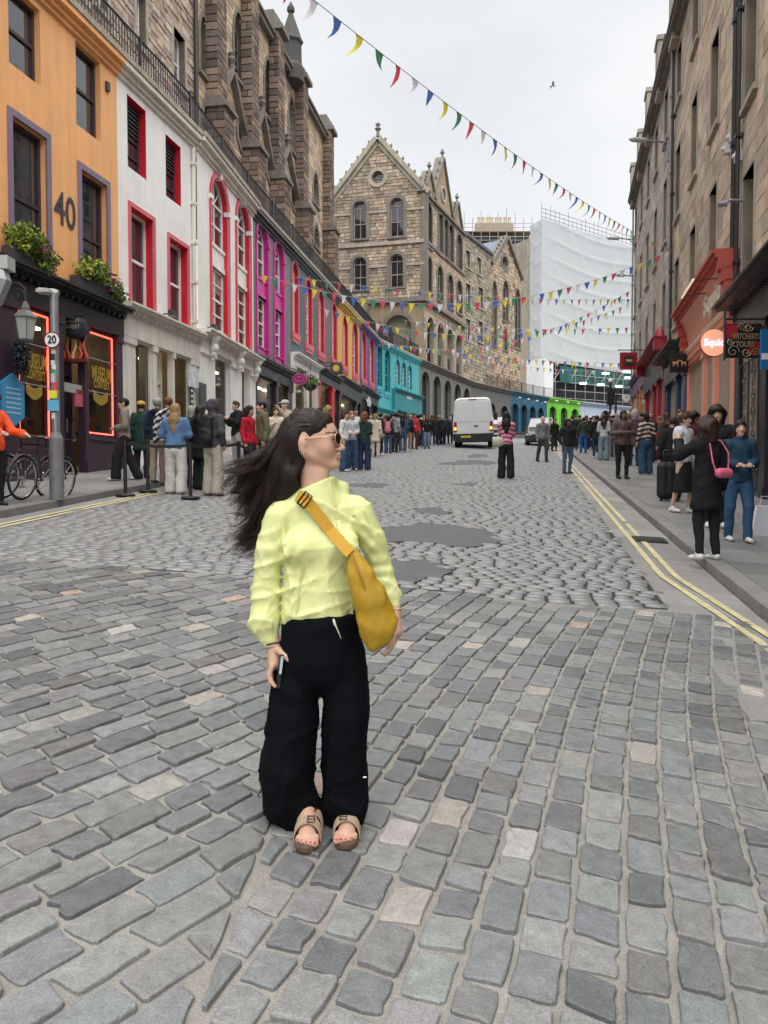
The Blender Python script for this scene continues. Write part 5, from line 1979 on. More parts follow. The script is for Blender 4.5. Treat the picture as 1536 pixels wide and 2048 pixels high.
for ti, (nm, lab, a, b, cu, dz, pal, zsh_) in enumerate(tens):
	par = empty(nm, FR.P((a + b) / 2, FR.gz((a + b) / 2)), lab, 'building')
	zt = RZ + (.0, .0, .25)[ti]
	zb_ = FR.gz(a) - .2
	ops = []
	for u in cu:
		if not (a + .2 < u < b - 1.3):
			continue
		for z0, z1 in ((7.75, 10.2), (11.85, 14.5), (16.2, 18.3)):
			ops.append((u, u + WIN_W, z0 + dz, min(z1 + dz, zt - .35), 'rect'))
	zlow = 5.0 + (0, .6, 1.0)[ti]
	backing(FR, par, [(a, zb_ - .4), (b, zb_ - .4), (b, zt), (a, zt)], [arch(*o) for o in ops], depth=.3)
	masonry(FR, par, a, b, zlow, zt, ops, pal, STONE, ch=.42, lw=(.6, 1.2), seed=60 + ti, proud=.012, gap=.012, joint=.008, top=300)
	for op in ops:
		w = dressed(FR, par, op, .17, .03, TRIM_L, rec=.3, fm=WHITE, bars=(1, 2))
	ev = MB()
	FR.box(ev, a, b, zt - .18, zt, -.2, .18)
	FR.box(ev, a, b, zt, zt + .14, -.2, .38)
	ev.build('eaves', TRIM, par)
	gu = MB()
	gu.tube([FR.P(a, zt + .2, .36), FR.P(b, zt + .2, .36)], .09, 8)
	gu.build('gutter', IRON, par)
	rf = MB()
	rf.quad(FR.P(a, zt + .14, .2), FR.P(b, zt + .14, .2), FR.P(b, zt + 3.4, -5), FR.P(a, zt + 3.4, -5))
	rf.build('roof', SLATE, par)
	for k in range(2 if ti < 2 else 4):
		u = a + (b - a) * (k + .9) / (2.0 if ti < 2 else 4.0)
		c = MB()
		FR.box(c, u - .5, u + .5, zt - .3, zt + 2.0, -1.4, .3)
		FR.box(c, u - .56, u + .56, zt + 2.0, zt + 2.2, -1.46, .36)
		c.build('chimney', TRIM_L, par)
	for u in ((a + .25, b - .2) if ti else (b - .25,)):
		d = MB()
		d.tube([FR.P(u, zlow + .6, .12), FR.P(u, zt, .12)], .055, 8)
		for zz in range(int(zlow) + 2, int(zt), 3):
			FR.box(d, u - .09, u + .09, zz, zz + .08, 0, .19)
		d.build('downpipe', IRON if ti != 2 else STEELG, par)
	tens[ti] = par
# small fittings on the wall
for (xx, yy, nm) in ((1484, 312, 'alarm_box'), (1471, 274, 'wall_vent'), (1461, 297, 'wall_vent')):
	u, z = FR.uz(xx, yy)
	mb = MB()
	FR.box(mb, u - .1, u + .1, z - .13, z + .13, 0, .16)
	mb.ell(FR.P(u, z, .17), .07, .07, .07, 8, 5)
	mb.build(nm, M('pale_plastic', (.55, .56, .55), .5), tens[0] if xx > 1475 else tens[1])
u, z = FR.uz(1490, 402)
mb = MB()
mb.tube([FR.P(u, z, 0), FR.P(u, z + .05, .3), FR.P(u, z - .02, .55)], .03, 6)
mb.tube([FR.P(u, z - .02, .4), FR.P(u, z - .03, .6)], .07, 8)
mb.build('floodlight', STEELG, tens[0])
# street lights on long brackets
for i, (x0, x1, yy, Yd) in enumerate(((1342, 1258, 285, None), (1268, 1213, 494, None), (1266, 1231, 567, None))):
	u, z = FR.uz(x0, yy)
	u = min(u, FR.len - .2)
	if i:
		u = FR.len - .6 - .5 * i
		z = FR.z(1268, yy)
	p = FR.P(u, z, 0)
	tip = at(x1, yy, p.y - .3)
	tip.z = z
	e = empty('wall_street_light', p, ['street light on a long bracket high on the brown tenement', 'upper of two bracket street lights against the white sheeting', 'lower of two bracket street lights against the white sheeting'][i], 'street light')
	mb = MB()
	mb.tube([p, p + (tip - p) * .6], .035, 6)
	mb.tube([p + Vector((0, 0, -.5)), p + (tip - p) * .25], .02, 6)
	mb.build('bracket', STEELG, e)
	mb = MB()
	a = p + (tip - p) * .58
	mb.tube([a, a + (tip - a) * .15, a + (tip - a) * .8, tip], [.06, .11, .1, .03], 8)
	mb.build('lamp_head', M('lamp_head_grey', (.42, .43, .42), .5), e)
	mb = MB()
	FR.box(mb, u - .1, u + .1, z - .75, z + .1, 0, .14)
	mb.build('control_box', STEELG, e)
# ---- shopfronts
CORAL = P_('coral_paint', (.84, .36, .25), .5, .05)
CORAL_D = P_('coral_red_paint', (.50, .085, .06), .5, .05)
DREDS = P_('crimson_shop_paint', (.36, .02, .035), .4, .05)
NAVY = P_('navy_shop_paint', (.018, .05, .14), .4, .05)
PURPS = P_('purple_shop_paint', (.20, .10, .22), .45, .05)
uc0, uc1 = FR.u(1473), FR.u(1377)
sh_c = empty('coral_shopfront', FR.P((uc0 + uc1) / 2, FR.gz((uc0 + uc1) / 2)), 'coral pink shopfront with a deep red cornice on the right', 'shopfront')
mb = MB()
n = 8
prof = [(6.1, .08), (6.35, .10), (6.7, .16), (7.0, .28), (7.15, .4)]
for (za, oa), (zb_, ob) in zip(prof, prof[1:]):
	mb.quad(FR.P(uc1, za, oa), FR.P(uc0, za, oa), FR.P(uc0, zb_, ob), FR.P(uc1, zb_, ob))
mb.build('fascia', CORAL, sh_c)
mb = MB()
cornice(FR, mb, uc0, uc1, 7.4, [(-.27, -.16, .45), (-.16, -.06, .56), (-.06, .04, .64)])
mb.build('cornice', CORAL_D, sh_c)
mb = MB()
cornice(FR, mb, uc0, uc1, 6.1, [(-.22, -.08, .16), (-.08, .02, .24)])
mb.build('lower_cornice', P_('pale_stone_paint', (.6, .52, .45)), sh_c)
for u in (uc0 + .12, uc1 - .12):
	mb = MB()
	for k, (zz, rr) in enumerate(((6.2, .1), (6.45, .13), (6.75, .2), (7.05, .27))):
		mb.box(FR.P(u - .17, zz - .12, 0), FR.d * .34, FR.n * (rr + .22), (0, 0, .36))
	mb.build('console', CORAL_D, sh_c)
shopfront(FR, sh_c, uc0, uc1, 5.95, 0, [(uc0 + .5, uc0 + 2.5, 'w'), (uc0 + 2.95, uc0 + 4.2, 'd'), (uc0 + 4.65, uc1 - .5, 'w')], CORAL, CORAL, fh=.35, out=.14, cw=.12)
pl_ = MB()
# carved white letters on the fascia
um = FR.u(1424, .25)
text_obj('lettering', 'Squid', .75, FR.P(um, 6.62, .30), -FR.d, (0, 0, 1), M('ivory_letter', (.75, .68, .55), .5), sh_c, bold=.02, sx=1.5, extrude=.03)
lb = MB()
lb.tube([FR.P(um + .9, 7.0, .3), FR.P(um + .9, 6.95, .9)], .015, 5)
lb.tube([FR.P(um - .7, 7.0, .3), FR.P(um - .7, 6.95, .9)], .015, 5)
lb.build('lamp_bracket', IRON, sh_c)
lb = MB()
lb.tube([FR.P(um - .9, 6.95, .92), FR.P(um + 1.1, 6.95, .92)], .03, 6)
lb.build('strip_lamp', EMIT('strip_lamp_light', (1, .78, .62), .18), sh_c)
# round projecting sign
cS = at(1427, 686, 19.3)
rs = .33
def facing_disc(mb, c, r, th, n=28):
	mb.lathe([(r, -th / 2), (r, th / 2)], c, n, axis='y')
sg = empty('round_sign', cS, 'round orange projecting sign with lilac lettering on the coral shop', 'sign')
mb = MB()
facing_disc(mb, cS, rs, .10)
mb.build('sign_face', EMIT('orange_sign_face', (.85, .40, .24), .22), sg)
mb = MB()
torus(mb, cS, rs, .028, (0, 1, 0), 32, 6)
mb.build('sign_rim', CORAL_D, sg)
text_obj('lettering', 'Squid', .24, cS + Vector((-.0, -.062, 0)), (1, 0, 0), (0, 0, 1), EMIT('lilac_letters', (.62, .55, .9), .45), sg, bold=.008)
mb = MB()
pw = FR.P(yat(FR, 19.4), cS.z, 0)
mb.tube([cS + Vector((rs, 0, .1)), (pw.x, 19.3, cS.z + .1)], .02, 6)
mb.tube([cS + Vector((rs, 0, -.1)), (pw.x, 19.3, cS.z - .1)], .02, 6)
mb.build('bracket', IRON, sg)
# navy shop
un0, un1 = uc1, FR.u(1336)
sh_n = empty('navy_shopfront', FR.P((un0 + un1) / 2, FR.gz((un0 + un1) / 2)), 'navy blue narrow shopfront under a black canopy beside the coral shop', 'shopfront')
shopfront(FR, sh_n, un0, un1, 6.6, 0, [(un0 + .6, un0 + 2.0, 'd'), (un0 + 2.5, un1 - .5, 'w')], BLACKP, NAVY, fh=1.0, out=.2, cw=.5)
# crimson shop
ur0, ur1 = un1, FR.u(1294)
sh_r = empty('crimson_shopfront', FR.P((ur0 + ur1) / 2, FR.gz((ur0 + ur1) / 2)), 'crimson pilastered shopfront with a grey sloping fascia', 'shopfront')
shopfront(FR, sh_r, ur0, ur1, 7.7, 0, [(ur0 + .8, ur0 + 2.6, 'w'), (ur0 + 3.2, ur0 + 4.4, 'd'), (ur0 + 5.0, ur1 - .6, 'w')], DREDS, DREDS, fh=1.5, out=.22, fas=CHAR, cw=.45)
for u in (ur0 + .2, ur1 - .2):
	mb = MB()
	mb.box(FR.P(u - .2, 7.2, 0), FR.d * .4, FR.n * .6, (0, 0, .55))
	mb.lathe([(.22, 0), (.15, .25), (.05, .4)], FR.P(u, 7.75, .35), 8)
	mb.build('console', DREDS, sh_r)
# purple shop
up0, up1 = ur1, FR.len
sh_p = empty('purple_shopfront', FR.P((up0 + up1) / 2, FR.gz((up0 + up1) / 2)), 'purple shopfront with an orange door, farthest on the right side', 'shopfront')
shopfront(FR, sh_p, up0, up1, 7.9, 0, [(up0 + .8, up0 + 3, 'w'), (up0 + 3.6, up0 + 4.8, 'd'), (up0 + 5.4, up1 - .5, 'w')], PURPS, P_('amber_shop_paint', (.55, .2, .03), .4), fh=.9, fas=PURPS)
# black shop at the edge of the picture
ub0, ub1 = 8.0, uRA
sh_b = empty('black_shopfront', FR.P((ub0 + ub1) / 2, FR.gz((ub0 + ub1) / 2)), 'black shopfront with scrolled iron gates at the right edge', 'shopfront')
shopfront(FR, sh_b, ub0, ub1, 6.0, 0, [(ub1 - 7.5, ub1 - 5.2, 'w'), (ub1 - 4.6, ub1 - 3.1, 'd'), (ub1 - 2.6, ub1 - .5, 'w')], BLACKP, BLACKP, fh=.9, cw=.5)
def scroll(c, r, turns, ax, ay, s=1, n=22):
	pts = []
	for i in range(n):
		t = i / (n - 1)
		a = t * turns * 2 * math.pi * s
		q = r * (1 - .85 * t)
		pts.append(c + ax * (q * math.cos(a)) + ay * (q * math.sin(a)))
	return pts
UPV = Vector((0, 0, 1))
for gi, (ga, gb, oo) in enumerate(((ub1 - 2.4, ub1 - .55, .05), (ub1 - 4.55, ub1 - 3.15, -.2))):
	gt = empty('scrolled_iron_gate', FR.P((ga + gb) / 2, FR.gz((ga + gb) / 2) + .1, oo), ['scrolled iron gate leaf nearest the coral shop', 'scrolled iron gate before the dark doorway at the right edge'][gi], 'gate', 'iron gates of the black shop')
	z0 = FR.gz((ga + gb) / 2) + .15
	fr = MB()
	for u in (ga, gb, (ga + gb) / 2):
		fr.tube([FR.P(u, z0, oo), FR.P(u, z0 + 3.0, oo)], .022, 6)
	for zz in (z0 + .05, z0 + 1.1, z0 + 2.95):
		fr.tube([FR.P(ga, zz, oo), FR.P(gb, zz, oo)], .022, 6)
	fr.build('frame', IRON, gt)
	for half in range(2):
		for row in range(6):
			c = FR.P(ga + (gb - ga) * (.25 + .5 * half), z0 + .35 + row * .46, oo)
			sc_ = MB()
			sc_.tube(scroll(c, .2, 1.4, FR.d, UPV, 1 if (row + half) % 2 else -1), .013, 5)
			sc_.tube(scroll(c + Vector((0, 0, .22)), .15, 1.2, -FR.d, UPV, 1), .011, 5)
			sc_.build('scroll', M('worn_iron', (.055, .06, .05), .5, .3, 10), gt)
# iron tour sign
tc = at(1486, 682, 16.0)
ts = empty('iron_tour_sign', tc, 'black and red wrought iron projecting sign with scrolls and pale lettering', 'sign')
wS, hS = .76, .70
mb = MB()
mb.abox(tc.x - wS / 2, tc.x + wS / 2, tc.y - .02, tc.y + .02, tc.z - hS / 2, tc.z + hS / 2)
mb.build('back_plate', BLACKP, ts)
mb = MB()
for (x0, z0, x1, z1) in ((-.36, .05, -.12, .33), (.1, -.3, .36, -.02)):
	mb.abox(tc.x + x0, tc.x + x1, tc.y - .03, tc.y - .021, tc.z + z0, tc.z + z1)
mb.build('red_panel', DREDS, ts)
ts.children[-1]['kind'] = 'stuff'
GOLDI = M('pale_gold_iron', (.32, .27, .14), .45, .2, 10, metal=.3)
for (dx_, dz_, r_, s_, fl) in ((-.22, -.22, .13, 1, 1), (.05, -.24, .10, -1, 1), (.26, -.24, .09, 1, -1), (.1, .27, .09, -1, 1), (-.05, .27, .08, 1, -1), (-.28, -.02, .08, -1, 1), (.3, .08, .07, 1, 1)):
	mb = MB()
	mb.tube(scroll(tc + Vector((dx_, -.04, dz_)), r_, 1.4, Vector((fl, 0, 0)), UPV, s_), .012, 5)
	mb.build('scroll', GOLDI, ts)
text_obj('lettering', 'WITCHERY', .17, tc + Vector((.02, -.05, .08)), (1, 0, 0), (0, 0, 1), GOLDI, ts, sx=.62, bold=.004)
text_obj('lettering', 'TOURS', .17, tc + Vector((.02, -.05, -.08)), (1, 0, 0), (0, 0, 1), GOLDI, ts, sx=.72, bold=.004)
text_obj('lettering', 'THE', .09, tc + Vector((.02, -.05, .2)), (1, 0, 0), (0, 0, 1), GOLDI, ts, sx=.8)
mb = MB()
mb.tube([tc + Vector((-wS / 2, 0, hS / 2 + .25)), tc + Vector((-wS / 2, 0, -hS / 2 - .05))], .025, 6)
mb.tube([tc + Vector((-wS / 2, 0, hS / 2 + .1)), Vector((FR.P(yat(FR, 16.0), 0, 0).x + .05, tc.y, tc.z + hS / 2 + .1))], .022, 6)
mb.build('bracket', IRON, ts)
# blue sign with a white bar
bc = at(1548, 699, 15.2)
bs = empty('blue_sign', bc, 'blue rectangular sign with one white bar at the right edge', 'sign')
mb = MB()
mb.abox(bc.x - .26, bc.x + .26, bc.y - .03, bc.y + .03, bc.z - .39, bc.z + .39)
mb.build('sign_board', M('sign_blue', (.01, .17, .42), .5), bs)
mb = MB()
mb.abox(bc.x - .26, bc.x + .26, bc.y - .035, bc.y - .031, bc.z - .2, bc.z - .08)
mb.build('white_bar', WHITE, bs)
mb = MB()
mb.tube([bc + Vector((.26, 0, .3)), Vector((FR.P(yat(FR, bc.y), 0, 0).x + .02, bc.y, bc.z + .3))], .018, 6)
mb.build('bracket', IRON, bs)
# black hanging sign with gold animals
hc = at(1358, 726, 25.5)
hs = empty('black_hanging_sign', hc, 'black hanging sign with two golden animal shapes before the navy shop', 'sign')
mb = MB()
mb.abox(hc.x - .3, hc.x + .3, hc.y - .03, hc.y + .03, hc.z - .32, hc.z + .32)
mb.build('sign_board', BLACKP, hs)
GLD = M('gilt', (.62, .42, .12), .4, .15, 8, metal=.2)
def animal(mb, c, s, fl=1):
	V = lambda x, z: c + Vector((x * s * fl, -.035, z * s))
	mb.prism([V(*p) for p in ((-.5, .1), (-.45, .35), (.2, .32), (.35, .6), (.55, .62), (.72, .42), (.5, .38), (.4, .0), (.38, -.5), (.26, -.5), (.22, -.08), (-.25, -.08), (-.3, -.5), (-.42, -.5))], Vector((0, .006, 0)))
mb = MB()
animal(mb, hc + Vector((-.12, 0, -.02)), .2, 1)
mb.build('gilt_animal', GLD, hs)
mb = MB()
animal(mb, hc + Vector((.14, 0, -.02)), .18, -1)
mb.build('gilt_animal', GLD, hs)
mb = MB()
mb.tube([hc + Vector((-.3, 0, .36)), Vector((FR.P(yat(FR, hc.y), 0, 0).x + .02, hc.y, hc.z + .36))], .02, 6)
mb.tube([hc + Vector((-.2, 0, .3)), hc + Vector((-.2, 0, .37))], .01, 5)
mb.build('bracket', IRON, hs)
# red framed sign
rc = at(1257, 722, 35.5)
rs_ = empty('red_framed_sign', rc, 'square red framed projecting sign with a dark picture panel', 'sign')
mb = MB()
mb.abox(rc.x - .38, rc.x + .38, rc.y - .08, rc.y + .08, rc.z - .38, rc.z + .38)
mb.build('frame', DREDS, rs_)
mb = MB()
mb.abox(rc.x - .23, rc.x + .23, rc.y - .1, rc.y - .081, rc.z - .23, rc.z + .23)
mb.build('picture_panel', M('dark_olive', (.035, .035, .025), .5, .5, 12), rs_)
mb = MB()
mb.abox(rc.x - .14, rc.x + .14, rc.y - .107, rc.y - .101, rc.z - .05, rc.z + .06)
mb.build('motif', GLD, rs_)
mb = MB()
pw = FR.P(yat(FR, rc.y), 0, 0).x
mb.tube([rc + Vector((-.5, 0, .5)), Vector((pw, rc.y, rc.z + .5))], .025, 6)
mb.tube([rc + Vector((.2, 0, .5)), rc + Vector((.2, 0, .38))], .012, 5)
mb.build('bracket', IRON, rs_)
# clock and signal poles at the far bend
for i, (xx, yb, yt, Y, nm, lab) in enumerate(((1220, 880, 764, 40.0, 'camera_pole', 'dark pole with a traffic camera and control box near the bend'), (1231, 880, 790, 42.0, 'signal_pole', 'thin black pole with a forked top near the bend'))):
	p = at(xx, 860, Y)
	p.z = zg(p.x, p.y) + .1
	zt = at(xx, yt, Y).z
	e = empty(nm, p, lab, 'pole')
	mb = MB()
	mb.tube([p, (p.x, p.y, zt)], .06, 8)
	mb.build('shaft', IRON, e)
	mb = MB()
	if i == 0:
		mb.abox(p.x - .16, p.x + .16, p.y - .15, p.y + .1, zt - 1.2, zt - .35)
		mb.build('control_box', IRON, e)
		mb = MB()
		mb.ell((p.x, p.y - .05, zt + .06), .14, .14, .12, 8, 6)
		mb.build('camera_head', WHITE, e)
	else:
		mb.tube([(p.x, p.y, zt - .1), (p.x - .2, p.y, zt + .35)], .03, 6)
		mb.tube([(p.x, p.y, zt - .1), (p.x + .2, p.y, zt + .35)], .03, 6)
		mb.build('forked_top', IRON, e)
ck = at(1252, 796, 41.0)
ckp = FR.P(yat(FR, 41.0), ck.z, 0)
e = empty('round_clock', ck, 'white round hanging clock sign near the purple shop', 'clock')
mb = MB()
facing_disc(mb, ck, .2, .1)
mb.build('dial', WHITE, e)
mb = MB()
mb.tube([ck + Vector((.2, 0, 0)), ckp], .02, 6)
mb.build('bracket', IRON, e)
mb = MB()
mb.abox(ck.x - .012, ck.x + .012, ck.y - .06, ck.y - .052, ck.z, ck.z + .14)
mb.abox(ck.x, ck.x + .1, ck.y - .06, ck.y - .052, ck.z - .012, ck.z + .012)
mb.build('hands', BLACKP, e)
# ------------------------------------------------------------------ street furniture, signs, plants, vehicles, bunting
# ---- bunting
BCOL = [('bunting_red', (.55, .05, .08)), ('bunting_white', (.62, .62, .72)), ('bunting_blue', (.04, .12, .42)), ('bunting_yellow', (.72, .58, .03)), ('bunting_green', (.03, .22, .11))]
BM = []
for nme, c in BCOL:
	c = tuple(min(.85, q * 1.15 + .03) for q in c)
	m = M(nme, c, .75, .08, 6, .05, 60)
	# thin cloth: some light comes through
	N_, L_ = m.node_tree.nodes, m.node_tree.links
	tl = N_.new('ShaderNodeBsdfTranslucent')
	tl.inputs['Color'].default_value = (*[min(1, q * 1.3 + .02) for q in c], 1)
	mx = N_.new('ShaderNodeMixShader')
	mx.inputs[0].default_value = .45
	L_.new(N_['Principled BSDF'].outputs[0], mx.inputs[1])
	L_.new(tl.outputs[0], mx.inputs[2])
	L_.new(mx.outputs[0], N_['Material Output'].inputs['Surface'])
	BM.append(m)
CORD = M('bunting_cord', (.45, .45, .45), .7)
def bunting(label, A, B, sag, n, seed, size=.30, wind=0.1, c0=0, ends=(0, 0)):
	r = np.random.RandomState(seed)
	A, B = Vector(A), Vector(B)
	e = empty('bunting', A, label, 'bunting', 'bunting strung across the street')
	pt = lambda t: A + (B - A) * t - Vector((0, 0, 4 * sag * t * (1 - t)))
	mb = MB()
	mb.tube([pt(i / 40) for i in range(41)], .007, 4)
	mb.build('cord', CORD, e)
	L = (B - A).length
	for i in range(n):
		t = (i + .5) / n
		p = pt(t)
		d = (pt(t + .002) - p).normalized()
		w = size * .31 * (.9 + .2 * r.rand())
		h = size * (.85 + .3 * r.rand())
		wd = Vector((-.75, .2, 0)) * wind * r.rand() * h * 4
		side = d.cross(Vector((0, 0, 1))).normalized()
		vs, fs = [], []
		ph = r.rand() * 6
		ns = 4
		for k in range(ns + 1):
			q = k / ns
			c = p - Vector((0, 0, h * q * (1 - .25 * wind * 4 * q))) + wd * q * q + side * (.05 * math.sin(ph + 3 * q)) * q
			ww = w * (1 - q) + .004
			if r.rand() < .15:
				ww *= .7
			vs += [c - d * ww, c + d * ww]
			if k:
				fs.append((2 * k - 2, 2 * k - 1, 2 * k + 1, 2 * k))
		mobj('flag', vs, fs, BM[(c0 + i) % 5], e, smooth=True)
bunting('long bunting crossing the sky from upper left to the right tenement', at(545, -66, 9.0), at(1343, 500, 30.0), .35, 46, 1, .33, .22, 0)
bunting('bunting from the magenta windows to the downpipe on the right', FL2.P(FL2.u(516), FL2.z(516, 550), .1), at(1342, 500, 30.5), 1.55, 44, 2, .36, .08, 3)
bunting('bunting from the mauve house dipping under the gabled building', FL2.P(FL2.u(640), FL2.z(640, 617), .1), at(1262, 606, 46), 1.6, 36, 3, .38, .05, 1)
bunting('straight bunting level with the lower gable windows', FL2.P(FL2.u(585), FL2.z(585, 556), .1), at(1263, 598, 47), .35, 36, 4, .38, .06, 2)
bunting('bunting hanging low across the white sheeting', at(806, 640, 60), at(1262, 655, 47), .35, 32, 5, .38, .05, 4)
bunting('bunting from the turquoise roofline rising to the right tenement', FL3.P(FL3.u(757), FL3.z(757, 683), .1), at(1263, 580, 47), 1.75, 36, 6, .38, .05, 0)
bunting('bunting from the turquoise shop to the red framed sign', FL3.P(FL3.u(800), FL3.z(800, 690), .2), at(1262, 727, 47), .3, 34, 7, .38, .05, 2)
bunting('lowest and farthest bunting along the grey arcade', at(850, 706, 66), at(1240, 742, 74), .4, 30, 8, .42, .05, 1)
# ---- foliage
def leaves(c, rx, ry, rz, n, size, seed, pal, dens=1.0):
	r = np.random.RandomState(seed)
	V, C = [], []
	for i in range(n):
		d = r.randn(3)
		d /= np.linalg.norm(d)
		q = r.rand() ** .4
		lump = 1 + .3 * math.sin(5 * d[0] + seed) * math.sin(4 * d[2] + 2 * seed)
		p = np.array(c) + d * np.array((rx, ry, rz)) * q * lump
		a = r.randn(3)
		a /= np.linalg.norm(a)
		b = np.cross(a, r.randn(3))
		b /= np.linalg.norm(b)
		s = size * (.6 + .8 * r.rand())
		V += [p - a * s, p + b * s * .45, p + a * s, p - b * s * .45]
		col = np.array(pal[r.randint(len(pal))]) * (.7 + .6 * r.rand())
		C += [col] * 4
	return np.array(V), np.arange(4 * n).reshape(-1, 4), np.array(C)
LEAF = M('leaf', rough=.6, var=.1, bump=0, vcol=True)
GREENL = [(.07, .14, .02), (.10, .19, .03), (.16, .24, .03), (.05, .10, .02)]
YELL = [(.42, .42, .05), (.30, .34, .05), (.2, .28, .04)]
PURF = [(.28, .03, .14), (.2, .02, .12), (.35, .08, .2)]
PLANTER = M('planter_grey', (.05, .055, .06), .6)
for i, (x0, x1, yb) in enumerate(((38, 92, 520), (170, 232, 592))):
	ua, ub = FL0.u(x0 - 4, .3), FL0.u(x1 + 6, .3)
	zc = ZS + .03
	e = empty('flower_box', FL0.P((ua + ub) / 2, zc, .2), ['flower box with yellow and purple flowers under the left orange-wall window', 'flower box with yellow and purple flowers beside the white house'][i], 'flower box', 'flower boxes above the black shop')
	mb = MB()
	FL0.box(mb, ua, ub, zc, zc + .28, .04, .3)
	mb.build('planter', PLANTER, e)
	um_ = (ua + ub) / 2
	V1, F1, C1 = leaves(FL0.P(um_, zc + .5, .2), .32, .55, .3, 1500, .05, 31 + i, GREENL + YELL)
	V2, F2, C2 = leaves(FL0.P(ub - .05, zc + .2, .3), .25, .32, .3, 700, .045, 41 + i, GREENL)
	V3, F3, C3 = leaves(FL0.P(ua + .2, zc + .4, .28), .2, .25, .2, 300, .05, 51 + i, YELL)
	o = mobj('foliage', np.concatenate([V1, V2, V3]), np.concatenate([F1, F2 + len(V1), F3 + len(V1) + len(V2)]), LEAF, e, np.concatenate([C1, C2, C3]))
	o['kind'] = 'stuff'
	V, F_, C = leaves(FL0.P(ub - .2, zc + .35, .34), .22, .35, .28, 90, .05, 61 + i, PURF)
	o = mobj('flowers', V, F_, LEAF, e, C)
	o['kind'] = 'stuff'
# hanging basket further along
hb_ = at(621, 770, 33.5)
e = empty('hanging_basket', hb_ - Vector((0, 0, .2)), 'hanging basket of green leaves on the teal house', 'plant')
mb = MB()
mb.lathe([(.05, -.28), (.25, -.15), (.3, 0)], hb_, 10)
mb.build('basket', IRON, e)
V, F_, C = leaves(hb_ + Vector((0, 0, .05)), .42, .42, .3, 700, .06, 71, GREENL + [(.4, .4, .35)])
o = mobj('foliage', V, F_, LEAF, e, C)
o['kind'] = 'stuff'
mb = MB()
mb.tube([hb_, hb_ + Vector((0, 0, .9))], .01, 5)
pw = FL2.P(FL2.u(621), hb_.z + .9, 0)
mb.tube([hb_ + Vector((0, 0, .9)), pw], .02, 5)
mb.build('bracket', IRON, e)
# dark bush hanging by the shop
wr = FL0.P(FL0.u(23), FL0.z(23, 715), .25)
e = empty('wall_wreath', wr, 'dark leafy wreath hanging beside the left neon window', 'plant')
V, F_, C = leaves(wr, .13, .2, .38, 700, .045, 81, [(.02, .03, .03), (.03, .04, .045), (.015, .02, .02)])
o = mobj('foliage', V, F_, LEAF, e, C)
o['kind'] = 'stuff'
# ---- lamp post with stickers
lp = ongr(114, 1000, .11)
lp = Vector((lp.x, lp.y, zg(lp.x, lp.y) + .11))
zt = at(114, 588, lp.y).z
e = empty('lamp_post', lp, 'grey lamp post covered in stickers beside the parked bicycles', 'lamp post')
mb = MB()
mb.tube([lp, (lp.x, lp.y, lp.z + .95), (lp.x, lp.y, lp.z + 1.05)], [.11, .105, .065], 14)
mb.build('base', M('post_grey', (.17, .175, .18), .55, .25, 8, .2, 40), e)
mb = MB()
mb.tube([(lp.x, lp.y, lp.z + 1.0), (lp.x, lp.y, zt)], .062, 12)
mb.build('shaft', STEELG, e)
mb = MB()
tip = at(76, 588, lp.y - .1)
mb.tube([(lp.x + .06, lp.y, zt), (lp.x, lp.y, zt + .02), (tip.x, tip.y, zt + .03)], [.055, .06, .045], 8)
mb.box((tip.x, tip.y - .08, zt - .01), (lp.x - tip.x, 0, 0), (0, .16, 0), (0, 0, .05))
mb.build('lamp_head', M('lamp_head_grey', (.42, .43, .42), .5), e)
rng = np.random.RandomState(2)
stc = [(.7, .7, .68), (.03, .03, .03), (.6, .58, .5), (.04, .25, .5), (.75, .72, .05), (.6, .05, .1), (.55, .55, .55), (.03, .3, .1), (.7, .68, .66)]
z = lp.z + 1.25
k = 0
while z < lp.z + 2.45:
	h = .06 + .1 * rng.rand()
	mb = MB()
	a0 = -math.pi / 2 + (rng.rand() - .5) * 1.0
	aw = .8 + .9 * rng.rand()
	n = 8
	vs = []
	for j in range(n + 1):
		a = a0 - aw / 2 + aw * j / n
		for zz in (z, z + h):
			vs.append((lp.x + .0645 * math.cos(a), lp.y + .0645 * math.sin(a), zz))
	mb.add(vs, [(2 * j, 2 * j + 2, 2 * j + 3, 2 * j + 1) for j in range(n)])
	mb.build('sticker', M('sticker_%d' % (k % 9), stc[k % 9], .6, .3, 40, 0), e)
	z += h * .95
	k += 1
rsn = Vector((lp.x, lp.y - .09, at(116, 682, lp.y).z))
mb = MB()
facing_disc(mb, rsn, .125, .012)
mb.build('round_plate', WHITE, e)
mb = MB()
torus(mb, rsn, .117, .012, (0, 1, 0), 28, 6)
mb.build('plate_rim', M('dark_red_rim', (.12, .01, .02), .5), e)
text_obj('lettering', '20', .17, rsn + Vector((0, -.012, 0)), (1, 0, 0), (0, 0, 1), BLACKP, e, bold=.004, sx=.8)
mb = MB()
c = at(115, 812, lp.y)
mb.abox(lp.x - .085, lp.x + .085, lp.y - .09, lp.y - .075, c.z - .085, c.z + .085)
mb.build('blue_tag', M('light_blue_tag', (.12, .42, .65), .5), e)
mb = MB()
c = at(115, 790, lp.y)
mb.abox(lp.x - .06, lp.x + .06, lp.y - .085, lp.y - .07, c.z - .06, c.z + .06)
mb.build('yellow_tag', M('yellow_tag', (.75, .7, .04), .5), e)
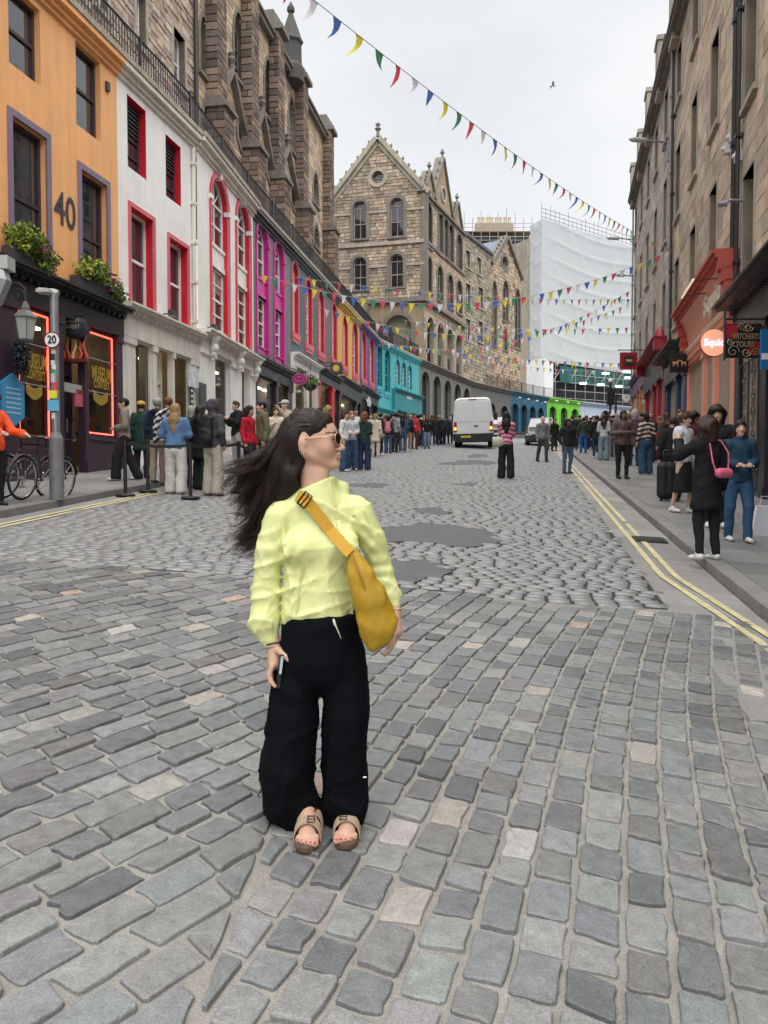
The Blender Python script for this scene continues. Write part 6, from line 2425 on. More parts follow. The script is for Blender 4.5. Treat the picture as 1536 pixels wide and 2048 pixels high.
# ---- wall lantern
def lantern(c, s, par, m):
	mb = MB()
	mb.lathe([(.05 * s, .62 * s), (.1 * s, .5 * s), (.13 * s, .45 * s), (.13 * s, .38 * s), (.34 * s, .2 * s), (.36 * s, .16 * s)], c, 6)
	mb.build('lantern_cap', m, par)
	mb = MB()
	mb.lathe([(.31 * s, .155 * s), (.2 * s, -.42 * s)], c, 6)
	mb.build('lantern_glass', M('frosted_glass', (.42, .43, .40), .3, .1), par)
	mb = MB()
	for k in range(6):
		a = 2 * math.pi * k / 6
		mb.tube([c + Vector((.315 * s * math.cos(a), .315 * s * math.sin(a), .16 * s)), c + Vector((.205 * s * math.cos(a), .205 * s * math.sin(a), -.43 * s))], .012 * s, 4)
	mb.lathe([(.21 * s, -.42 * s), (.21 * s, -.46 * s), (.06 * s, -.5 * s)], c, 6)
	mb.build('lantern_frame', m, par)
	par.children[-1]['kind'] = 'stuff'
lc = at(51, 648, 13.4)
e = empty('wall_lantern', lc, 'hexagonal grey lantern hanging before the left neon window', 'lantern')
lantern(lc, .62, e, M('lantern_grey', (.12, .12, .12), .5))
mb = MB()
up = FL0.u(26)
wl_ = FL0.P(yat(FL0, 13.6), lc.z + .75, 0)
mb.tube([lc + Vector((0, 0, .35)), lc + Vector((0, 0, .6)), lc + Vector((-.15, .1, .72)), wl_], .02, 6)
mb.tube(scroll(lc + Vector((-.18, .05, .5)), .14, 1.2, Vector((1, 0, 0)), UPV), .014, 5)
mb.build('bracket', IRON, e)
# large lamp housing cut by the left edge
bl = at(-6, 560, 9.5)
e = empty('edge_lantern', bl, 'grey cast lamp on a curved arm at the extreme left edge', 'lantern')
mb = MB()
mb.box(bl + Vector((-.25, -.08, .12)), (.42, 0, 0), (0, .2, 0), (0, 0, .16))
mb.build('lamp_head', M('lamp_head_grey', (.42, .43, .42), .5), e)
mb = MB()
mb.tube([bl + Vector((.05, 0, .12)), bl + Vector((.08, 0, 0)), bl + Vector((-.02, 0, -.25)), bl + Vector((-.2, 0, -.45)), FL0.P(yat(FL0, 9.8), bl.z - .5, 0)], [.08, .1, .09, .06, .05], 8)
mb.build('arm', STEELG, e)
# ---- cauldron sign
cc = at(150, 652, 16.6)
e = empty('cauldron_sign', cc, 'hanging cauldron sign with carved flames over the shop door', 'sign')
mb = MB()
mb.lathe([(.1, -.26), (.19, -.2), (.245, -.06), (.25, .05), (.225, .14), (.215, .17), (.25, .19), (.25, .215), (.2, .215)], cc, 20)
mb.build('cauldron', M('cauldron_iron', (.03, .04, .048), .5, .3, 6, .3, 40), e)
GT_ = M('faded_letter', (.45, .42, .33), .6)
text_obj('lettering', 'MUSEUM', .12, cc + Vector((0, -.265, .055)), (1, 0, 0), (0, 0, 1), GT_, e, sx=.8)
text_obj('lettering', 'CONTEXT', .115, cc + Vector((0, -.262, -.07)), (1, 0, 0), (0, 0, 1), GT_, e, sx=.75)
for k in range(9):
	x = -.24 + .06 * k
	mb = MB()
	h = .3 + .1 * ((k * 7) % 3)
	pts = []
	for j in range(7):
		t = j / 6
		pts.append(cc + Vector((x + .035 * math.sin(5 * t + k), -.05 + .1 * (k % 2), -.72 + h * t)))
	mb.tube(pts, [.03, .034, .03, .026, .02, .012, .003], 6)
	mb.build('carved_flame', M('flame_%d' % (k % 3), [(.6, .1, .03), (.75, .5, .2), (.5, .06, .03)][k % 3], .5), e)
mb = MB()
mb.box(cc + Vector((-.27, -.1, -.78)), (.54, 0, 0), (0, .2, 0), (0, 0, .07))
mb.build('flame_tray', M('dark_red_rim', (.12, .01, .02), .5), e)
mb = MB()
wp = FL0.P(yat(FL0, 16.8), cc.z + .6, 0)
mb.tube([cc + Vector((.15, 0, .2)), cc + Vector((.15, 0, .62)), wp], .016, 5)
mb.tube([cc + Vector((-.15, 0, .2)), cc + Vector((-.15, 0, .62))], .016, 5)
for dx_ in (-.2, .2):
	mb.tube([cc + Vector((dx_, 0, -.05)), cc + Vector((dx_ * 1.15, 0, -.72))], .012, 5)
mb.build('hanger', IRON, e)
# ---- small notices on the left shops
def board(name, lab, px, py, w, h, F, o, m, cat='sign', shape=None, parent=None):
	u, z = F.uz(px, py, o)
	mb = MB()
	if shape == 'hex':
		F.slab(mb, [(u - w / 2, z - h * .3), (u, z - h / 2), (u + w / 2, z - h * .3), (u + w / 2, z + h * .3), (u, z + h / 2), (u - w / 2, z + h * .3)], o - .04, o)
	else:
		F.box(mb, u - w / 2, u + w / 2, z - h / 2, z + h / 2, o - .04, o)
	ob = mb.build(name, m)
	tag(ob, lab, cat)
	return ob, u, z
ob, u, z = board('information_plaque', 'pale blue pointed information plaque beside the cyclist', 27, 800, .62, 1.0, FL0, .12, M('plaque_blue', (.05, .28, .52), .5), 'plaque', 'hex')
for k in range(6):
	mb = MB()
	FL0.box(mb, u - .2, u + .2, z + .2 - k * .09, z + .225 - k * .09, .12, .124)
	mb.build('text_line', M('plaque_text', (.45, .6, .72), .6), ob)
ob, u, z = board('door_notice', 'pink notice hanging in the black shop doorway', 163, 797, .42, .36, FL0, .02, M('notice_pink', (.55, .10, .16), .6, .3, 14))
ob, u, z = board('pale_oval_board', 'long pale rounded board hanging over the black shop door', 143, 776, .75, .19, FL0, .02, M('pale_board', (.35, .36, .36), .6))
ob, u, z = board('blue_white_panel', 'white panel with blue blots above the queue on the white house', 386, 753, .5, .6, FL0, .15, M('blotted_panel', (.62, .66, .72), .6, .5, 9), 'sign')
ob, u, z = board('striped_banner', 'narrow black and white banner beside the white house door', 384, 800, .16, .9, FL0, .14, M('dark_banner', (.06, .06, .07), .6), 'banner')
for k in range(6):
	mb = MB()
	FL0.box(mb, u - .05, u + .05, z + .38 - k * .15, z + .44 - k * .15, .14, .145)
	mb.build('pale_mark', WHITE, ob)
ob, u, z = board('menu_board', 'dark framed menu board beside the tall red window', 407, 793, .5, .75, FL1, .2, CHAR, 'board')
# oval sign
oc = FL2.P(FL2.u(556), FL2.z(556, 760), .9)
e = empty('oval_sign', oc, 'oval magenta and black projecting sign on the grey house', 'sign')
def ellipse_plate(c, rx, rz, th, m, nm, par):
	mb = MB()
	pts = [c + Vector((rx * math.cos(2 * math.pi * i / 28), -th / 2, rz * math.sin(2 * math.pi * i / 28))) for i in range(28)]
	mb.prism(pts, Vector((0, th, 0)))
	return mb.build(nm, m, par)
ellipse_plate(oc, .30, .215, .06, MAGENTA, 'sign_rim', e)
ellipse_plate(oc, .25, .165, .075, BLACKP, 'sign_face', e)
ellipse_plate(oc, .21, .13, .08, MAGENTA, 'sign_heart', e)
text_obj('lettering', 'YUP', .17, oc + Vector((0, -.047, 0)), (1, 0, 0), (0, 0, 1), BLACKP, e, bold=.006, sx=.9)
mb = MB()
mb.tube([oc + Vector((.3, 0, .3)), FL2.P(FL2.u(556), oc.z + .3, 0)], .02, 5)
mb.tube([oc + Vector((0, 0, .21)), oc + Vector((0, 0, .3))], .012, 5)
mb.build('bracket', IRON, e)
# square sign with yellow roundel
qc = FL2.P(FL2.u(622), FL2.z(622, 738), 1.2)
e = empty('roundel_sign', qc, 'dark square sign with a yellow roundel before the mauve house', 'sign')
mb = MB()
mb.abox(qc.x - .27, qc.x + .27, qc.y - .03, qc.y + .03, qc.z - .22, qc.z + .22)
mb.build('sign_board', CHAR, e)
mb = MB()
facing_disc(mb, qc, .15, .075)
mb.build('roundel', M('roundel_yellow', (.65, .42, .06), .5), e)
mb = MB()
mb.tube([qc + Vector((.27, 0, .26)), FL2.P(FL2.u(622), qc.z + .26, 0)], .02, 5)
mb.build('bracket', IRON, e)
# second dark board
qc = FL2.P(FL2.u(645), FL2.z(645, 742), .75)
e = empty('dark_hanging_board', qc, 'plain dark hanging board left of the red door', 'sign')
mb = MB()
mb.abox(qc.x - .28, qc.x + .28, qc.y - .03, qc.y + .03, qc.z - .2, qc.z + .2)
mb.build('sign_board', CHAR, e)
mb = MB()
mb.tube([qc + Vector((.28, 0, .24)), FL2.P(FL2.u(645), qc.z + .24, 0)], .02, 5)
mb.build('bracket', IRON, e)
# ---- queue barriers
POSTB = M('barrier_black', (.015, .015, .016), .45)
posts = [(251, 992), (296, 984), (381, 997), (478, 985), (503, 1003), (745, 909)]
plab = ['barrier post nearest the man in the beige jacket', 'barrier post at the kerb behind the queue', 'barrier post in front of the woman in the denim jacket',
		'barrier post right of the man with the black rucksack', 'barrier post beside the flying hair', 'barrier post by the women in blue jeans up the street']
pp = []
for i, (x, y) in enumerate(posts):
	g = ongr(x, y, .02)
	e = empty('queue_barrier', g, plab[i], 'barrier', 'queue barrier posts')
	mb = MB()
	mb.lathe([(.17, 0), (.17, .02), (.14, .04), (.03, .05)], g, 16)
	mb.build('base', POSTB, e)
	mb = MB()
	mb.tube([g + Vector((0, 0, .03)), g + Vector((0, 0, .95))], .032, 10)
	mb.tube([g + Vector((0, 0, .86)), g + Vector((0, 0, .98))], .04, 10)
	mb.build('post', POSTB, e)
	pp.append((g, e))
for a, b in ((0, 1), (0, 2), (2, 3), (3, 4)):
	A, B = pp[a][0] + Vector((0, 0, .93)), pp[b][0] + Vector((0, 0, .93))
	mb = MB()
	n = 10
	vs, fs = [], []
	for i in range(n + 1):
		t = i / n
		p = A + (B - A) * t - Vector((0, 0, .04 * 4 * t * (1 - t)))
		vs += [p - Vector((0, 0, .026)), p + Vector((0, 0, .026))]
		if i:
			fs.append((2 * i - 2, 2 * i, 2 * i + 1, 2 * i - 1))
	mb.add(vs, fs)
	mb.build('belt', M('belt_black', (.012, .012, .013), .7), pp[a][1])
# ---- bicycles
TYRE = M('tyre_rubber', (.014, .014, .015), .8)
CHROME = M('bright_metal', (.55, .56, .57), .25, .05, metal=.9)
def bicycle(loc, rz, lean, label, fcol, saddle_c, s=1.0):
	e = empty('bicycle', loc, label, 'bicycle', 'bicycles by the lamp post')
	R = Matrix.Translation(Vector(loc)) @ Matrix.Rotation(rz, 4, 'Z') @ Matrix.Rotation(lean, 4, 'X') @ Matrix.Scale(s, 4)
	T = lambda x, y, z: R @ Vector((x, y, z))
	D = lambda v: (R.to_3x3() @ Vector(v)).normalized()
	fm = M('bike_frame_' + label[:12], fcol, .3, .1, coat=.5)
	for x in (-.5, .52):
		w = MB()
		torus(w, T(x, 0, .34), .33 * s, .02 * s, D((0, 1, 0)))
		wo = w.build('wheel', TYRE, e, smooth=True)
		w = MB()
		torus(w, T(x, 0, .34), .305 * s, .012 * s, D((0, 1, 0)), 28, 4)
		w.build('rim', CHROME, wo)
		w = MB()
		for k in range(14):
			a = 2 * math.pi * k / 14
			w.tube([T(x, .02 * (-1) ** k, .34), T(x + .3 * math.cos(a), 0, .34 + .3 * math.sin(a))], .0022 * s, 3, cap=False)
		w.tube([T(x, -.05, .34), T(x, .05, .34)], .022 * s, 8)
		so = w.build('spokes', CHROME, wo)
		so['kind'] = 'stuff'
		w = MB()
		n = 12
		vs, fs = [], []
		for k in range(n + 1):
			a = math.radians(20 + 150 * k / n) if x < 0 else math.radians(10 + 120 * k / n)
			for dy in (-.028, .028):
				vs.append(T(x + .37 * math.cos(a), dy, .34 + .37 * math.sin(a)))
			if k:
				fs.append((2 * k - 2, 2 * k - 1, 2 * k + 1, 2 * k))
		w.add(vs, fs)
		w.build('mudguard', CHROME if x < 0 else BLACKP, wo)
	f = MB()
	bb, sc_t, hd, hb2 = (-.06, 0, .3), (-.2, 0, .82), (.36, 0, .84), (.39, 0, .7)
	for a, b, r in ((bb, sc_t, .016), (bb, hb2, .018), (sc_t, hd, .015), (hd, hb2, .02)):
		f.tube([T(*a), T(*b)], r * s, 8)
	for dy in (-.06, .06):
		f.tube([T(*bb), T(-.5, dy, .34)], .01 * s, 6)
		f.tube([T(-.2, dy * .3, .78), T(-.5, dy, .34)], .009 * s, 6)
		f.tube([T(.39, dy * .7, .68), T(.52, dy, .34)], .011 * s, 6)
	f.build('frame', fm, e)
	f = MB()
	f.tube([T(*sc_t), T(-.235, 0, .95)], .013 * s, 6)
	f.ell(T(-.25, 0, .98), .13 * s, .08 * s, .035 * s, 10, 6)
	f.build('saddle', saddle_c, e)
	f = MB()
	f.tube([T(*hd), T(.34, 0, .98)], .014 * s, 6)
	f.tube([T(.3, -.3, 1.0), T(.36, -.15, .99), T(.34, 0, .98), T(.36, .15, .99), T(.3, .3, 1.0)], .013 * s, 6)
	f.tube([T(.3, -.3, 1.0), T(.2, -.32, .98)], .018 * s, 6)
	f.tube([T(.3, .3, 1.0), T(.2, .32, .98)], .018 * s, 6)
	f.build('handlebar', BLACKP, e)
	f = MB()
	torus(f, T(-.06, .05, .3), .085 * s, .006 * s, D((0, 1, 0)), 20, 4)
	f.tube([T(-.06, .04, .3), T(.04, .1, .16)], .012 * s, 6)
	f.tube([T(-.06, -.04, .3), T(-.16, -.1, .44)], .012 * s, 6)
	f.box(T(.0, .09, .15), D((1, 0, 0)) * .09 * s, D((0, 1, 0)) * .09 * s, D((0, 0, 1)) * .02 * s)
	f.build('crank', CHROME, e)
	f = MB()
	for dy in (-.06, .06):
		f.tube([T(-.28, dy, .74), T(-.62, dy, .74)], .007 * s, 5)
		f.tube([T(-.55, dy, .74), T(-.5, dy, .36)], .006 * s, 5)
	for dx_ in (-.35, -.45, -.55):
		f.tube([T(dx_, -.06, .74), T(dx_, .06, .74)], .006 * s, 5)
	f.build('rack', BLACKP, e)
	return e
for (x, y, rz, ln, lab, fc, sd_) in ((34, 1006, math.radians(79), .12, 'dark bicycle leaning on the lamp post, nearer the kerb', (.02, .02, .025), BLACKP),
									 (0, 1003, math.radians(75), .15, 'second bicycle with a dark red frame and chrome mudguard, nearer the cyclist', (.09, .015, .02), BLACKP)):
	g = ongr(x, y, .11)
	bicycle(g + Vector((.14, .5, .045)), rz, ln, lab, fc, sd_, .97)
# ---- white van
def vehicle_frame(px, py, rz=0.0):
	g = ongr(px, py, .0)
	return g, Matrix.Translation(g) @ Matrix.Rotation(math.atan(SX), 4, Vector((0, 1, 0))) @ Matrix.Rotation(math.atan(SY), 4, 'X') @ Matrix.Rotation(rz, 4, 'Z')
VANW = M('van_white_paint', (.72, .73, .74), .3, .03, 2, .02, 20, coat=.4)
BUMP_ = M('bumper_plastic', (.02, .021, .022), .55, .1)
g, T4 = vehicle_frame(947, 897, -math.radians(8))
T = lambda x, y, z: T4 @ Vector((x, y, z))
van = empty('white_van', g, 'white delivery van seen from behind in the middle of the street', 'van')
def loft(secs, mat, name, par, close=True, smooth=False):
	"""secs: list of rings (same count) of local points"""
	vs = [T(*p) for s in secs for p in s]
	n = len(secs[0])
	fs = []
	for i in range(len(secs) - 1):
		for k in range(n):
			k2 = (k + 1) % n
			fs.append((i * n + k, i * n + k2, (i + 1) * n + k2, (i + 1) * n + k))
	if close:
		fs.append(tuple(range(n))[::-1])
		fs.append(tuple((len(secs) - 1) * n + k for k in range(n)))
	return mobj(name, vs, fs, mat, par, smooth=smooth)
def van_sec(y, zt, w=1.03, z0=.55, inset=.0):
	pts = [(-w, z0), (-w, 1.25), (-w + .03, 1.6), (-w + .11, zt - .22), (-w + .2, zt - .06), (-w + .36, zt), (w - .36, zt), (w - .2, zt - .06), (w - .11, zt - .22), (w - .03, 1.6), (w, 1.25), (w, z0)]
	return [(x * (1 - inset), y, z) for x, z in pts]
body = loft([van_sec(0.0, 2.5, inset=.02), van_sec(.06, 2.56), van_sec(3.6, 2.58), van_sec(4.3, 2.4, inset=.02), [(x, y + (.0 if z > 1.2 else .55), min(z, 1.35)) for x, y, z in van_sec(4.7, 2.4, inset=.03)], van_sec(5.4, 1.1, inset=.06)], VANW, 'body', van)
for sx in (-1, 1):
	d = MB()
	x0, x1 = (.012, .86) if sx > 0 else (-.86, -.012)
	d.box(T(x0, -.035, .72), T4.to_3x3() @ Vector((x1 - x0, 0, 0)), T4.to_3x3() @ Vector((0, .05, 0)), T4.to_3x3() @ Vector((0, 0, 1.62)))
	do = d.build('rear_door', VANW, van)
	d = MB()
	pts = [(x0 + .05 * (sx > 0), 1.3), (x1 - .05 * (sx < 0), 1.3), (x1 - .05 * (sx < 0), 2.12), (x0 + .05 * (sx > 0), 2.12)]
	if sx > 0:
		pts = [(.06, 1.36), (.68, 1.36), (.8, 1.42), (.74, 2.15), (.06, 2.15)]
	else:
		pts = [(-.06, 1.36), (-.06, 2.15), (-.74, 2.15), (-.8, 1.42), (-.68, 1.36)]
	d.prism([T(x, -.05, z) for x, z in pts], T4.to_3x3() @ Vector((0, .02, 0)))
	d.build('door_panel', VANW, do)
	h = MB()
	if sx > 0:
		h.box(T(.06, -.07, 1.12), T4.to_3x3() @ Vector((.2, 0, 0)), T4.to_3x3() @ Vector((0, .03, 0)), T4.to_3x3() @ Vector((0, 0, .05)))
		h.build('handle', BUMP_, do)
	l = MB()
	xx = .9 * sx
	l.prism([T(xx - .085, -.04, .86), T(xx + .095, -.04, .86), T(xx + .085, -.04, 1.36), T(xx - .06, -.04, 1.36)], T4.to_3x3() @ Vector((0, .12, 0)))
	lo_ = l.build('tail_light', M('tail_light_red', (.25, .01, .012), .2, coat=.5), van)
	l = MB()
	l.box(T(xx - .06, -.055, .95), T4.to_3x3() @ Vector((.12, 0, 0)), T4.to_3x3() @ Vector((0, .02, 0)), T4.to_3x3() @ Vector((0, 0, .14)))
	l.build('indicator', EMIT('amber_light', (1, .4, .08), .8), lo_)
	for yy in (.75, 4.4):
		w = MB()
		a, b = T(xx + .06 * sx, yy, .35), T(xx - .18 * sx, yy, .35)
		w.tube([a, b], .35, 20)
		wo = w.build('wheel', TYRE, van)
		w = MB()
		w.tube([T(xx + .075 * sx, yy, .35), T(xx + .05 * sx, yy, .35)], .2, 14)
		w.build('hub', STEELG, wo)
	m_ = MB()
	m_.box(T(1.05 * sx + (-.22 if sx < 0 else 0), 4.2, 1.35), T4.to_3x3() @ Vector((.22, 0, 0)), T4.to_3x3() @ Vector((0, .1, 0)), T4.to_3x3() @ Vector((0, 0, .4)))
	m_.build('mirror', BUMP_, van)
b = MB()
R3 = T4.to_3x3()
b.box(T(-1.02, -.1, .4), R3 @ Vector((2.04, 0, 0)), R3 @ Vector((0, .35, 0)), R3 @ Vector((0, 0, .36)))
b.box(T(-.95, -.16, .38), R3 @ Vector((1.9, 0, 0)), R3 @ Vector((0, .2, 0)), R3 @ Vector((0, 0, .12)))
b.build('bumper', BUMP_, van)
b = MB()
b.box(T(-.62, -.118, .56), R3 @ Vector((.5, 0, 0)), R3 @ Vector((0, .015, 0)), R3 @ Vector((0, 0, .11)))
b.build('number_plate', M('plate_yellow', (.55, .44, .06), .5, .25, 25), van)
b = MB()
b.box(T(-.8, .3, .3), R3 @ Vector((1.6, 0, 0)), R3 @ Vector((0, 4.5, 0)), R3 @ Vector((0, 0, .28)))
b.build('underbody', BLACKP, van)
b = MB()
b.box(T(-.2, -.02, 2.45), R3 @ Vector((.4, 0, 0)), R3 @ Vector((0, .06, 0)), R3 @ Vector((0, 0, .05)))
b.build('brake_light', M('tail_light_red', (.25, .01, .012), .2), van)
# ---- dark cars
def car(px, py, rz, label, paint, name='parked_car'):
	global T, T4
	g, T4 = vehicle_frame(px, py, rz)
	T = lambda x, y, z: T4 @ Vector((x, y, z))
	R3 = T4.to_3x3()
	e = empty(name, g, label, 'car')
	def sec(y, w, z0, zb, zr, wr):
		return [(-w, y, z0), (-w, y, zb), (-wr, y, zr), (wr, y, zr), (w, y, zb), (w, y, z0)]
	loft([sec(-2.2, .78, .35, .72, .76, .7), sec(-2.05, .9, .25, .8, .9, .76), sec(-1.1, .95, .25, 1.0, 1.08, .8), sec(-.3, .96, .25, 1.05, 1.62, .66), sec(1.3, .96, .25, 1.05, 1.66, .66), sec(2.0, .92, .3, 1.0, 1.1, .7), sec(2.2, .85, .35, .9, .95, .7)], paint, 'body', e)
	b = MB()
	b.add([T(-.74, -1.02, 1.12), T(.74, -1.02, 1.12), T(.6, -.33, 1.6), T(-.6, -.33, 1.6)], [(0, 1, 2, 3)])
	b.v = [tuple(Vector(p) + (R3 @ Vector((0, -.03, .03)))) for p in b.v]
	b.build('windscreen', GLASS('car_glass', (.05, .055, .06)), e)
	for sx in (-1, 1):
		b = MB()
		b.box(T(.72 * sx - .16, -2.2, .68), R3 @ Vector((.32, 0, 0)), R3 @ Vector((0, .2, 0)), R3 @ Vector((0, 0, .13)))
		b.build('headlight', M('headlight_glass', (.6, .62, .65), .15), e)
		b = MB()
		b.box(T(1.0 * sx - .1, -.75, 1.05), R3 @ Vector((.2, 0, 0)), R3 @ Vector((0, .1, 0)), R3 @ Vector((0, 0, .15)))
		b.build('mirror', paint, e)
		for yy in (-1.4, 1.4):
			w = MB()
			w.tube([T(.96 * sx, yy, .34), T(.74 * sx, yy, .34)], .34, 18)
			w.build('wheel', TYRE, e)
	b = MB()
	b.box(T(-.5, -2.23, .5), R3 @ Vector((1.0, 0, 0)), R3 @ Vector((0, .05, 0)), R3 @ Vector((0, 0, .22)))
	b.build('grille', BUMP_, e)
	b = MB()
	b.box(T(-.26, -2.26, .42), R3 @ Vector((.52, 0, 0)), R3 @ Vector((0, .02, 0)), R3 @ Vector((0, 0, .11)))
	b.build('number_plate', WHITE, e)
	return e
BLKCAR = M('black_car_paint', (.012, .012, .014), .2, .05, 2, 0, coat=.8)
car(1083, 890, math.radians(-12), 'black car facing down the street behind the man in grey', BLKCAR)
car(1000, 878, math.radians(-12), 'dark car half hidden behind the white van', M('dark_blue_car_paint', (.02, .025, .035), .2, .05, 2, 0, coat=.8))
# ---- parasols on the terrace
for i, (xx, yy, Y) in enumerate(((972, 738, 82), (1000, 742, 85))):
	p = at(xx, yy, Y)
	e = empty('terrace_parasol', (p.x, p.y, TZ), ['green parasol on the terrace, left of two', 'green parasol on the terrace, right of two'][i], 'parasol', 'green parasols on the terrace')
	mb = MB()
	mb.lathe([(.06, .55), (.9, .3), (1.7, 0), (1.72, -.1)], (p.x, p.y, p.z), 8)
	mb.build('canopy', M('parasol_green', (.01, .10, .075), .7), e)
	mb = MB()
	mb.tube([(p.x, p.y, TZ), (p.x, p.y, p.z + .5)], .04, 6)
	mb.build('pole', IRON, e)
# ---- gull
p = at(1106, 172, 55)
e = empty('gull', p, 'small white gull gliding in the sky', 'bird')
mb = MB()
mb.tube([p + Vector((-.22, 0, 0)), p + Vector((-.1, 0, .02)), p + Vector((.1, 0, .01)), p + Vector((.25, 0, .03))], [.01, .06, .055, .01], 8)
mb.build('body', M('gull_white', (.6, .6, .62), .7), e, smooth=True)
for s_ in (-1, 1):
	mb = MB()
	mb.prism([p + Vector((.1, s_ * .03, .03)), p + Vector((.0, s_ * .3, .12)), p + Vector((-.12, s_ * .62, .05)), p + Vector((-.12, s_ * .3, .1)), p + Vector((-.08, s_ * .03, .03))], (0, 0, .012))
	mb.build('wing', M('gull_grey', (.35, .36, .38), .7), e)
# ---- paper bag and litter on the right pavement
g = ongr(1520, 1072, .11)
e = empty('paper_bag', g, 'white paper shopping bag on the right pavement at the edge', 'bag')
mb = MB()
mb.prism([g + Vector((-.11, 0, 0)), g + Vector((.2, 0, 0)), g + Vector((.22, 0, .42)), g + Vector((-.04, 0, .42))], (0, .16, 0))
mb.build('bag_body', M('paper_white', (.68, .68, .72), .7), e)
mb = MB()
mb.tube([g + Vector((0, .02, .42)), g + Vector((.02, .02, .55)), g + Vector((.14, .02, .55)), g + Vector((.17, .02, .42))], .006, 5)
mb.build('handle', M('paper_white', (.68, .68, .72), .7), e)
# gully grate beside the right kerb
g = ongr(1272, 1083, .012)
e = empty('gully_grate', g, 'iron gully grate in the channel by the right kerb', 'drain')
dv, nv = Vector((.184, .983, .091 * 1)), Vector((.983, -.184, -.052))
mb = MB()
mb.box(g, nv * .42, dv * .42, (0, 0, .014))
mb.build('frame', IRON, e)
for k in range(5):
	mb = MB()
	mb.box(g + dv * (.06 + .07 * k) + nv * .04 + Vector((0, 0, .015)), nv * .34, dv * .03, (0, 0, .01))
	mb.build('bar', M('worn_iron', (.055, .06, .05), .5, .3, 10), e)
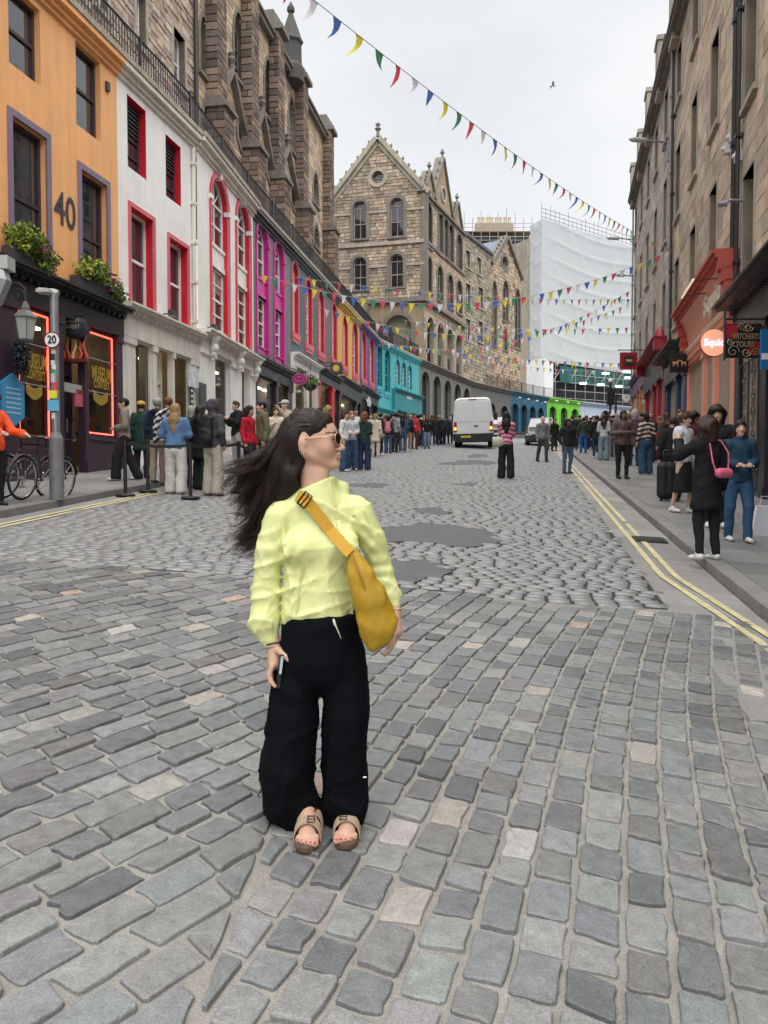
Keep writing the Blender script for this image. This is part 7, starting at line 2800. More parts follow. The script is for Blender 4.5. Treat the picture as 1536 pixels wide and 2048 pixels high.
# ------------------------------------------------------------------ people
class SDF:
	"""signed distance grid; shapes are blended in, then meshed with surface nets"""
	def __init__(self, lo, hi, h):
		self.lo, self.h = np.array(lo, float), h
		self.n = np.ceil((np.array(hi) - self.lo) / h).astype(int) + 1
		self.d = np.full(self.n, 1.0, dtype=np.float32)
		self.ax = [self.lo[i] + h * np.arange(self.n[i], dtype=np.float32) for i in range(3)]
	def _box(self, lo, hi):
		i0 = np.clip(np.floor((np.array(lo) - self.lo) / self.h).astype(int), 0, self.n)
		i1 = np.clip(np.ceil((np.array(hi) - self.lo) / self.h).astype(int) + 1, 0, self.n)
		return tuple(slice(a, b) for a, b in zip(i0, i1))
	def _put(self, sl, q, k):
		d = self.d[sl]
		if k > 0:
			hh = np.clip(.5 + .5 * (d - q) / k, 0, 1)
			self.d[sl] = d + (q - d) * hh - k * hh * (1 - hh)
		else:
			self.d[sl] = np.minimum(d, q)
	def cap(self, a, b, ra, rb, k=.02, flat=(1, 1, 1)):
		a, b = np.array(a, float), np.array(b, float)
		fl = np.array(flat, float)
		m = max(ra, rb) * max(1, fl.max()) + k + 3 * self.h
		sl = self._box(np.minimum(a, b) - m, np.maximum(a, b) + m)
		X, Y, Z = np.meshgrid(self.ax[0][sl[0]], self.ax[1][sl[1]], self.ax[2][sl[2]], indexing='ij', sparse=True)
		A, B = a / fl, b / fl
		px, py, pz = X / fl[0] - A[0], Y / fl[1] - A[1], Z / fl[2] - A[2]
		D = B - A
		L = max(1e-9, float(D @ D))
		t = np.clip((px * D[0] + py * D[1] + pz * D[2]) / L, 0, 1)
		q = np.sqrt((px - D[0] * t) ** 2 + (py - D[1] * t) ** 2 + (pz - D[2] * t) ** 2) - (ra + (rb - ra) * t)
		self._put(sl, (q * fl.min()).astype(np.float32), k)
	def chain(self, pts, rs, k=.02, flat=(1, 1, 1)):
		for i in range(len(pts) - 1):
			self.cap(pts[i], pts[i + 1], rs[i], rs[i + 1], k, flat)
	def ell(self, c, r, k=.02):
		self.cap(c, c, 1.0 * min(r), 1.0 * min(r), k, np.array(r) / min(r))
	def bump(self, amp, freq, seed, stretch=(1, 1, 1)):
		"""folds: a few warped sine waves"""
		r = np.random.RandomState(seed)
		X, Y, Z = np.meshgrid(*self.ax, indexing='ij', sparse=True)
		tot = 0
		for i in range(4):
			v = r.randn(3)
			v = v / np.linalg.norm(v) * freq * (.6 + .9 * r.rand()) * np.array(stretch)
			w = r.randn(3) * freq * .4
			tot = tot + np.sin(v[0] * X + v[1] * Y + v[2] * Z + r.rand() * 6 + 1.5 * np.sin(w[0] * X + w[1] * Y + w[2] * Z))
		self.d += (amp * .5 * tot).astype(np.float32)
	def crease(self, amp, freq, seed, stretch=(1, 1, 1)):
		"""cloth creases: narrow ridges between wide soft hollows"""
		r = np.random.RandomState(seed)
		X, Y, Z = np.meshgrid(*self.ax, indexing='ij', sparse=True)
		tot = 0
		for i in range(3):
			v = r.randn(3)
			v = v / np.linalg.norm(v) * freq * (.6 + .8 * r.rand()) * np.array(stretch)
			w = r.randn(3) * freq * .5
			w2 = r.randn(3) * freq * .35
			s = np.sin(v[0] * X + v[1] * Y + v[2] * Z + r.rand() * 6 + 1.8 * np.sin(w[0] * X + w[1] * Y + w[2] * Z))
			m = .5 + .5 * np.sin(w2[0] * X + w2[1] * Y + w2[2] * Z + r.rand() * 6)
			tot = tot + (1 - np.abs(s)) ** 4 * m
		self.d -= (amp * (tot - .3)).astype(np.float32)
	def below(self, z):            # keep what is under z
		self.d = np.maximum(self.d, (self.ax[2] - z)[None, None, :])
	def above(self, z):
		self.d = np.maximum(self.d, (z - self.ax[2])[None, None, :])
	def plane(self, p, n):         # keep the side n points away from
		n = np.array(n, float)
		n /= np.linalg.norm(n)
		X, Y, Z = np.meshgrid(*self.ax, indexing='ij', sparse=True)
		self.d = np.maximum(self.d, ((X - p[0]) * n[0] + (Y - p[1]) * n[1] + (Z - p[2]) * n[2]).astype(np.float32))
	def mesh(self):
		d = self.d
		d[0], d[-1] = 1, 1
		d[:, 0], d[:, -1] = 1, 1
		d[:, :, 0], d[:, :, -1] = 1, 1
		ins = d < 0
		nx, ny, nz = d.shape
		cnt = np.zeros((nx - 1, ny - 1, nz - 1), np.int8)
		for i in (0, 1):
			for j in (0, 1):
				for k in (0, 1):
					cnt += ins[i:nx - 1 + i, j:ny - 1 + j, k:nz - 1 + k]
		act = np.argwhere((cnt > 0) & (cnt < 8))
		idx = np.full(cnt.shape, -1, np.int32)
		idx[tuple(act.T)] = np.arange(len(act))
		co = np.zeros((len(act), 3))
		num = np.zeros(len(act))
		cor = [(i, j, k) for i in (0, 1) for j in (0, 1) for k in (0, 1)]
		vals = {c: d[act[:, 0] + c[0], act[:, 1] + c[1], act[:, 2] + c[2]] for c in cor}
		for c in cor:
			for ax in range(3):
				if c[ax] == 0:
					e = list(c)
					e[ax] = 1
					va, vb = vals[c], vals[tuple(e)]
					m = (va < 0) != (vb < 0)
					t = np.where(m, va / np.where(m, va - vb, 1), 0)
					p = np.zeros((len(act), 3)) + np.array(c)
					p[:, ax] += t
					co[m] += p[m]
					num[m] += 1
		V = self.lo + (act + co / num[:, None]) * self.h
		quads = []
		for ax in range(3):
			o = [(1, 2), (2, 0), (0, 1)][ax]
			sa = [slice(None)] * 3
			sb = [slice(None)] * 3
			sa[ax], sb[ax] = slice(0, -1), slice(1, None)
			A, B = ins[tuple(sa)], ins[tuple(sb)]
			e = np.argwhere(A != B)
			e = e[(e[:, o[0]] > 0) & (e[:, o[1]] > 0) & (e[:, o[0]] < d.shape[o[0]] - 1) & (e[:, o[1]] < d.shape[o[1]] - 1)]
			fl = A[tuple(e.T)]
			q = []
			for (u, v) in ((-1, -1), (0, -1), (0, 0), (-1, 0)):
				c = e.copy()
				c[:, o[0]] += u
				c[:, o[1]] += v
				q.append(idx[tuple(c.T)])
			q = np.stack(q, 1)
			q[~fl] = q[~fl][:, ::-1]
			quads.append(q)
		Q = np.concatenate(quads)
		return V, Q[(Q >= 0).all(1)]
FAB = M('fabric', rough=.85, var=.1, scale=14, bump=.25, bscale=120, vcol=True, dist=.004, spec=.25)
FABS = M('smooth_fabric', rough=.6, var=.1, scale=10, bump=.2, bscale=60, vcol=True, dist=.004, spec=.35)
SKIN = M('skin', rough=.5, var=.06, scale=20, bump=.06, bscale=200, vcol=True, dist=.002, spec=.35)
HAIRM = M('hair', rough=.5, var=.3, scale=40, bump=.6, bscale=60, vcol=True, dist=.006, stretch=(1, 1, .15), spec=.25)
SHOE = M('shoe_leather', rough=.6, var=.12, scale=20, bump=.2, bscale=80, vcol=True, dist=.003)
def finger_set(mb, wrist, hand_dir, palm_n, side, s=1.0, curl=.35, rad=.0085):
	"""four fingers and a thumb, as tapered bent tubes rooted in the palm"""
	f = Vector(hand_dir).normalized()
	n = Vector(palm_n).normalized()
	n = (n - f * n.dot(f)).normalized()
	x = f.cross(n) * side
	w = Vector(wrist)
	kn = w + f * .082 * s
	for i, (off, ln) in enumerate(((.030, .068), (.010, .077), (-.010, .072), (-.029, .056))):
		b = kn + x * off * s
		pts = [b - f * .02 * s]
		d = f.copy()
		p = b
		for k, seg in enumerate((.45, .32, .23)):
			a = curl * (.6 + .5 * k) * (1 + .1 * i)
			d = (d * math.cos(a) + n * math.sin(a)).normalized()
			pts.append(p)
			p = p + d * ln * s * seg
		pts.append(p)
		mb.tube(pts, [rad * 1.05 * s, rad * 1.05 * s, rad * s, rad * .92 * s, rad * .7 * s], 6)
	b = w + f * .022 * s + x * .03 * s + n * .008 * s
	d = (f * .75 + x * .65 + n * .35).normalized()
	pts = [b - d * .012 * s, b, b + d * .034 * s, b + (d * .6 + f * .5).normalized() * .062 * s]
	mb.tube(pts, [rad * 1.5 * s, rad * 1.4 * s, rad * 1.15 * s, rad * .8 * s], 6)
ARM = {'down': ((.055, .03, -.28), (.02, -.07, -.245)), 'bent': ((.05, .02, -.28), (-.12, -.2, -.02)), 'phone': ((.03, -.1, -.25), (-.08, -.19, .1)),
	   'raised': ((.08, -.19, -.12), (-.09, -.12, .2)), 'crossed': ((.06, -.02, -.27), (-.2, -.18, .03)), 'fwd': ((.04, -.14, -.24), (-.02, -.25, -.05)),
	   'pocket': ((.09, .05, -.27), (-.05, -.1, -.2)), 'out': ((.12, -.06, -.24), (.06, -.2, -.08))}
def person(px, fy, hy, face, label, top=((.03, .03, .035), 'jacket'), bot=((.02, .03, .06), 'jeans'), shoe=(.05, .05, .05), hair=((.02, .015, .012), 'short'),
		   skin=(.50, .32, .24), arms=('down', 'down'), stride=0.0, w=1.0, h=.11, vox=None, headyaw=0, zbase=None, Y=None, lean=0.0, stripes=None, hat=None, seed=0, patt=None, topm=None):
	if zbase is None:
		g = ongr(px, fy, h)
		if Y:
			g = at(px, 900, Y)
			g.z = zg(g.x, g.y) + h
	else:
		g = at(px, 900, Y)
		g.z = zbase
	top_z = at(px, hy, g.y).z
	H = max(1.5, min(1.95, top_z - g.z)) if zbase is None else 1.7
	S = H / 1.72
	pxm = FPX / g.y * S            # picture pixels per metre
	vx = vox or (0.0125 if pxm > 120 else 0.016 if pxm > 75 else 0.022 if pxm > 40 else .028)
	rz = math.radians(face)
	e = empty('person', g, label, 'person', None, rz)
	r = np.random.RandomState(seed + abs(int(px)) * 7)
	hipw, shw = .088 * w, .165 * w
	sh = [np.array((sx * shw, .01 + lean * .3, 1.40)) for sx in (-1, 1)]
	J = []
	for i, sx in enumerate((-1, 1)):
		a = ARM[arms[i]]
		el = sh[i] + np.array(a[0]) * (sx, 1, 1) + np.array((sx * .05 * (w - 1) * 4, 0, 0))
		wr = el + np.array(a[1]) * (sx, 1, 1)
		J.append((sh[i], el, wr))
	legs = []
	for i, sx in enumerate((-1, 1)):
		st = stride * (1 if i else -1)
		hip = np.array((sx * hipw, 0, .90))
		an = np.array((sx * (.10 + .02 * r.rand()), .03 - st + .02 * r.randn(), .085 + max(0, -st) * .12))
		kn = (hip + an) / 2 + np.array((sx * .012, -.03 - .03 * abs(st) * 4, .01))
		legs.append((hip, kn, an))
	lo, hi = (-.75, -.75, -.02), (.75, .75, 1.85)
	ymin = min(-.32, min(j[2][1] for j in J) - .15, min(l[2][1] for l in legs) - .25)
	ymax = max(.3, max(l[2][1] for l in legs) + .15)
	xm = max(.34, max(abs(j[2][0]) for j in J) + .12, max(abs(j[1][0]) for j in J) + .12)
	lo, hi = (-xm, ymin, -.03), (xm, ymax, 1.83)
	# --- body
	B = SDF(lo, hi, vx * .92)
	yw = math.radians(headyaw)
	hc = np.array((0, -.015 + lean, 1.605))
	fw = np.array((math.sin(yw), -math.cos(yw), 0))
	sd_ = np.array((math.cos(yw), math.sin(yw), 0))
	B.cap((0, .01, 1.33), (0, .0 + lean * .7, 1.52), .055, .05, .02)
	B.ell(hc + (0, .012, .02), (.076, .092, .098), .01)
	B.cap(hc + fw * .035 + (0, 0, -.035), hc + fw * .045 + (0, 0, -.075), .055, .042, .03)
	B.cap(hc + fw * .088 + (0, 0, .008), hc + fw * .103 + (0, 0, -.025), .009, .014, .012)
	for q in (-1, 1):
		B.ell(hc + sd_ * q * .078 + (0, .005, -.01), (.012, .018, .03), .008)
	B.cap((0, 0, .93), (0, .0, 1.3), .12 * w, .125 * w, .04, (1, .62, 1))
	B.cap(sh[0], sh[1], .045, .045, .04)
	for i, (s_, el, wr) in enumerate(J):
		B.chain([s_, el, wr], [.045, .037, .026], .02)
		hd = (wr - el) / np.linalg.norm(wr - el)
		B.cap(wr, wr + hd * .075, .026, .03, .012)
	for hip, kn, an in legs:
		B.chain([hip, kn, an], [.075 * w, .05, .036], .02)
		B.cap(an + (0, .02, -.05), an + (0, -.13, -.06), .034, .03, .02)
	V, Q = B.mesh()
	col = np.tile(np.array(skin), (len(V), 1))
	for q in (-1, 1):
		ec = hc + sd_ * q * .031 + fw * .068 + (0, .006, .012)
		m = np.linalg.norm((V - ec) / (1.3, 1.3, .8), axis=1) < max(.011, vx * .75)
		col[m] = (.03, .022, .02)
		bc = ec + (0, 0, .024)
		m = (np.abs(V[:, 2] - bc[2]) < max(.005, vx * .45)) & (np.linalg.norm((V - bc)[:, :2], axis=1) < .022)
		col[m] = np.array(hair[0]) * .8 + .01
	lc_ = hc + fw * .095 + (0, 0, -.058)
	m = np.linalg.norm((V - lc_) / (1.6, 1.6, .6), axis=1) < .014
	col[m] = np.array(skin) * (.85, .45, .45)
	mb = MB()
	if pxm > 40:
		for i, (s_, el, wr) in enumerate(J):
			hd = (wr - el) / np.linalg.norm(wr - el)
			sx = (-1, 1)[i]
			pn = np.array((-sx * .9, -.3, .1)) if arms[i] in ('down', 'pocket') else np.array((-sx * .3, -.2, -.9))
			finger_set(mb, wr, hd, pn, -sx if arms[i] in ('down', 'pocket') else sx, 1.0, .3, .0085)
	if mb.v:
		n0 = len(V)
		fv = np.array(mb.v)
		fq = [f if len(f) == 4 else None for f in mb.f]
		extra = [[n0 + i for i in f] for f in mb.f]
		V2 = np.concatenate([V, fv])
		col = np.concatenate([col, np.tile(np.array(skin), (len(fv), 1))])
		faces = [list(q) for q in Q] + extra
		me = mesh_data('body', V2 * S, faces, SKIN, col, True)
	else:
		me = mesh_data('body', V * S, Q, SKIN, col, True)
	def part(name, me):
		o = bpy.data.objects.new(name, me)
		COL.objects.link(o)
		o.parent = e
		return o
	part('body', me)
	# --- bottoms
	bc, bk = bot
	B = SDF(lo, hi, vx)
	ztop = 1.02
	if bk == 'skirt':
		B.cap((0, 0, .98), (0, 0, .38), .13 * w, .2 * w, .02, (1, .75, 1))
		B.above(.36)
	else:
		B.cap((0, .01, .98), (0, .015, .86), .135 * w, .15 * w, .03, (1, .72, 1))
		rk = {'jeans': (.098, .072, .062), 'wide': (.102, .095, .105), 'slim': (.092, .062, .048), 'shorts': (.10, .1, .1)}[bk]
		for hip, kn, an in legs:
			if bk == 'shorts':
				B.chain([hip, kn + (0, 0, .06)], [.098 * w, .088], .02)
			else:
				B.chain([hip + (0, 0, -.03), kn, an + (0, 0, -.01)], [rk[0] * w, rk[1] * (.5 + .5 * w), rk[2]], .025)
		B.above(.035)
	B.below(ztop)
	B.bump(.006, 26, seed + 3, (1, 1, .6))
	V, Q = B.mesh()
	part('trousers' if bk not in ('skirt', 'shorts') else bk, mesh_data('trousers', V * S, Q, FAB, np.tile(np.array(bc), (len(V), 1)) * (1 + .08 * r.randn(len(V), 1)), True))
	# --- top
	tc, tk = top
	hem = {'jacket': .84, 'sweater': .87, 'tee': .86, 'coat': .62, 'longcoat': .42, 'crop': .95}[tk]
	B = SDF(lo, hi, vx)
	thick = {'jacket': .02, 'sweater': .014, 'tee': .004, 'coat': .022, 'longcoat': .022, 'crop': .012}[tk]
	B.cap((0, .0, .95), (0, .005 + lean * .2, 1.28), .14 * w + thick, .145 * w + thick, .04, (1, .66, 1))
	B.cap((0, 0, hem + .06), (0, 0, 1.0), (.155 if hem > .7 else .185) * w + thick, .14 * w + thick, .04, (1, .72, 1))
	B.cap(sh[0] + (.02, 0, -.01), sh[1] + (-.02, 0, -.01), .058 + thick, .058 + thick, .05)
	B.cap((0, .01, 1.38), (0, .015 + lean * .5, 1.47), .07, .06 + thick, .03)
	for i, (s_, el, wr) in enumerate(J):
		if tk == 'tee':
			B.cap(s_, s_ + (el - s_) * .75, .06, .055, .03)
		else:
			B.chain([s_, el, el + (wr - el) * .95], [.056 + thick, .048 + thick, .038 + thick], .025)
	if hat == 'hood':
		B.ell(hc + (0, .02, .015), (.105, .12, .125), .03)
		B.plane(hc + fw * .07, fw)
	elif tk in ('jacket',) and r.rand() < .5 or patt == 'hoodie':
		B.ell(np.array((0, .1, 1.44)), (.1, .06, .06), .04)
	B.above(hem)
	if hat != 'hood':
		B.below(1.50)
	B.bump(.007, 24, seed + 9, (1, 1, 1))
	V, Q = B.mesh()
	col = np.tile(np.array(tc), (len(V), 1)) * (1 + .06 * r.randn(len(V), 1))
	if stripes is not None:
		cc, per = stripes
		ph = np.floor((V[:, 2] + .25 * np.abs(V[:, 0])) / per).astype(int) % len(cc)
		col = np.array(cc)[ph]
	if patt == 'open':
		m = (np.abs(V[:, 0]) < .05) & (V[:, 1] < -.04)
		col[m] = (.6, .6, .58)
	if patt == 'blots':
		q = np.sin(V[:, 0] * 40) * np.sin(V[:, 2] * 37 + 2) + np.sin(V[:, 2] * 55 + V[:, 0] * 30)
		col[q > .2] = (.6, .6, .6)
	part({'jacket': 'jacket', 'sweater': 'sweater', 'tee': 'shirt', 'coat': 'coat', 'longcoat': 'coat', 'crop': 'top'}[tk], mesh_data('top', V * S, Q, topm or FAB, col, True))
	# --- shoes
	for k, (hip, kn, an) in enumerate(legs):
		B = SDF(an - (.08, .22, .12), an + (.08, .12, .06), vx * .8)
		B.cap(an + (0, .015, -.045), an + (0, -.14, -.055), .045, .038, .02, (1, 1, .8))
		B.cap(an + (0, .01, -.03), an + (0, -.02, -.01), .043, .045, .02)
		B.above(an[2] - .085)
		V, Q = B.mesh()
		col = np.tile(np.array(shoe), (len(V), 1))
		col[V[:, 2] < an[2] - .068] = np.clip(np.array(shoe) * 1.1 + .03, 0, .8)
		part('shoe', mesh_data('shoe', V * S, Q, SHOE, col, True))
	# --- hair or hat
	hcol, hk = hair
	if hk != 'bald' and hat != 'hood':
		hr = {'short': (.084, .102, .105), 'curly': (.115, .125, .12), 'long': (.088, .105, .107), 'bun': (.084, .1, .104), 'bob': (.084, .101, .105), 'fringe': (.09, .106, .11)}[hk]
		B = SDF(hc - (.26, .26, .55), hc + (.26, .34, .3), vx * .85)
		B.ell(hc + (0, .018, .03), hr, .01)
		if hk in ('long',):
			for q in (-1, 1):
				B.chain([hc + sd_ * q * .075 + (0, .02, 0), hc + sd_ * q * .085 + (0, .045, -.16), hc + sd_ * q * .07 + (0, .075, -.3)], [.02, .026, .02], .025)
			B.chain([hc + (0, .06, -.03), hc + (0, .1, -.2), hc + (0, .12, -.4)], [.075, .085, .045], .04, (1.15, .7, 1))
		if hk == 'bob':
			for q in (-1, 1):
				B.chain([hc + sd_ * q * .078 + (0, .01, 0), hc + sd_ * q * .08 + (0, .02, -.13)], [.02, .018], .02)
			B.chain([hc + (0, .05, -.02), hc + (0, .06, -.12)], [.068, .055], .03)
		if hk == 'curly':
			B.chain([hc + (0, .04, 0), hc + (0, .07, -.12)], [.115, .105], .04)
		if hk == 'bun':
			B.ell(hc + (0, .1, .1), (.045, .045, .045), .01)
		# leave the face free
		X, Yg, Z = np.meshgrid(*B.ax, indexing='ij', sparse=True)
		fc = hc + fw * .085 + np.array((0, 0, -.035))
		fd = np.sqrt(((X - fc[0])) ** 2 + ((Yg - fc[1])) ** 2 + ((Z - fc[2]) * .8) ** 2) - .084
		B.d = np.maximum(B.d, -fd.astype(np.float32))
		if hk == 'short':
			B.above(hc[2] - .045)
		B.bump(.006 if hk != 'curly' else .022, 45 if hk != 'curly' else 30, seed + 5, (1, 1, .35))
		V, Q = B.mesh()
		if len(Q):
			part('hair', mesh_data('hair', V * S, Q, HAIRM, np.tile(np.array(hcol), (len(V), 1)) * (1 + .2 * r.randn(len(V), 1)), True))
	if hat and hat != 'hood':
		hc2, kind = hat
		B = SDF(hc - (.2, .25, .1), hc + (.2, .2, .25), vx * .8)
		B.ell(hc + (0, .015, .05), (.1, .118, .09) if kind != 'helmet' else (.118, .145, .115), .01)
		if kind == 'cap':
			B.cap(hc + fw * .08 + (0, 0, .055), hc + fw * .17 + (0, 0, .045), .06, .04, .01, (1, 1, .25))
		B.above(hc[2] + (.03 if kind != 'helmet' else .015))
		V, Q = B.mesh()
		part('hat' if kind != 'helmet' else 'helmet', mesh_data('hat', V * S, Q, FABS, np.tile(np.array(hc2), (len(V), 1)), True))
	return e, g, S, rz
def local_part(e, name, mb, mat, smooth=True):
	"""part given in the person's own frame"""
	o = bpy.data.objects.new(name, mesh_data(name, mb.v, mb.f, mat, None, smooth))
	COL.objects.link(o)
	o.parent = e
	return o
def rucksack(res, label, colr, name='rucksack', size=1.0):
	"""a bag carried on the back: a thing of its own"""
	e, g, S, rz = res
	B = SDF((-.2, .02, .9), (.2, .36, 1.5), .016)
	B.cap((0, .19, 1.04), (0, .18, 1.34), .115 * size, .10 * size, .02, (1.15, .62, 1))
	B.cap((0, .25, 1.05), (0, .25, 1.15), .07, .07, .02, (1.2, .5, 1))
	for q in (-1, 1):
		B.chain([(q * .1, .14, 1.38), (q * .12, .0, 1.47), (q * .12, -.13, 1.38), (q * .13, -.11, 1.2), (q * .15, .08, 1.06)], [.017] * 5, .005, (1.3, 1, 1))
	B.bump(.006, 30, 4)
	V, Q = B.mesh()
	ob = bpy.data.objects.new(name, mesh_data(name, V * S, Q, FABS, np.tile(np.array(colr), (len(V), 1)), True))
	COL.objects.link(ob)
	ob.location = g
	ob.rotation_euler = (0, 0, rz)
	tag(ob, label, 'bag')
def handbag(res, label, colr, c, r_, strap, name='shoulder_bag'):
	e, g, S, rz = res
	c = np.array(c)
	B = SDF(c - .3, np.array((.35, .35, 1.55)), .014)
	B.cap(c + (-r_[0] * .6, 0, 0), c + (r_[0] * .6, 0, 0), r_[2], r_[2], .02, (1, r_[1] / r_[2], 1))
	B.chain([np.array(p) for p in strap], [.012] * len(strap), .004)
	V, Q = B.mesh()
	ob = bpy.data.objects.new(name, mesh_data(name, V * S, Q, FABS, np.tile(np.array(colr), (len(V), 1)), True))
	COL.objects.link(ob)
	ob.location = g
	ob.rotation_euler = (0, 0, rz)
	tag(ob, label, 'bag')
BLK, NAV, GRY, DRK = (.014, .014, .016), (.015, .022, .045), (.10, .10, .105), (.028, .028, .03)
JEAN, JEANL, JEAND, KHAK, WHT, CRM = (.045, .085, .16), (.17, .23, .30), (.02, .035, .075), (.33, .28, .21), (.62, .62, .60), (.55, .49, .40)
BR, BLKH, BLD, GRH, GIN = (.045, .025, .014), (.012, .010, .009), (.28, .18, .08), (.28, .27, .26), (.12, .05, .02)
DKS, MDS, LTS, ASN = (.16, .085, .055), (.36, .21, .14), (.55, .36, .28), (.52, .34, .24)
# left pavement and the queue
person(250, 961, 797, -75, 'man in a beige jacket and dark trousers striding along the left pavement', ((.22, .19, .155), 'jacket'), (BLK, 'wide'), WHT, (BLKH, 'short'), LTS, ('bent', 'bent'), .22, patt='open')
person(284, 957, 803, 175, 'person in a dark green coat and mustard hat in the queue', ((.018, .06, .045), 'coat'), (DRK, 'jeans'), BLK, (BR, 'short'), LTS, hat=((.45, .26, .05), 'beanie'))
person(316, 966, 796, 165, 'grey-haired man in a navy jacket in the queue', (NAV, 'jacket'), (KHAK, 'jeans'), DRK, (GRH, 'short'), LTS)
person(338, 972, 795, 185, 'close-cropped man in a black and white patterned shirt in the queue', ((.02, .02, .025), 'jacket'), ((.2, .15, .12), 'jeans'), DRK, (GIN, 'short'), LTS, patt='blots')
person(352, 989, 808, 178, 'woman with long fair hair in a denim jacket and white trousers', ((.10, .19, .34), 'jacket'), ((.58, .56, .51), 'wide'), WHT, (BLD, 'long'), LTS, ('crossed', 'crossed'), w=1.12, h=.0)
person(384, 976, 812, 190, 'white-haired person in a dark coat behind the woman in denim', ((.04, .04, .045), 'coat'), (BLK, 'jeans'), BLK, (GRH, 'bob'), LTS, h=.0)
person(402, 980, 812, 150, 'person in black with dark hair between the denim jacket and the grey hood', ((.012, .012, .014), 'coat'), ((.02, .03, .025), 'wide'), BLK, (BLKH, 'long'), MDS, h=.0)
hd_ = person(427, 992, 800, 150, 'man with a grey hood up and beige trousers in the queue', ((.065, .06, .065), 'jacket'), ((.40, .36, .30), 'wide'), (.3, .22, .18), (BR, 'short'), LTS, ('pocket', 'bent'), h=.0, hat='hood')
rucksack(hd_, 'black rucksack on the hooded man', BLK, size=1.15)
person(474, 938, 803, -50, 'man in a black leather jacket looking at his phone by the white house', ((.015, .015, .016), 'jacket'), ((.3, .31, .32), 'jeans'), WHT, (BR, 'short'), LTS, ('phone', 'phone'), headyaw=0, lean=-.02)
person(499, 968, 812, 70, 'woman in a red jersey with long black hair', ((.42, .012, .03), 'sweater'), (BLK, 'jeans'), BLK, (BLKH, 'long'), MDS, h=.0)
person(524, 964, 803, -60, 'man in an olive jacket talking with the woman in red', ((.13, .115, .07), 'jacket'), (DRK, 'jeans'), BLK, (BLKH, 'short'), LTS, h=.0)
person(552, 945, 815, 20, 'woman in a cream fleece behind the flying hair', (CRM, 'jacket'), (JEAN, 'jeans'), WHT, (BR, 'long'), LTS, ('phone', 'phone'), h=.0)
person(571, 942, 801, -45, 'man in a grey cap holding up his hands', ((.35, .30, .24), 'jacket'), (DRK, 'jeans'), BLK, (GRH, 'short'), LTS, ('phone', 'raised'), h=.0, hat=((.36, .36, .37), 'cap'))
person(592, 938, 820, 170, 'person in a brown coat just left of the woman in lime', ((.06, .045, .035), 'coat'), (BLK, 'jeans'), BLK, (BR, 'curly'), LTS, h=.0)
person(655, 928, 813, 120, 'fair-haired person above the sunglasses of the woman in lime', ((.3, .12, .12), 'jacket'), (JEAN, 'jeans'), BLK, (BLD, 'curly'), LTS, h=.0)
# women in jeans and the queue further up
person(689, 943, 822, 75, 'woman in a white sweater and wide jeans nearest the face of the woman in lime', (WHT, 'sweater'), (JEAN, 'wide'), WHT, (BR, 'long'), LTS, ('down', 'bent'), h=.0)
person(703, 941, 823, 20, 'woman in a pale grey top and blue jeans in the group of three', ((.48, .50, .52), 'sweater'), (JEAN, 'wide'), WHT, (BLD, 'long'), LTS, ('bent', 'bent'), h=.0)
person(728, 941, 826, 170, 'woman in a dark green sweater and wide jeans with her back turned', ((.015, .04, .032), 'sweater'), (JEAND, 'wide'), WHT, (GIN, 'curly'), LTS, ('bent', 'bent'), h=.0)
person(711, 926, 816, 30, 'dark-haired man in a white shirt behind the women in jeans', (WHT, 'tee'), (DRK, 'jeans'), BLK, (BLKH, 'short'), MDS, h=.0)
person(751, 915, 828, 160, 'fair-haired person in a cream coat beside the barrier', (CRM, 'coat'), (CRM, 'jeans'), WHT, (BLD, 'bob'), LTS, h=.0)
person(762, 911, 826, 100, 'man in a black jacket beside the barrier up the street', (BLK, 'jacket'), (NAV, 'slim'), WHT, (BLKH, 'short'), LTS, h=.0)
pr_ = person(776, 907, 831, 175, 'person in blue jeans with a pink rucksack', ((.03, .03, .04), 'jacket'), (JEAN, 'jeans'), DRK, (BLKH, 'bob'), MDS, h=.0)
rucksack(pr_, 'pink rucksack in the queue up the street', (.55, .16, .2), size=1.1)
person(790, 905, 826, 150, 'man in a grey checked shirt in the far queue', ((.25, .27, .27), 'jacket'), (DRK, 'jeans'), BLK, (BLKH, 'short'), MDS, h=.0)
person(805, 905, 830, 185, 'woman in a denim jacket and jeans in the far queue', ((.04, .07, .13), 'jacket'), (JEAN, 'jeans'), WHT, (BLKH, 'long'), LTS, h=.0)
nr_ = person(816, 904, 827, 170, 'person in tan shorts with a navy rucksack', (NAV, 'jacket'), ((.4, .27, .18), 'slim'), WHT, (BLD, 'bun'), LTS, h=.0)
rucksack(nr_, 'navy rucksack in the far queue', (.02, .03, .06))
person(829, 899, 827, 15, 'man in a red jacket and maroon trousers', ((.45, .04, .04), 'jacket'), ((.09, .03, .03), 'jeans'), BLK, (BLKH, 'short'), MDS, ('bent', 'down'), h=.0)
person(854, 898, 831, 5, 'woman in a dark top and pale jeans looking at her phone', (BLK, 'jacket'), (JEANL, 'jeans'), BLK, (BR, 'long'), MDS, ('phone', 'phone'), h=.0)
far_l = [(842, 893, 828, 200, 'white shirt', (.55, .55, .55)), (872, 892, 831, 180, 'black coat', BLK), (884, 890, 832, 150, 'charcoal jacket', DRK), (893, 889, 832, 200, 'navy coat', NAV), (864, 890, 830, 160, 'dark grey hoodie', (.05, .05, .055)), (900, 888, 834, 170, 'maroon jacket', (.12, .03, .03))]
for i, (x, fy, hy, fc, nm, c) in enumerate(far_l):
	person(x, fy, hy, fc, 'distant person in a %s left of the white van' % nm, (c, 'coat' if 'coat' in nm else 'jacket'), ([DRK, JEAND, BLK][i % 3], 'jeans'), [BLK, WHT][i % 2], ([BLKH, BR, GRH][i % 3], ['short', 'long', 'bob'][i % 3]), [LTS, MDS, DKS][i % 3], h=.0)
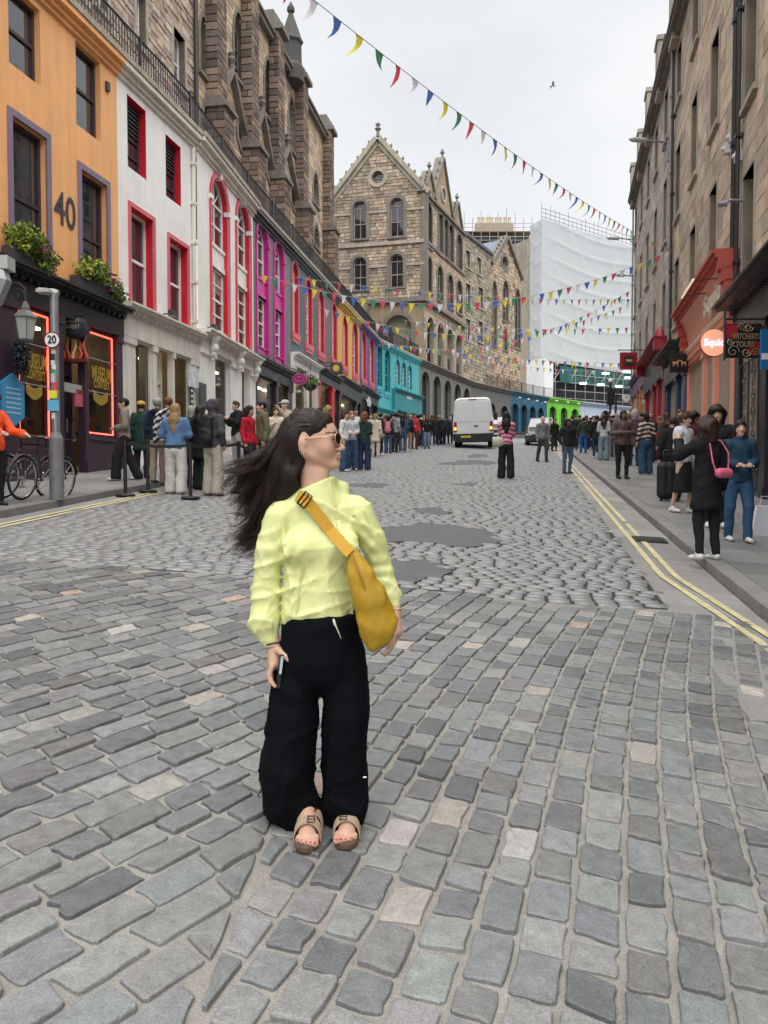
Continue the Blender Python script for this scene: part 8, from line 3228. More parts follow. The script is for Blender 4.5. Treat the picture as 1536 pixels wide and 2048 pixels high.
# in the roadway
st_ = person(1012, 958, 824, 170, 'woman in a pink and red striped sweater and black trousers in the road', ((.5, .1, .2), 'sweater'), (BLK, 'wide'), DRK, (BLKH, 'long'), MDS, ('phone', 'phone'), h=.0, w=.95,
			 stripes=([(.50, .30, .38), (.42, .02, .06), (.55, .36, .42), (.30, .04, .12)], .055))
handbag(st_, 'cream shoulder bag of the woman in stripes', (.42, .42, .33), (.24, .1, .95), (.12, .07, .13), [(.22, .08, 1.05), (.17, .05, 1.3), (.12, .02, 1.47), (.14, -.1, 1.3), (.22, -.02, 1.05)])
person(1085, 924, 833, 15, 'bald man in a grey shirt walking down the road', ((.17, .165, .18), 'jacket'), ((.05, .05, .055), 'jeans'), BLK, (GRH, 'bald'), LTS, ('down', 'down'), .14, h=.0)
person(1109, 903, 838, 20, 'woman in black behind the bald man', (BLK, 'jacket'), (DRK, 'slim'), BLK, (BR, 'long'), LTS, h=.0)
person(1100, 900, 836, 0, 'white-haired person behind the bald man', ((.3, .3, .3), 'jacket'), (GRY, 'jeans'), BLK, (GRH, 'short'), LTS, h=.0)
person(1135, 948, 838, 20, 'woman in a black jacket and blue jeans at the right kerb', ((.013, .018, .019), 'jacket'), ((.07, .11, .19), 'slim'), BLK, (BLKH, 'long'), DKS, ('pocket', 'down'), h=.0, w=1.1)
# right pavement crowd
person(1166, 906, 835, 180, 'man in an olive sweater and bright blue trousers with his back turned', ((.035, .05, .035), 'sweater'), ((.02, .10, .32), 'jeans'), BLK, (BR, 'short'), MDS, w=1.1)
far_r = [(1150, 896, 831, 20, 'dark green jacket', (.02, .035, .025)), (1180, 901, 833, 160, 'black jacket and cap', BLK), (1192, 900, 834, 200, 'black coat', (.02, .02, .022)), (1159, 894, 830, 180, 'brown jacket', (.08, .05, .035)),
		 (1199, 905, 836, 170, 'white jacket', (.45, .45, .45)), (1186, 897, 832, 10, 'cream top', CRM)]
for i, (x, fy, hy, fc, nm, c) in enumerate(far_r):
	person(x, fy, hy, fc, 'distant person in a %s on the right pavement' % nm, (c, 'coat' if 'coat' in nm else 'jacket'), ([DRK, BLK, JEAND][i % 3], 'jeans'), [BLK, WHT][i % 2], ([BR, BLKH, BLKH][i % 3], ['short', 'short', 'long'][i % 3]), [LTS, MDS, LTS][i % 3], hat=((.6, .6, .6), 'cap') if i == 1 else None)
person(1207, 921, 829, 165, 'woman in a pale grey top and wide pale jeans with long brown hair', ((.42, .44, .45), 'sweater'), ((.16, .22, .25), 'wide'), WHT, (BR, 'long'), LTS, ('bent', 'bent'), w=.95)
person(1193, 917, 831, 150, 'slim person in black beside the wide pale jeans', (BLK, 'jacket'), (JEAND, 'slim'), WHT, (BR, 'short'), LTS)
person(1224, 918, 828, 185, 'person in a navy jacket and cream cap behind the brown jacket', (NAV, 'jacket'), ((.2, .2, .24), 'jeans'), WHT, (BR, 'short'), LTS, hat=((.5, .45, .4), 'cap'))
person(1245, 958, 821, 5, 'woman in a brown leather jacket and black trousers with folded arms', ((.09, .055, .05), 'jacket'), (BLK, 'slim'), BLK, (BR, 'bob'), DKS, ('crossed', 'crossed'), w=1.18, topm=FABS)
person(1268, 932, 821, 170, 'grey-haired person in a plum coat', ((.08, .05, .075), 'coat'), (JEAND, 'jeans'), BLK, (GRH, 'curly'), LTS)
person(1291, 949, 826, 195, 'woman in a black and cream striped sweater and wide jeans', (BLK, 'crop'), ((.03, .07, .125), 'wide'), WHT, (BLKH, 'bob'), MDS, ('bent', 'down'), stripes=([(.012, .012, .014), (.50, .42, .36)], .062), w=1.05)
person(1318, 922, 832, 170, 'person in a bright red jacket by the crimson shop', ((.6, .015, .02), 'jacket'), ((.1, .02, .03), 'jeans'), BLK, (BLD, 'short'), LTS)
person(1308, 905, 812, 190, 'tall man in dark green by the crimson shop', ((.03, .035, .025), 'jacket'), (DRK, 'jeans'), BLK, (BR, 'short'), LTS)
person(1357, 945, 816, 10, 'bearded man in a dark jacket by the navy shop', (DRK, 'jacket'), (BLK, 'jeans'), BLK, (GIN, 'short'), LTS)
person(1343, 1000, 834, 170, 'person in a black hoodie with a suitcase, back turned', ((.014, .014, .015), 'jacket'), (BLK, 'jeans'), BLK, (BR, 'short'), LTS, ('down', 'down'))
person(1366, 1026, 827, 35, 'woman in a white hoodie and black skirt looking up', ((.55, .56, .60), 'sweater'), ((.012, .012, .016), 'skirt'), WHT, (BR, 'short'), ASN, ('crossed', 'down'), headyaw=20, patt='hoodie', stride=.1)
person(1431, 1055, 815, -25, 'person with glasses and black hair behind the woman in black', (BLK, 'jacket'), (BLK, 'jeans'), WHT, (BLKH, 'curly'), ASN)
bw = person(1411, 1120, 838, 200, 'woman in a black coat with brown curly hair holding her hand to her face', ((.011, .011, .014), 'coat'), (BLK, 'slim'), WHT, ((.035, .018, .012), 'curly'), ASN, ('down', 'raised'), w=1.05)
handbag(bw, 'small pink shoulder bag on the curly-haired woman in the black coat', (.62, .13, .22), (-.04, .235, 1.06), (.11, .05, .06), [(-.12, .22, 1.1), (-.14, .2, 1.3), (-.1, .12, 1.45), (.02, .05, 1.49), (.1, .2, 1.2), (.08, .24, 1.06)])
person(1476, 1084, 842, -5, 'woman in a dark blue jacket and jeans checking her watch, far right', ((.018, .05, .085), 'jacket'), ((.03, .085, .16), 'jeans'), WHT, ((.02, .014, .012), 'bob'), ASN, ('bent', 'bent'), headyaw=-5, patt=None, stride=.1)
more = [(612, 934, 817, 60, 'a burgundy jumper left of the face of the woman in lime', (.12, .02, .03), 'sweater', JEAN, 'long', BR, 0), (640, 930, 815, 200, 'a mustard jacket almost hidden behind the dark hair', (.35, .22, .04), 'jacket', DRK, 'short', BLKH, 0),
		(742, 914, 827, 20, 'a light grey hoodie between the green sweater and the cream coat', (.3, .3, .31), 'jacket', JEAND, 'short', BR, 0), (768, 905, 829, 0, 'a tan coat beside the pink rucksack', (.3, .2, .11), 'coat', DRK, 'long', BLD, 0),
		(784, 902, 828, 40, 'a dark plum jumper in the far queue', (.07, .02, .05), 'sweater', JEANL, 'bob', BLKH, 0), (797, 901, 827, 220, 'a sky blue shirt in the far queue', (.2, .3, .42), 'tee', KHAK, 'short', BR, 0),
		(821, 897, 830, 120, 'a moss green parka in the far queue', (.07, .08, .04), 'coat', BLK, 'short', GRH, 0), (838, 896, 829, 170, 'a black puffer beside the red jacket', (.015, .015, .017), 'jacket', DRK, 'short', BLKH, 0),
		(848, 894, 831, 200, 'a pale pink jumper near the turquoise shop', (.5, .28, .28), 'sweater', JEAN, 'long', BLD, 0), (878, 889, 830, 20, 'a grey overcoat beside the van', (.1, .1, .1), 'coat', BLK, 'short', GRH, 0),
		(1143, 893, 832, 170, 'a grey fleece behind the woman in black at the kerb', (.2, .2, .21), 'jacket', DRK, 'short', BR, .11), (1172, 896, 831, 10, 'a rust jumper behind the olive sweater', (.25, .09, .03), 'sweater', JEAND, 'long', BR, .11),
		(1205, 903, 830, 200, 'a teal anorak in the right crowd', (.02, .12, .13), 'jacket', BLK, 'short', GRH, .11), (1215, 908, 831, 20, 'a dark coat and scarf behind the pale jeans', (.03, .028, .026), 'coat', BLK, 'long', BLKH, .11),
		(1232, 914, 827, 170, 'a camel coat behind the brown jacket', (.3, .2, .12), 'coat', DRK, 'bob', GRH, .11), (1257, 912, 825, 30, 'a black cardigan near the purple shop', (.018, .018, .02), 'jacket', JEAN, 'long', BLD, .11),
		(1281, 910, 824, 200, 'a grey marl sweater behind the striped one', (.22, .22, .23), 'sweater', DRK, 'short', BR, .11), (1300, 925, 828, 150, 'a dark green fleece beside the red jacket', (.02, .05, .035), 'jacket', BLK, 'short', GRH, .11),
		(1332, 955, 826, 190, 'a charcoal coat behind the suitcase', (.04, .04, .042), 'coat', BLK, 'long', BR, .11), (1385, 985, 826, 20, 'a maroon coat behind the white hoodie', (.1, .025, .03), 'coat', BLK, 'curly', BLKH, .11),
		(1376, 950, 822, 170, 'a faded blue shirt by the navy shop', (.12, .17, .25), 'jacket', DRK, 'short', BR, .11)]
for i, (x, fy, hy, fc, nm, c, tk, bt, hk, hcol, hh) in enumerate(more):
	person(x, fy, hy, fc, 'person in ' + nm, (c, tk), (bt, ['jeans', 'slim', 'wide'][i % 3]), [BLK, WHT, DRK][i % 3], (hcol, hk), [LTS, MDS, LTS, DKS][i % 4], [('down', 'bent'), ('pocket', 'down'), ('phone', 'phone'), ('down', 'down'), ('crossed', 'crossed')][i % 5], stride=[0, .1, 0, .06][i % 4], h=hh, w=[1, 1.1, .95][i % 3], headyaw=[0, 35, -30][i % 3])
# suitcase
g = ongr(1338, 1003, .11)
e = empty('suitcase', g, 'tall black suitcase on the right pavement', 'suitcase')
B = SDF((-.26, -.18, 0), (.26, .18, .85), .018)
B.cap((-.13, 0, .16), (.13, 0, .16), .11, .11, .01)
B.cap((-.13, 0, .66), (.13, 0, .66), .11, .11, .01)
B.cap((-.13, 0, .2), (-.13, 0, .66), .11, .11, .01)
B.cap((0, 0, .2), (0, 0, .66), .12, .12, .01)
B.cap((.13, 0, .2), (.13, 0, .66), .11, .11, .01)
V, Q = B.mesh()
ob = bpy.data.objects.new('case_body', mesh_data('case_body', V, Q, FABS, np.tile(np.array(BLK), (len(V), 1)), True))
COL.objects.link(ob)
ob.parent = e
mb = MB()
for q in (-.1, .1):
	mb.tube([(q, .05, .75), (q, .05, 1.0)], .008, 5)
mb.tube([(-.1, .05, 1.0), (.1, .05, 1.0)], .012, 5)
local_part(e, 'handle', mb, IRON)
for q in (-.15, .15):
	mb = MB()
	mb.tube([(q - .02, 0, .03), (q + .02, 0, .03)], .03, 8)
	local_part(e, 'wheel', mb, TYRE)
# cyclist at the left edge
cyc = person(-12, 1012, 787, 70, 'cyclist in an orange jacket and black helmet at the left edge', ((.85, .09, .02), 'jacket'), (BLK, 'jeans'), BLK, (BLKH, 'short'), LTS, ('fwd', 'fwd'), w=1.1, hat=((.014, .014, .016), 'helmet'), topm=FABS)
# people leaning on the terrace railing
for i, (x, Y, c, hcol) in enumerate(((735, 55.5, (.3, .05, .08), BLKH), (744, 56.5, (.55, .55, .55), BR), (752, 57.5, (.05, .06, .1), BLKH), (790, 60.8, (.5, .2, .15), BLD), (800, 61.8, BLK, BR), (812, 63.4, (.1, .12, .2), GRH), (824, 64.8, (.04, .04, .04), BLKH), (838, 66.2, (.35, .3, .25), BR))):
	xx = xat(LFAC, Y) - .75
	person(CXP + FPX * xx / Y, 700, 600, 40, '%s of eight people at the terrace railing, counted from the left' % ['first', 'second', 'third', 'fourth', 'fifth', 'sixth', 'seventh', 'eighth'][i], (c, 'jacket'), (DRK, 'jeans'), BLK, (hcol, ['short', 'long', 'bob'][i % 3]), [LTS, MDS, DKS][i % 3], ('bent', 'bent'), zbase=TZ, Y=Y)
# ------------------------------------------------------------------ the woman in the lime jacket
YB = 2.98
gW = Vector((at(640, 1690, YB).x, YB, 0))
gW.z = zg(gW.x, gW.y)
wom = empty('person', gW, 'woman in a lime windbreaker and black trousers looking right, hair flying', 'person')
G0 = np.array(gW)
def q_(px, py, dy=0.0):
	return np.array(at(px, py, YB + dy)) - G0
def wpart(name, V, Q, mat, col=None, smooth=True, parent=None):
	c = None if col is None else (np.tile(np.array(col), (len(V), 1)) if np.ndim(col) == 1 else col)
	o = bpy.data.objects.new(name, mesh_data(name, V, Q, mat, c, smooth))
	COL.objects.link(o)
	o.parent = parent or wom
	if parent is not None:
		pass
	return o
SKW = np.array((.52, .315, .225))
# feet on the street
toeL, toeR = np.array(ongr(611, 1708, .012)) - G0, np.array(ongr(691, 1702, .012)) - G0
heelL, heelR = toeL + (-.02, .235, .235 * SY), toeR + (.012, .235, .235 * SY)
# --- head frame
HC = q_(628, 884)
yaw = math.radians(10)
hf, hs = np.array((math.cos(yaw), -math.sin(yaw), 0)), np.array((math.sin(yaw), math.cos(yaw), 0))   # forward, away from the viewer
hz = np.array((0, 0, 1.0))
tl = math.radians(3)
hf, hz = hf * math.cos(tl) + hz * math.sin(tl), hz * math.cos(tl) - hf * math.sin(tl)
def H_(f, s, z):
	return HC + hf * f + hs * s + hz * z
B = SDF((-.52, -.36, -.02), (.52, .34, 1.72), .0048)
# head
B.ell(H_(-.008, 0, .026), (.094, .074, .094), .01)
B.cap(H_(.035, 0, .015), H_(.042, 0, -.045), .056, .047, .025)
for s in (-1, 1):
	B.cap(H_(-.02, s * .052, -.045), H_(.066, s * .012, -.090), .021, .017, .025)
	B.ell(H_(.052, s * .036, -.03), (.03, .026, .028), .025)
	B.cap(H_(.083, s * .018, .016), H_(.078, s * .04, .014), .008, .008, .012)
B.ell(H_(.081, 0, -.092), (.017, .017, .015), .015)
B.cap(H_(.088, 0, .006), H_(.112, 0, -.027), .0075, .0085, .012)
B.ell(H_(.112, 0, -.031), (.0105, .011, .009), .007)
for s in (-1, 1):
	B.ell(H_(.1, s * .011, -.036), (.009, .007, .007), .006)
B.ell(H_(.095, 0, -.055), (.011, .02, .0065), .006)
B.ell(H_(.094, 0, -.066), (.011, .018, .007), .006)
# near ear
B.ell(H_(-.025, -.073, -.008), (.02, .008, .031), .006)
B.ell(H_(-.022, -.079, -.006), (.012, .006, .02), -0.0 + .004)
B.cap(H_(-.028, -.073, -.03), H_(-.022, -.074, -.042), .009, .007, .005)
# neck
B.cap(q_(630, 985, .01), q_(622, 925, .005), .056, .047, .02)
B.cap(q_(640, 1000, -.01), q_(640, 950, -.012), .042, .034, .025)
# trunk and limbs
B.chain([q_(640, 1040), q_(640, 1130), q_(640, 1240)], [.10, .10, .108], .03, (1, .6, 1))
B.cap(q_(575, 1034, .01), q_(705, 1030, .01), .03, .03, .03)
AR = [q_(556, 1038), q_(533, 1175, .01), q_(547, 1290, -.02)]
AL = [q_(722, 1034), q_(765, 1135, .05), q_(790, 1222, .02)]
B.chain(AR, [.034, .032, .025], .02)
B.chain(AL, [.034, .03, .024], .02)
LR = [q_(600, 1290), q_(585, 1470, 0), heelL + (0, -.04, .10)]
LL = [q_(688, 1290), q_(688, 1470, 0), heelR + (0, -.04, .10)]
for L, toe, heel, sx in ((LR, toeL, heelL, -1), (LL, toeR, heelR, 1)):
	B.chain(L, [.06, .045, .034], .02)
	up = np.array((0, 0, .045))
	B.cap(heel + up + (0, -.03, .012), toe + up + (0, .07, -.006), .034, .034, .03, (1, 1, .7))
	B.cap(L[2], toe + up + (0, .12, .015), .034, .028, .03)
	for k in range(5):
		big = k if sx > 0 else 4 - k
		# big toe is on the inner side
		off = (-.034 + .017 * k)
		inner = (4 - k) if sx < 0 else k
		rr = (.0135, .0105, .01, .0095, .009)[inner]
		ln = (.0, .004, .01, .018, .03)[inner]
		B.cap(toe + (off, .055, .036), toe + (off, .012 + ln, .032), rr, rr * .95, .006)
# right hand (holds the phone)
W = AR[2]
kR = q_(549, 1326, -.035)
B.cap(W, kR, .024, .027, .012, (1, 1.25, 1))
for k, (dy, ln) in enumerate(((-.035, .9), (-.013, 1.0), (.009, .95), (.03, .78))):
	a = kR + (-.004, dy, -.004)
	b = a + np.array((-.012, -.004, -.034)) * ln
	c = b + np.array((.008, -.006, -.03)) * ln
	d = c + np.array((.018, -.006, -.018)) * ln
	B.chain([a, b, c, d], [.0108, .0098, .009, .0075], .005)
t0 = q_(556, 1300, -.05)
B.chain([q_(550, 1298, -.03), t0, q_(571, 1313, -.07), q_(581, 1325, -.075)], [.016, .0135, .011, .008], .008)
# left hand (relaxed beside the bag)
W2 = AL[2]
kL = q_(793, 1262, -.01)
B.cap(W2, kL, .023, .027, .012, (.85, 1.25, 1))
for k, (dy, ln, dx) in enumerate(((-.036, .95, -.010), (-.014, 1.05, -.006), (.008, 1.0, -.002), (.028, .8, .002))):
	a = kL + (dx, dy, -.006)
	b = a + np.array((-.006, -.003, -.036)) * ln
	c = b + np.array((-.016, .0, -.028)) * ln
	d = c + np.array((-.016, .0, -.016)) * ln
	B.chain([a, b, c, d], [.0108, .0098, .009, .0075], .005)
B.chain([q_(789, 1236, -.03), q_(783, 1256, -.06), q_(780, 1275, -.062), q_(778, 1290, -.058)], [.015, .0125, .0105, .008], .008)
V, Q = B.mesh()
col = np.tile(SKW, (len(V), 1))
rel = V - HC
f_, s_, z_ = rel @ hf, rel @ hs, rel @ hz
onh = (z_ > -.13) & (z_ < .13) & (np.abs(f_) < .16)
lip = onh & (f_ > .088) & (np.abs(z_ + .0605) < .0085) & (np.abs(s_) < .02)
col[lip] = (.43, .19, .16)
chk = onh & (((f_ - .058) / .032) ** 2 + ((z_ + .03) / .026) ** 2 < 1) & (np.abs(s_) > .02)
col[chk] = col[chk] * .75 + np.array((.56, .20, .16)) * .25
brow = onh & (f_ > .05) & (np.abs(z_ - .028) < .0045) & (np.abs(s_) < .055) & (np.abs(s_) > .012)
col[brow] = (.05, .03, .025)
# painted nails
for toe, sx in ((toeL, -1), (toeR, 1)):
	for k in range(5):
		inner = (4 - k) if sx < 0 else k
		ln = (.0, .004, .01, .018, .03)[inner]
		p = toe + (-.034 + .017 * k, .004 + ln, .041)
		col[np.linalg.norm(V - p, axis=1) < .0062] = (.36, .03, .06)
wpart('body', V, Q, SKIN, col)
# --- trousers
PANT = M('black_nylon', (.0024, .0028, .0048), .75, .25, 6, .35, 30, dist=.012, spec=.1)
B = SDF((-.42, -.3, .0), (.42, .3, .98), .008)
B.cap(q_(638, 1250), q_(640, 1310), .158, .165, .03, (1, .74, 1))
B.chain([q_(597, 1312), q_(585, 1430, -.01), q_(575, 1540, -.01), q_(582, 1600), q_(602, 1640)], [.093, .098, .104, .105, .086], .012, (1, .95, 1))
B.cap(q_(610, 1600, -.02), q_(618, 1634, -.03), .06, .05, .02)
B.cap(q_(574, 1600, .03), q_(562, 1640, .06), .062, .04, .025)
B.chain([q_(689, 1312), q_(693, 1430, -.01), q_(688, 1540, -.01), q_(687, 1600), q_(687, 1626)], [.091, .09, .089, .090, .076], .012, (1, .95, 1))
B.below(q_(640, 1226)[2])
B.bump(.005, 15, 3, (1, 1, .9))
B.crease(.012, 16, 8, (1, 1, 1.2))
B.crease(.003, 34, 18, (1, 1, 1.3))
V, Q = B.mesh()
tr_ = wpart('trousers', V, Q, PANT)
mb = MB()
mb.tube([q_(668, 1238, -.13), q_(672, 1252, -.135), q_(676, 1262, -.14), q_(682, 1277, -.135)], .0022, 5)
mb.tube([q_(666, 1238, -.13), q_(668, 1248, -.134), q_(673, 1256, -.137)], .0022, 5)
wpart('drawcord', mb.v, mb.f, M('cord_cream', (.55, .55, .4), .8), parent=tr_)
mb = MB()
mb.tube(scroll(Vector(q_(521, 1592, -.02)), .018, .8, Vector((1, 0, 0)), UPV), .002, 4)
wpart('hem_cord', mb.v, mb.f, BLACKP, parent=tr_)
mb = MB()
p0 = q_(726, 1556, -.075)
mb.box(p0, (.014, 0, 0), (0, .003, 0), (0, 0, .005))
wpart('hem_tag', mb.v, mb.f, WHITE, parent=tr_)
# --- jacket
LIME = M('lime_nylon', (.665, .70, .31), .5, .04, 5, .3, 34, dist=.006, spec=.4)
JB = SDF((-.4, -.3, .64), (.42, .32, 1.5), .0064)
JB.chain([q_(640, 1050), q_(642, 1100), q_(640, 1165), q_(636, 1224)], [.128, .138, .134, .146], .025, (1, .66, 1))
JB.ell(q_(603, 1094, -.075), (.066, .052, .06), .045)
JB.ell(q_(688, 1090, -.075), (.064, .052, .06), .045)
JB.cap(q_(566, 1024, .01), q_(713, 1018, .01), .056, .054, .05)
JB.cap(q_(634, 1000), q_(638, 962, .0), .078, .068, .045)
JB.cap(q_(592, 990, .045), q_(628, 970, .075), .04, .045, .03)
JB.cap(q_(628, 970, .075), q_(685, 976, .05), .045, .028, .03)
JB.above(q_(640, 1243)[2])
X, Yg, Z = np.meshgrid(*JB.ax, indexing='ij', sparse=True)
hemz = q_(640, 1243)[2]
JB.d += (.006 * np.sin(95 * X + 3 * np.sin(20 * Z)) * np.exp(-np.maximum(Z - hemz, 0) / .03) * (np.abs(X) < .2)).astype(np.float32)
JB.chain([q_(556, 1034), q_(540, 1100, .0), q_(532, 1180, .01), q_(530, 1246, -.005), q_(541, 1282, -.015)], [.054, .056, .054, .056, .034], .012)
JB.chain([q_(722, 1028), q_(746, 1084, .025), q_(763, 1138, .05), q_(780, 1190, .035), q_(788, 1213, .025)], [.054, .053, .048, .042, .031], .012)
# collar top, open at the throat
JB.plane(q_(655, 957), (-.4, 0, 1))
nk = q_(632, 950, .0)
hole = np.sqrt((X - nk[0]) ** 2 + (Yg - nk[1]) ** 2) - .056
JB.d = np.maximum(JB.d, -np.maximum(hole, (nk[2] - .035) - Z).astype(np.float32))
# folds: soft billows and sharp creases drawn to armpits and elbows
d0 = JB.d.copy()
JB.bump(.0032, 11, 12, (1, 1, .8))
JB.crease(.0085, 17, 5, (1, 1, 1.2))
JB.crease(.0045, 33, 31, (1, 1, 1.2))
wz = np.clip((q_(640, 985)[2] - Z) / .05, .12, 1) * np.where(np.abs(X - q_(636, 1240)[0]) < .168, np.clip((Z - hemz - .006) / .03, 0, 1), 1)
JB.d = d0 + (JB.d - d0) * wz.astype(np.float32)
for (cx_, cy_, sl_, fr, am) in ((578, 1090, -.9, 95, .003), (728, 1075, .8, 95, .003), (533, 1190, .45, 110, .0025), (766, 1140, -.6, 110, .0025)):
	c = q_(cx_, cy_)
	w_ = np.exp(-(((X - c[0]) / .08) ** 2 + ((Z - c[2]) / .08) ** 2))
	JB.d += (am * np.sin(fr * ((Z - c[2]) + sl_ * (X - c[0])) + 2 * np.sin(30 * X + 11 * Z)) * w_).astype(np.float32)
jd = JB.d.copy()
V, Q = JB.mesh()
jk = wpart('jacket', V, Q, LIME)
def surf(px, py, off=.004, dmin=2.6):
	"""first point of the jacket on the ray through a pixel, lifted off it a little"""
	r = np.array(ray(px, py))
	prev = None
	t = 2.55
	for i in range(400):
		p = np.array((0, 0, CAMZ)) + r * t - G0
		ix = (p - JB.lo) / JB.h
		k = np.round(ix).astype(int)
		if np.all(k >= 0) and np.all(k < JB.n) and jd[tuple(k)] < 0:
			return p - r / np.linalg.norm(r) * (off + .003)
		t += .002
	return q_(px, py, -.1)
def ribbon(pts, w, mat, name, parent, th=.0025):
	"""flat band through points, facing the viewer"""
	P = [np.array(p) for p in pts]
	vs, fs = [], []
	n = len(P)
	for i in range(n):
		t = P[min(i + 1, n - 1)] - P[max(i - 1, 0)]
		t /= np.linalg.norm(t)
		v = P[i] + G0 - np.array((0, 0, CAMZ))
		v /= np.linalg.norm(v)
		s = np.cross(t, v)
		s /= np.linalg.norm(s)
		ww = (w[i] if hasattr(w, '__len__') else w) / 2
		vs += [P[i] - s * ww, P[i] + s * ww, P[i] + s * ww + v * th, P[i] - s * ww + v * th]
		if i:
			a = 4 * (i - 1)
			b = 4 * i
			for k in range(4):
				fs.append((a + k, a + (k + 1) % 4, b + (k + 1) % 4, b + k))
	return vs, fs
SEAM = M('lime_seam', (.55, .585, .235), .55, .08, 8, .2, 60)
vs, fs = ribbon([surf(*p, off=.001) for p in ((657, 962), (661, 985), (668, 1010), (676, 1040), (684, 1072), (690, 1110), (693, 1150), (697, 1190), (703, 1232))], .016, SEAM, '', None)
wpart('zip_placket', vs, fs, SEAM, smooth=False, parent=jk)
vs, fs = ribbon([surf(*p, off=.0) for p in ((607, 1128), (602, 1160), (597, 1195), (593, 1228))], .008, SEAM, '', None)
wpart('pocket_welt', vs, fs, SEAM, smooth=False, parent=jk)
vs, fs = ribbon([surf(*p, off=.0) for p in ((690, 985), (712, 1000), (728, 1022), (738, 1050), (743, 1075))], .005, SEAM, '', None)
wpart('sleeve_seam', vs, fs, SEAM, smooth=False, parent=jk)
vs, fs = ribbon([surf(*p, off=.0) for p in ((575, 1010), (566, 1045), (566, 1080), (570, 1110))], .005, SEAM, '', None)
wpart('sleeve_seam', vs, fs, SEAM, smooth=False, parent=jk)
vs, fs = ribbon([surf(*p, off=.0) for p in ((706, 1031), (713, 1033), (721, 1033))], .006, SEAM, '', None)
wpart('chest_mark', vs, fs, M('chest_mark_grey', (.3, .36, .2), .6), smooth=False, parent=jk)
# --- sunglasses, jewellery
GOLDM = M('gold_wire', (.75, .52, .28), .25, .05, metal=.9)
LENS = GLASS('sunglass_lens', (.012, .010, .008))
sg_ = MB()
def lens_ring(c, ax1, ax2, r1, r2, n=18):
	return [c + ax1 * r1 * math.cos(2 * math.pi * i / n) + ax2 * r2 * math.sin(2 * math.pi * i / n) for i in range(n + 1)]
lens_axes = hs
for s in (-1, 1):
	c = H_(.104, s * .033, .004)
	pts = lens_ring(c, (hs * .97 - hf * s * .24), hz, .025, .023)
	sg_.tube(pts, .0016, 5, cap=False)
sg_.tube([H_(.108, -.008, .008), H_(.112, 0, .011), H_(.108, .008, .008)], .0014, 5)
for s in (-1, 1):
	sg_.tube([H_(.099, s * .057, .012), H_(.06, s * .073, .013), H_(.0, s * .08, .012), H_(-.02, s * .08, .004)], .0016, 5)
so_ = wpart('sunglasses', sg_.v, sg_.f, GOLDM)
for s in (-1, 1):
	mb = MB()
	c = H_(.104, s * .033, .004)
	mb.poly([Vector(p) for p in lens_ring(c, (hs * .97 - hf * s * .24), hz, .0245, .0225)[:-1]])
	wpart('lens', mb.v, mb.f, LENS, smooth=False, parent=so_)
for k, (f, z, r) in enumerate(((-.02, -.052, .0085), (-.029, -.044, .007), (-.036, -.032, .006))):
	mb = MB()
	torus(mb, Vector(H_(f, -.078, z)), r, .0016, Vector(hf), 14, 5)
	wpart('earring', mb.v, mb.f, GOLDM)
for nm, c, ax, r, m in (('bracelet', q_(546, 1287, -.02), (.2, -.2, -1), .031, M('bead_dark', (.05, .035, .04), .4, .4, 60)), ('bracelet', q_(548, 1294, -.022), (.2, -.2, -1), .03, M('bead_grey', (.25, .2, .22), .4, .4, 60)),
						('bracelet', q_(790, 1219, .022), (.1, -.2, -1), .029, M('bead_gold', (.5, .38, .2), .3, .4, 60))):
	mb = MB()
	torus(mb, Vector(c), r, .0035, Vector(ax), 22, 6)
	wpart(nm, mb.v, mb.f, m)
mb = MB()
torus(mb, Vector(q_(546, 1338, -.04)), .0115, .0018, Vector((0, .2, -1)), 14, 5)
wpart('ring', mb.v, mb.f, GOLDM)
mb = MB()
torus(mb, Vector(q_(571, 1313, -.07)), .0122, .0018, Vector((.7, -.1, -.8)), 14, 5)
wpart('ring', mb.v, mb.f, M('silver_wire', (.6, .6, .62), .25, .05, metal=.9))
# --- hair
HBL = np.array((.014, .009, .0072))
B = SDF((-.42, -.2, .95), (.2, .32, 1.72), .0065)
B.ell(H_(-.018, 0, .032), (.094, .081, .093), .01)
B.cap(H_(.02, 0, .05), H_(-.06, 0, .018), .066, .074, .02)
B.chain([q_(590, 875, .0), q_(568, 930, .02), q_(548, 985, .05), q_(530, 1035, .07), q_(520, 1070, .07)], [.066, .062, .048, .03, .012], .035)
B.chain([q_(598, 900, -.02), q_(585, 950, -.01), q_(562, 1000, .0)], [.045, .045, .025], .03)
X, Yg, Z = np.meshgrid(*B.ax, indexing='ij', sparse=True)
# keep the face and the ear free
dx_, dy_, dz_ = X - HC[0], Yg - HC[1], Z - HC[2]
F_ = dx_ * hf[0] + dy_ * hf[1] + dz_ * hf[2]
Zl = dx_ * hz[0] + dy_ * hz[1] + dz_ * hz[2]
Sd = dx_ * hs[0] + dy_ * hs[1] + dz_ * hs[2]
line = F_ - (.062 - .0 * Zl) + np.clip((.065 - Zl), 0, .2) * .62
line = np.where(Zl > .065, F_ - .075 + (Zl - .065) * .2, line)
B.d = np.maximum(B.d, line.astype(np.float32))
ear = np.sqrt(((F_ + .022) / .022) ** 2 + ((Zl + .012) / .036) ** 2) - 1
B.d = np.maximum(B.d, np.where(Sd < -.04, -ear * .02, -1).astype(np.float32))
B.bump(.004, 70, 6, (1, 1, .5))
V, Q = B.mesh()
wpart('hair', V, Q, HAIRM, HBL)
rng = np.random.RandomState(77)
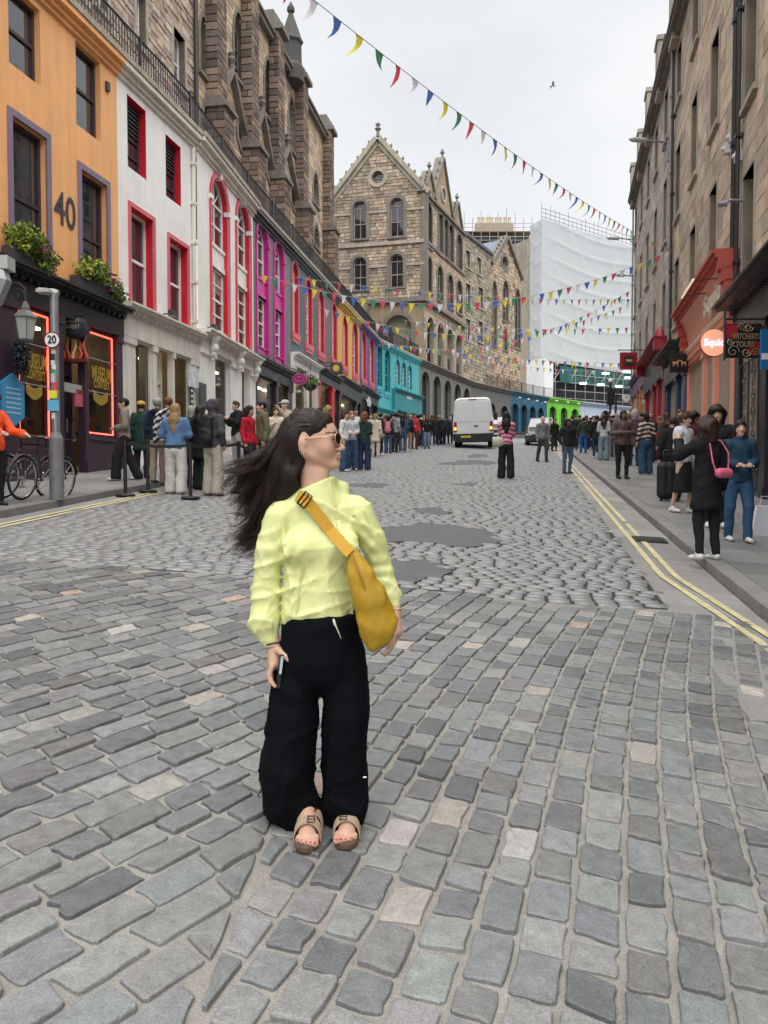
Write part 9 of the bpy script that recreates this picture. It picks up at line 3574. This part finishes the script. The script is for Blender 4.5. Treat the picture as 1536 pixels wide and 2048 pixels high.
guides = [[(612, 836, .0), (575, 862, .0), (535, 900, -.02), (490, 926, -.02), (440, 938, -.02)],
		  [(600, 845, .0), (560, 885, .02), (520, 925, .02), (485, 948, .0), (430, 958, .0)],
		  [(590, 858, .0), (552, 910, .03), (515, 950, .04), (480, 965, .04), (452, 985, .03)],
		  [(585, 870, .02), (552, 940, .05), (522, 1000, .07), (497, 1045, .08), (478, 1058, .08)],
		  [(585, 885, .02), (556, 965, .06), (530, 1030, .08), (510, 1075, .08), (466, 1104, .07)],
		  [(590, 890, .0), (565, 975, .04), (540, 1040, .06), (520, 1085, .07), (490, 1108, .07)],
		  [(600, 900, -.03), (582, 965, -.01), (556, 1025, .01), (535, 1062, .02), (515, 1085, .02)]]
GP = np.array([[q_(*p) for p in g] for g in guides])
def spline(P, t):
	n = len(P) - 1
	x = min(t * n, n - 1e-6)
	i = int(x)
	u = x - i
	p0, p1, p2, p3 = P[max(i - 1, 0)], P[i], P[i + 1], P[min(i + 2, n)]
	return .5 * ((2 * p1) + (-p0 + p2) * u + (2 * p0 - 5 * p1 + 4 * p2 - p3) * u * u + (-p0 + 3 * p1 - 3 * p2 + p3) * u ** 3)
mb = MB()
for lk in range(150):
	a = rng.rand() * (len(guides) - 1.001)
	if a < 2.2 and rng.rand() < .3:
		a = 2.2 + rng.rand() * 3.8
	k = int(a)
	u = a - k
	P = GP[k] * (1 - u) + GP[k + 1] * u
	loff = rng.randn(3) * (.012, .022, .012)
	lph = rng.rand(3) * 6
	ltip = rng.randn(3) * (.022, .03, .02)
	LL_ = .72 + .3 * rng.rand()
	wv = .012 + .022 * rng.rand()
	fq = 5 + 4 * rng.rand()
	for i in range(24):
		off = loff + rng.randn(3) * .0075
		L = LL_ * (.86 + .16 * rng.rand())
		tj = ltip + rng.randn(3) * .008
		ph = rng.rand(3) * 6
		m = 13
		pts = []
		for j in range(m):
			t = j / (m - 1) * L
			p = spline(P, t) + (off - loff) * (1 - .55 * t) + loff * (1 - .3 * t) + tj * t ** 2
			p = p + np.array((math.sin(fq * t + lph[0]), math.sin(fq * .8 * t + lph[1]), math.cos(fq * 1.1 * t + lph[2]))) * wv * t
			p = p + np.array((math.sin(9 * t + ph[0]), math.sin(8 * t + ph[1]), math.cos(9 * t + ph[2]))) * .003 * t
			pts.append(p)
		r0 = .0008 + .0008 * rng.rand()
		mb.tube([Vector(p) for p in pts], [r0 * (1 - .75 * (j / (m - 1)) ** 1.5) for j in range(m)], 3, cap=False)
for i in range(420):
	# combed back over the crown
	s = (rng.rand() * 2 - 1) * .98
	zt = .06 + .07 * math.sqrt(max(0, 1 - s * s)) * (.6 + .4 * rng.rand())
	pts = []
	for j in range(8):
		t = j / 7
		f = .065 - .15 * t
		rr = math.sqrt(max(.05, 1 - ((f + .02) / .108) ** 2))
		pts.append(H_(f, s * .083 * rr, .032 + (.096 * rr) * math.sqrt(max(0, 1 - s * s)) * 1.02 - .0 * t + .0015 * rng.randn()))
	mb.tube([Vector(p) for p in pts], .0014, 3, cap=False)
ho_ = wpart('hair_strands', mb.v, mb.f, M('dark_brown_hair', (.028, .0165, .012), .4, .5, 22, .2, 60, spec=.35), None)
ho_['kind'] = 'stuff'
# --- sandals
SUEDE = M('taupe_suede', (.36, .27, .19), .85, .12, 12, .4, 120, dist=.003)
SOLE = M('cork_sole', (.10, .062, .04), .8, .25, 40, .3, 120)
for toe, heel, sx in ((toeL, heelL, -1), (toeR, heelR, 1)):
	B = SDF(np.minimum(toe, heel) - .08, np.maximum(toe, heel) + .09, .005)
	B.cap(heel + (0, -.03, .012), toe + (0, .045, .012), .036, .045, .01)
	fwd = (toe - heel) / np.linalg.norm(toe - heel)
	X, Yg, Z = np.meshgrid(*B.ax, indexing='ij', sparse=True)
	zp = toe[2] + (Yg - toe[1]) * SY
	B.d = np.maximum(B.d, np.maximum(Z - zp - .026, zp - .004 - Z).astype(np.float32))
	V, Q = B.mesh()
	sd = wpart('sandal', V, Q, SOLE)
	sd['label'] = 'taupe sandal with two buckled straps'
	for yy, zz, w_ in ((.085, .03, .036), (.155, .045, .032)):
		pts = []
		for a in range(13):
			t = math.pi * a / 12
			pts.append(toe + np.array((.05 * math.cos(t), yy - .006 * math.cos(2 * t), .014 + yy * SY + (.05 + zz * .45) * math.sin(t) ** .8)))
		vs, fs = [], []
		for k, p in enumerate(pts):
			for (dy, dr) in ((-w_ / 2, 0), (w_ / 2, .0), (w_ / 2, .004), (-w_ / 2, .004)):
				d = np.array((p[0] - toe[0], 0, p[2] - toe[2])) / .06
				vs.append(p + (0, dy, dy * .35 + 0) + d * dr)
			if k:
				a_, b_ = 4 * (k - 1), 4 * k
				fs += [(a_ + q, b_ + q, b_ + (q + 1) % 4, a_ + (q + 1) % 4) for q in range(4)]
		st = wpart('strap', vs, fs, SUEDE, smooth=False, parent=sd)
		mb = MB()
		c = pts[5 if sx < 0 else 7] + (0, -w_ * .1, .008)
		if True:
			x0 = c + (-.014, -.014, -.003)
			for (u, v) in ((0, 0), (1, 0), (1, 1), (0, 1)):
				pass
			R_ = [c + (-.013, -.016, -.004), c + (.013, -.016, -.004), c + (.013, .014, .006), c + (-.013, .014, .006)]
			mb.tube([Vector(p) for p in R_ + R_[:1]], .0022, 5)
			mb.tube([Vector((R_[0] + R_[3]) / 2), Vector((R_[1] + R_[2]) / 2)], .0016, 4)
		wpart('buckle', mb.v, mb.f, M('dark_bronze', (.06, .04, .025), .35, metal=.6), parent=st)
# --- mustard bag across the body (a thing of its own)
MUST = M('mustard_canvas', (.40, .235, .008), .6, .14, 8, .35, 50, dist=.006)
STRP = M('mustard_webbing', (.50, .27, .02), .75, .08, 20, .5, 200, dist=.002, stretch=(1, 1, 1))
bag = empty('crossbody_bag', tuple(q_(745, 1290, -.1) + G0), 'mustard yellow crossbody bag worn by the woman in lime', 'bag')
B = SDF((-.02, -.36, .62), (.42, .12, 1.2), .006)
B.chain([q_(703, 1104, -.155), q_(722, 1150, -.165), q_(742, 1200, -.155), q_(757, 1250, -.145), q_(752, 1272, -.14)], [.016, .03, .052, .058, .044], .03, (1, .62, 1))
B.chain([q_(712, 1120, -.15), q_(742, 1180, -.14), q_(766, 1225, -.13)], [.014, .026, .032], .025, (1, .7, 1))
B.cap(q_(742, 1240, -.15), q_(746, 1284, -.14), .04, .026, .02, (1, .6, 1))
B.bump(.003, 30, 4, (1.3, 1, .5))
B.bump(.002, 60, 9, (1.6, 1, .3))
V, Q = B.mesh()
def bpart(name, v, f, mat, smooth=True):
	o = bpy.data.objects.new(name, mesh_data(name, np.array(v) + G0, f, mat, None, smooth))
	COL.objects.link(o)
	o.parent = bag
	o.matrix_parent_inverse = WLOC[bag.name].inverted()
	return o
bpart('bag_body', V, Q, MUST)
path = [(596, 990), (604, 995), (615, 1004), (630, 1022), (645, 1040), (660, 1060), (675, 1078), (688, 1090), (699, 1102)]
sp = [surf(*p, off=.012) for p in path]
sp[-1] = q_(701, 1106, -.172)
sp[-2] = (sp[-3] + sp[-1]) / 2 + (0, -.004, 0)
sp = [q_(588, 986, .06), ] + sp
vs, fs = ribbon(sp, .043, STRP, '', None, .003)
bpart('strap', vs, fs, STRP, False)
b0 = (sp[2] + sp[3]) / 2 + (0, -.004, 0)
tv_ = sp[3] - sp[2]
tv_ /= np.linalg.norm(tv_)
nv_ = np.cross(tv_, (0, 1, 0))
nv_ /= np.linalg.norm(nv_)
mb = MB()
R_ = [b0 + tv_ * a * .02 + nv_ * b * .027 for a, b in ((-1, -1), (1, -1), (1, 1), (-1, 1))]
mb.tube([Vector(p) for p in R_ + R_[:1]], .0035, 6)
mb.tube([Vector(b0 - nv_ * .027), Vector(b0 + nv_ * .027)], .003, 6)
bpart('buckle', mb.v, mb.f, M('dark_bronze', (.06, .04, .025), .35, metal=.6))
vs, fs = ribbon([q_(704, 1108, -.186), q_(718, 1145, -.197), q_(736, 1195, -.192), q_(748, 1245, -.184)], .006, MUST, '', None)
bpart('zip', vs, fs, M('mustard_zip', (.28, .15, .01), .5), False)
# --- phone in her right hand
pc = q_(557.5, 1340, -.052)
ph = bpy.data.objects.new('phone', None)
e = empty('phone', tuple(pc + G0), 'phone held low in the right hand of the woman in lime', 'phone')
bpy.data.objects.remove(ph)
ax_, ay_, az_ = Vector((.30, -.95, 0)).normalized(), Vector((.95, .30, .0)).normalized(), Vector((.12, 0, 1)).normalized()
o_ = Vector(pc + G0) - ax_ * .036 - ay_ * .005 - az_ * .062
mb = MB()
mb.box(o_, ax_ * .072, ay_ * .010, az_ * .128)
o = mb.build('case', M('phone_case', (.02, .02, .024), .3), e)
mb = MB()
mb.box(o_ - ay_ * .0015 + ax_ * .004 + az_ * .004, ax_ * .064, ay_ * .001, az_ * .12)
mb.build('screen', M('phone_screen', (.03, .035, .04), .08), e)
mb = MB()
mb.box(o_ + ax_ * .0722 + az_ * .055, ax_ * .001, ay_ * .010, az_ * .068)
mb.build('case_edge', M('mint_case', (.45, .6, .58), .4), e)
print('objects', len(bpy.data.objects))
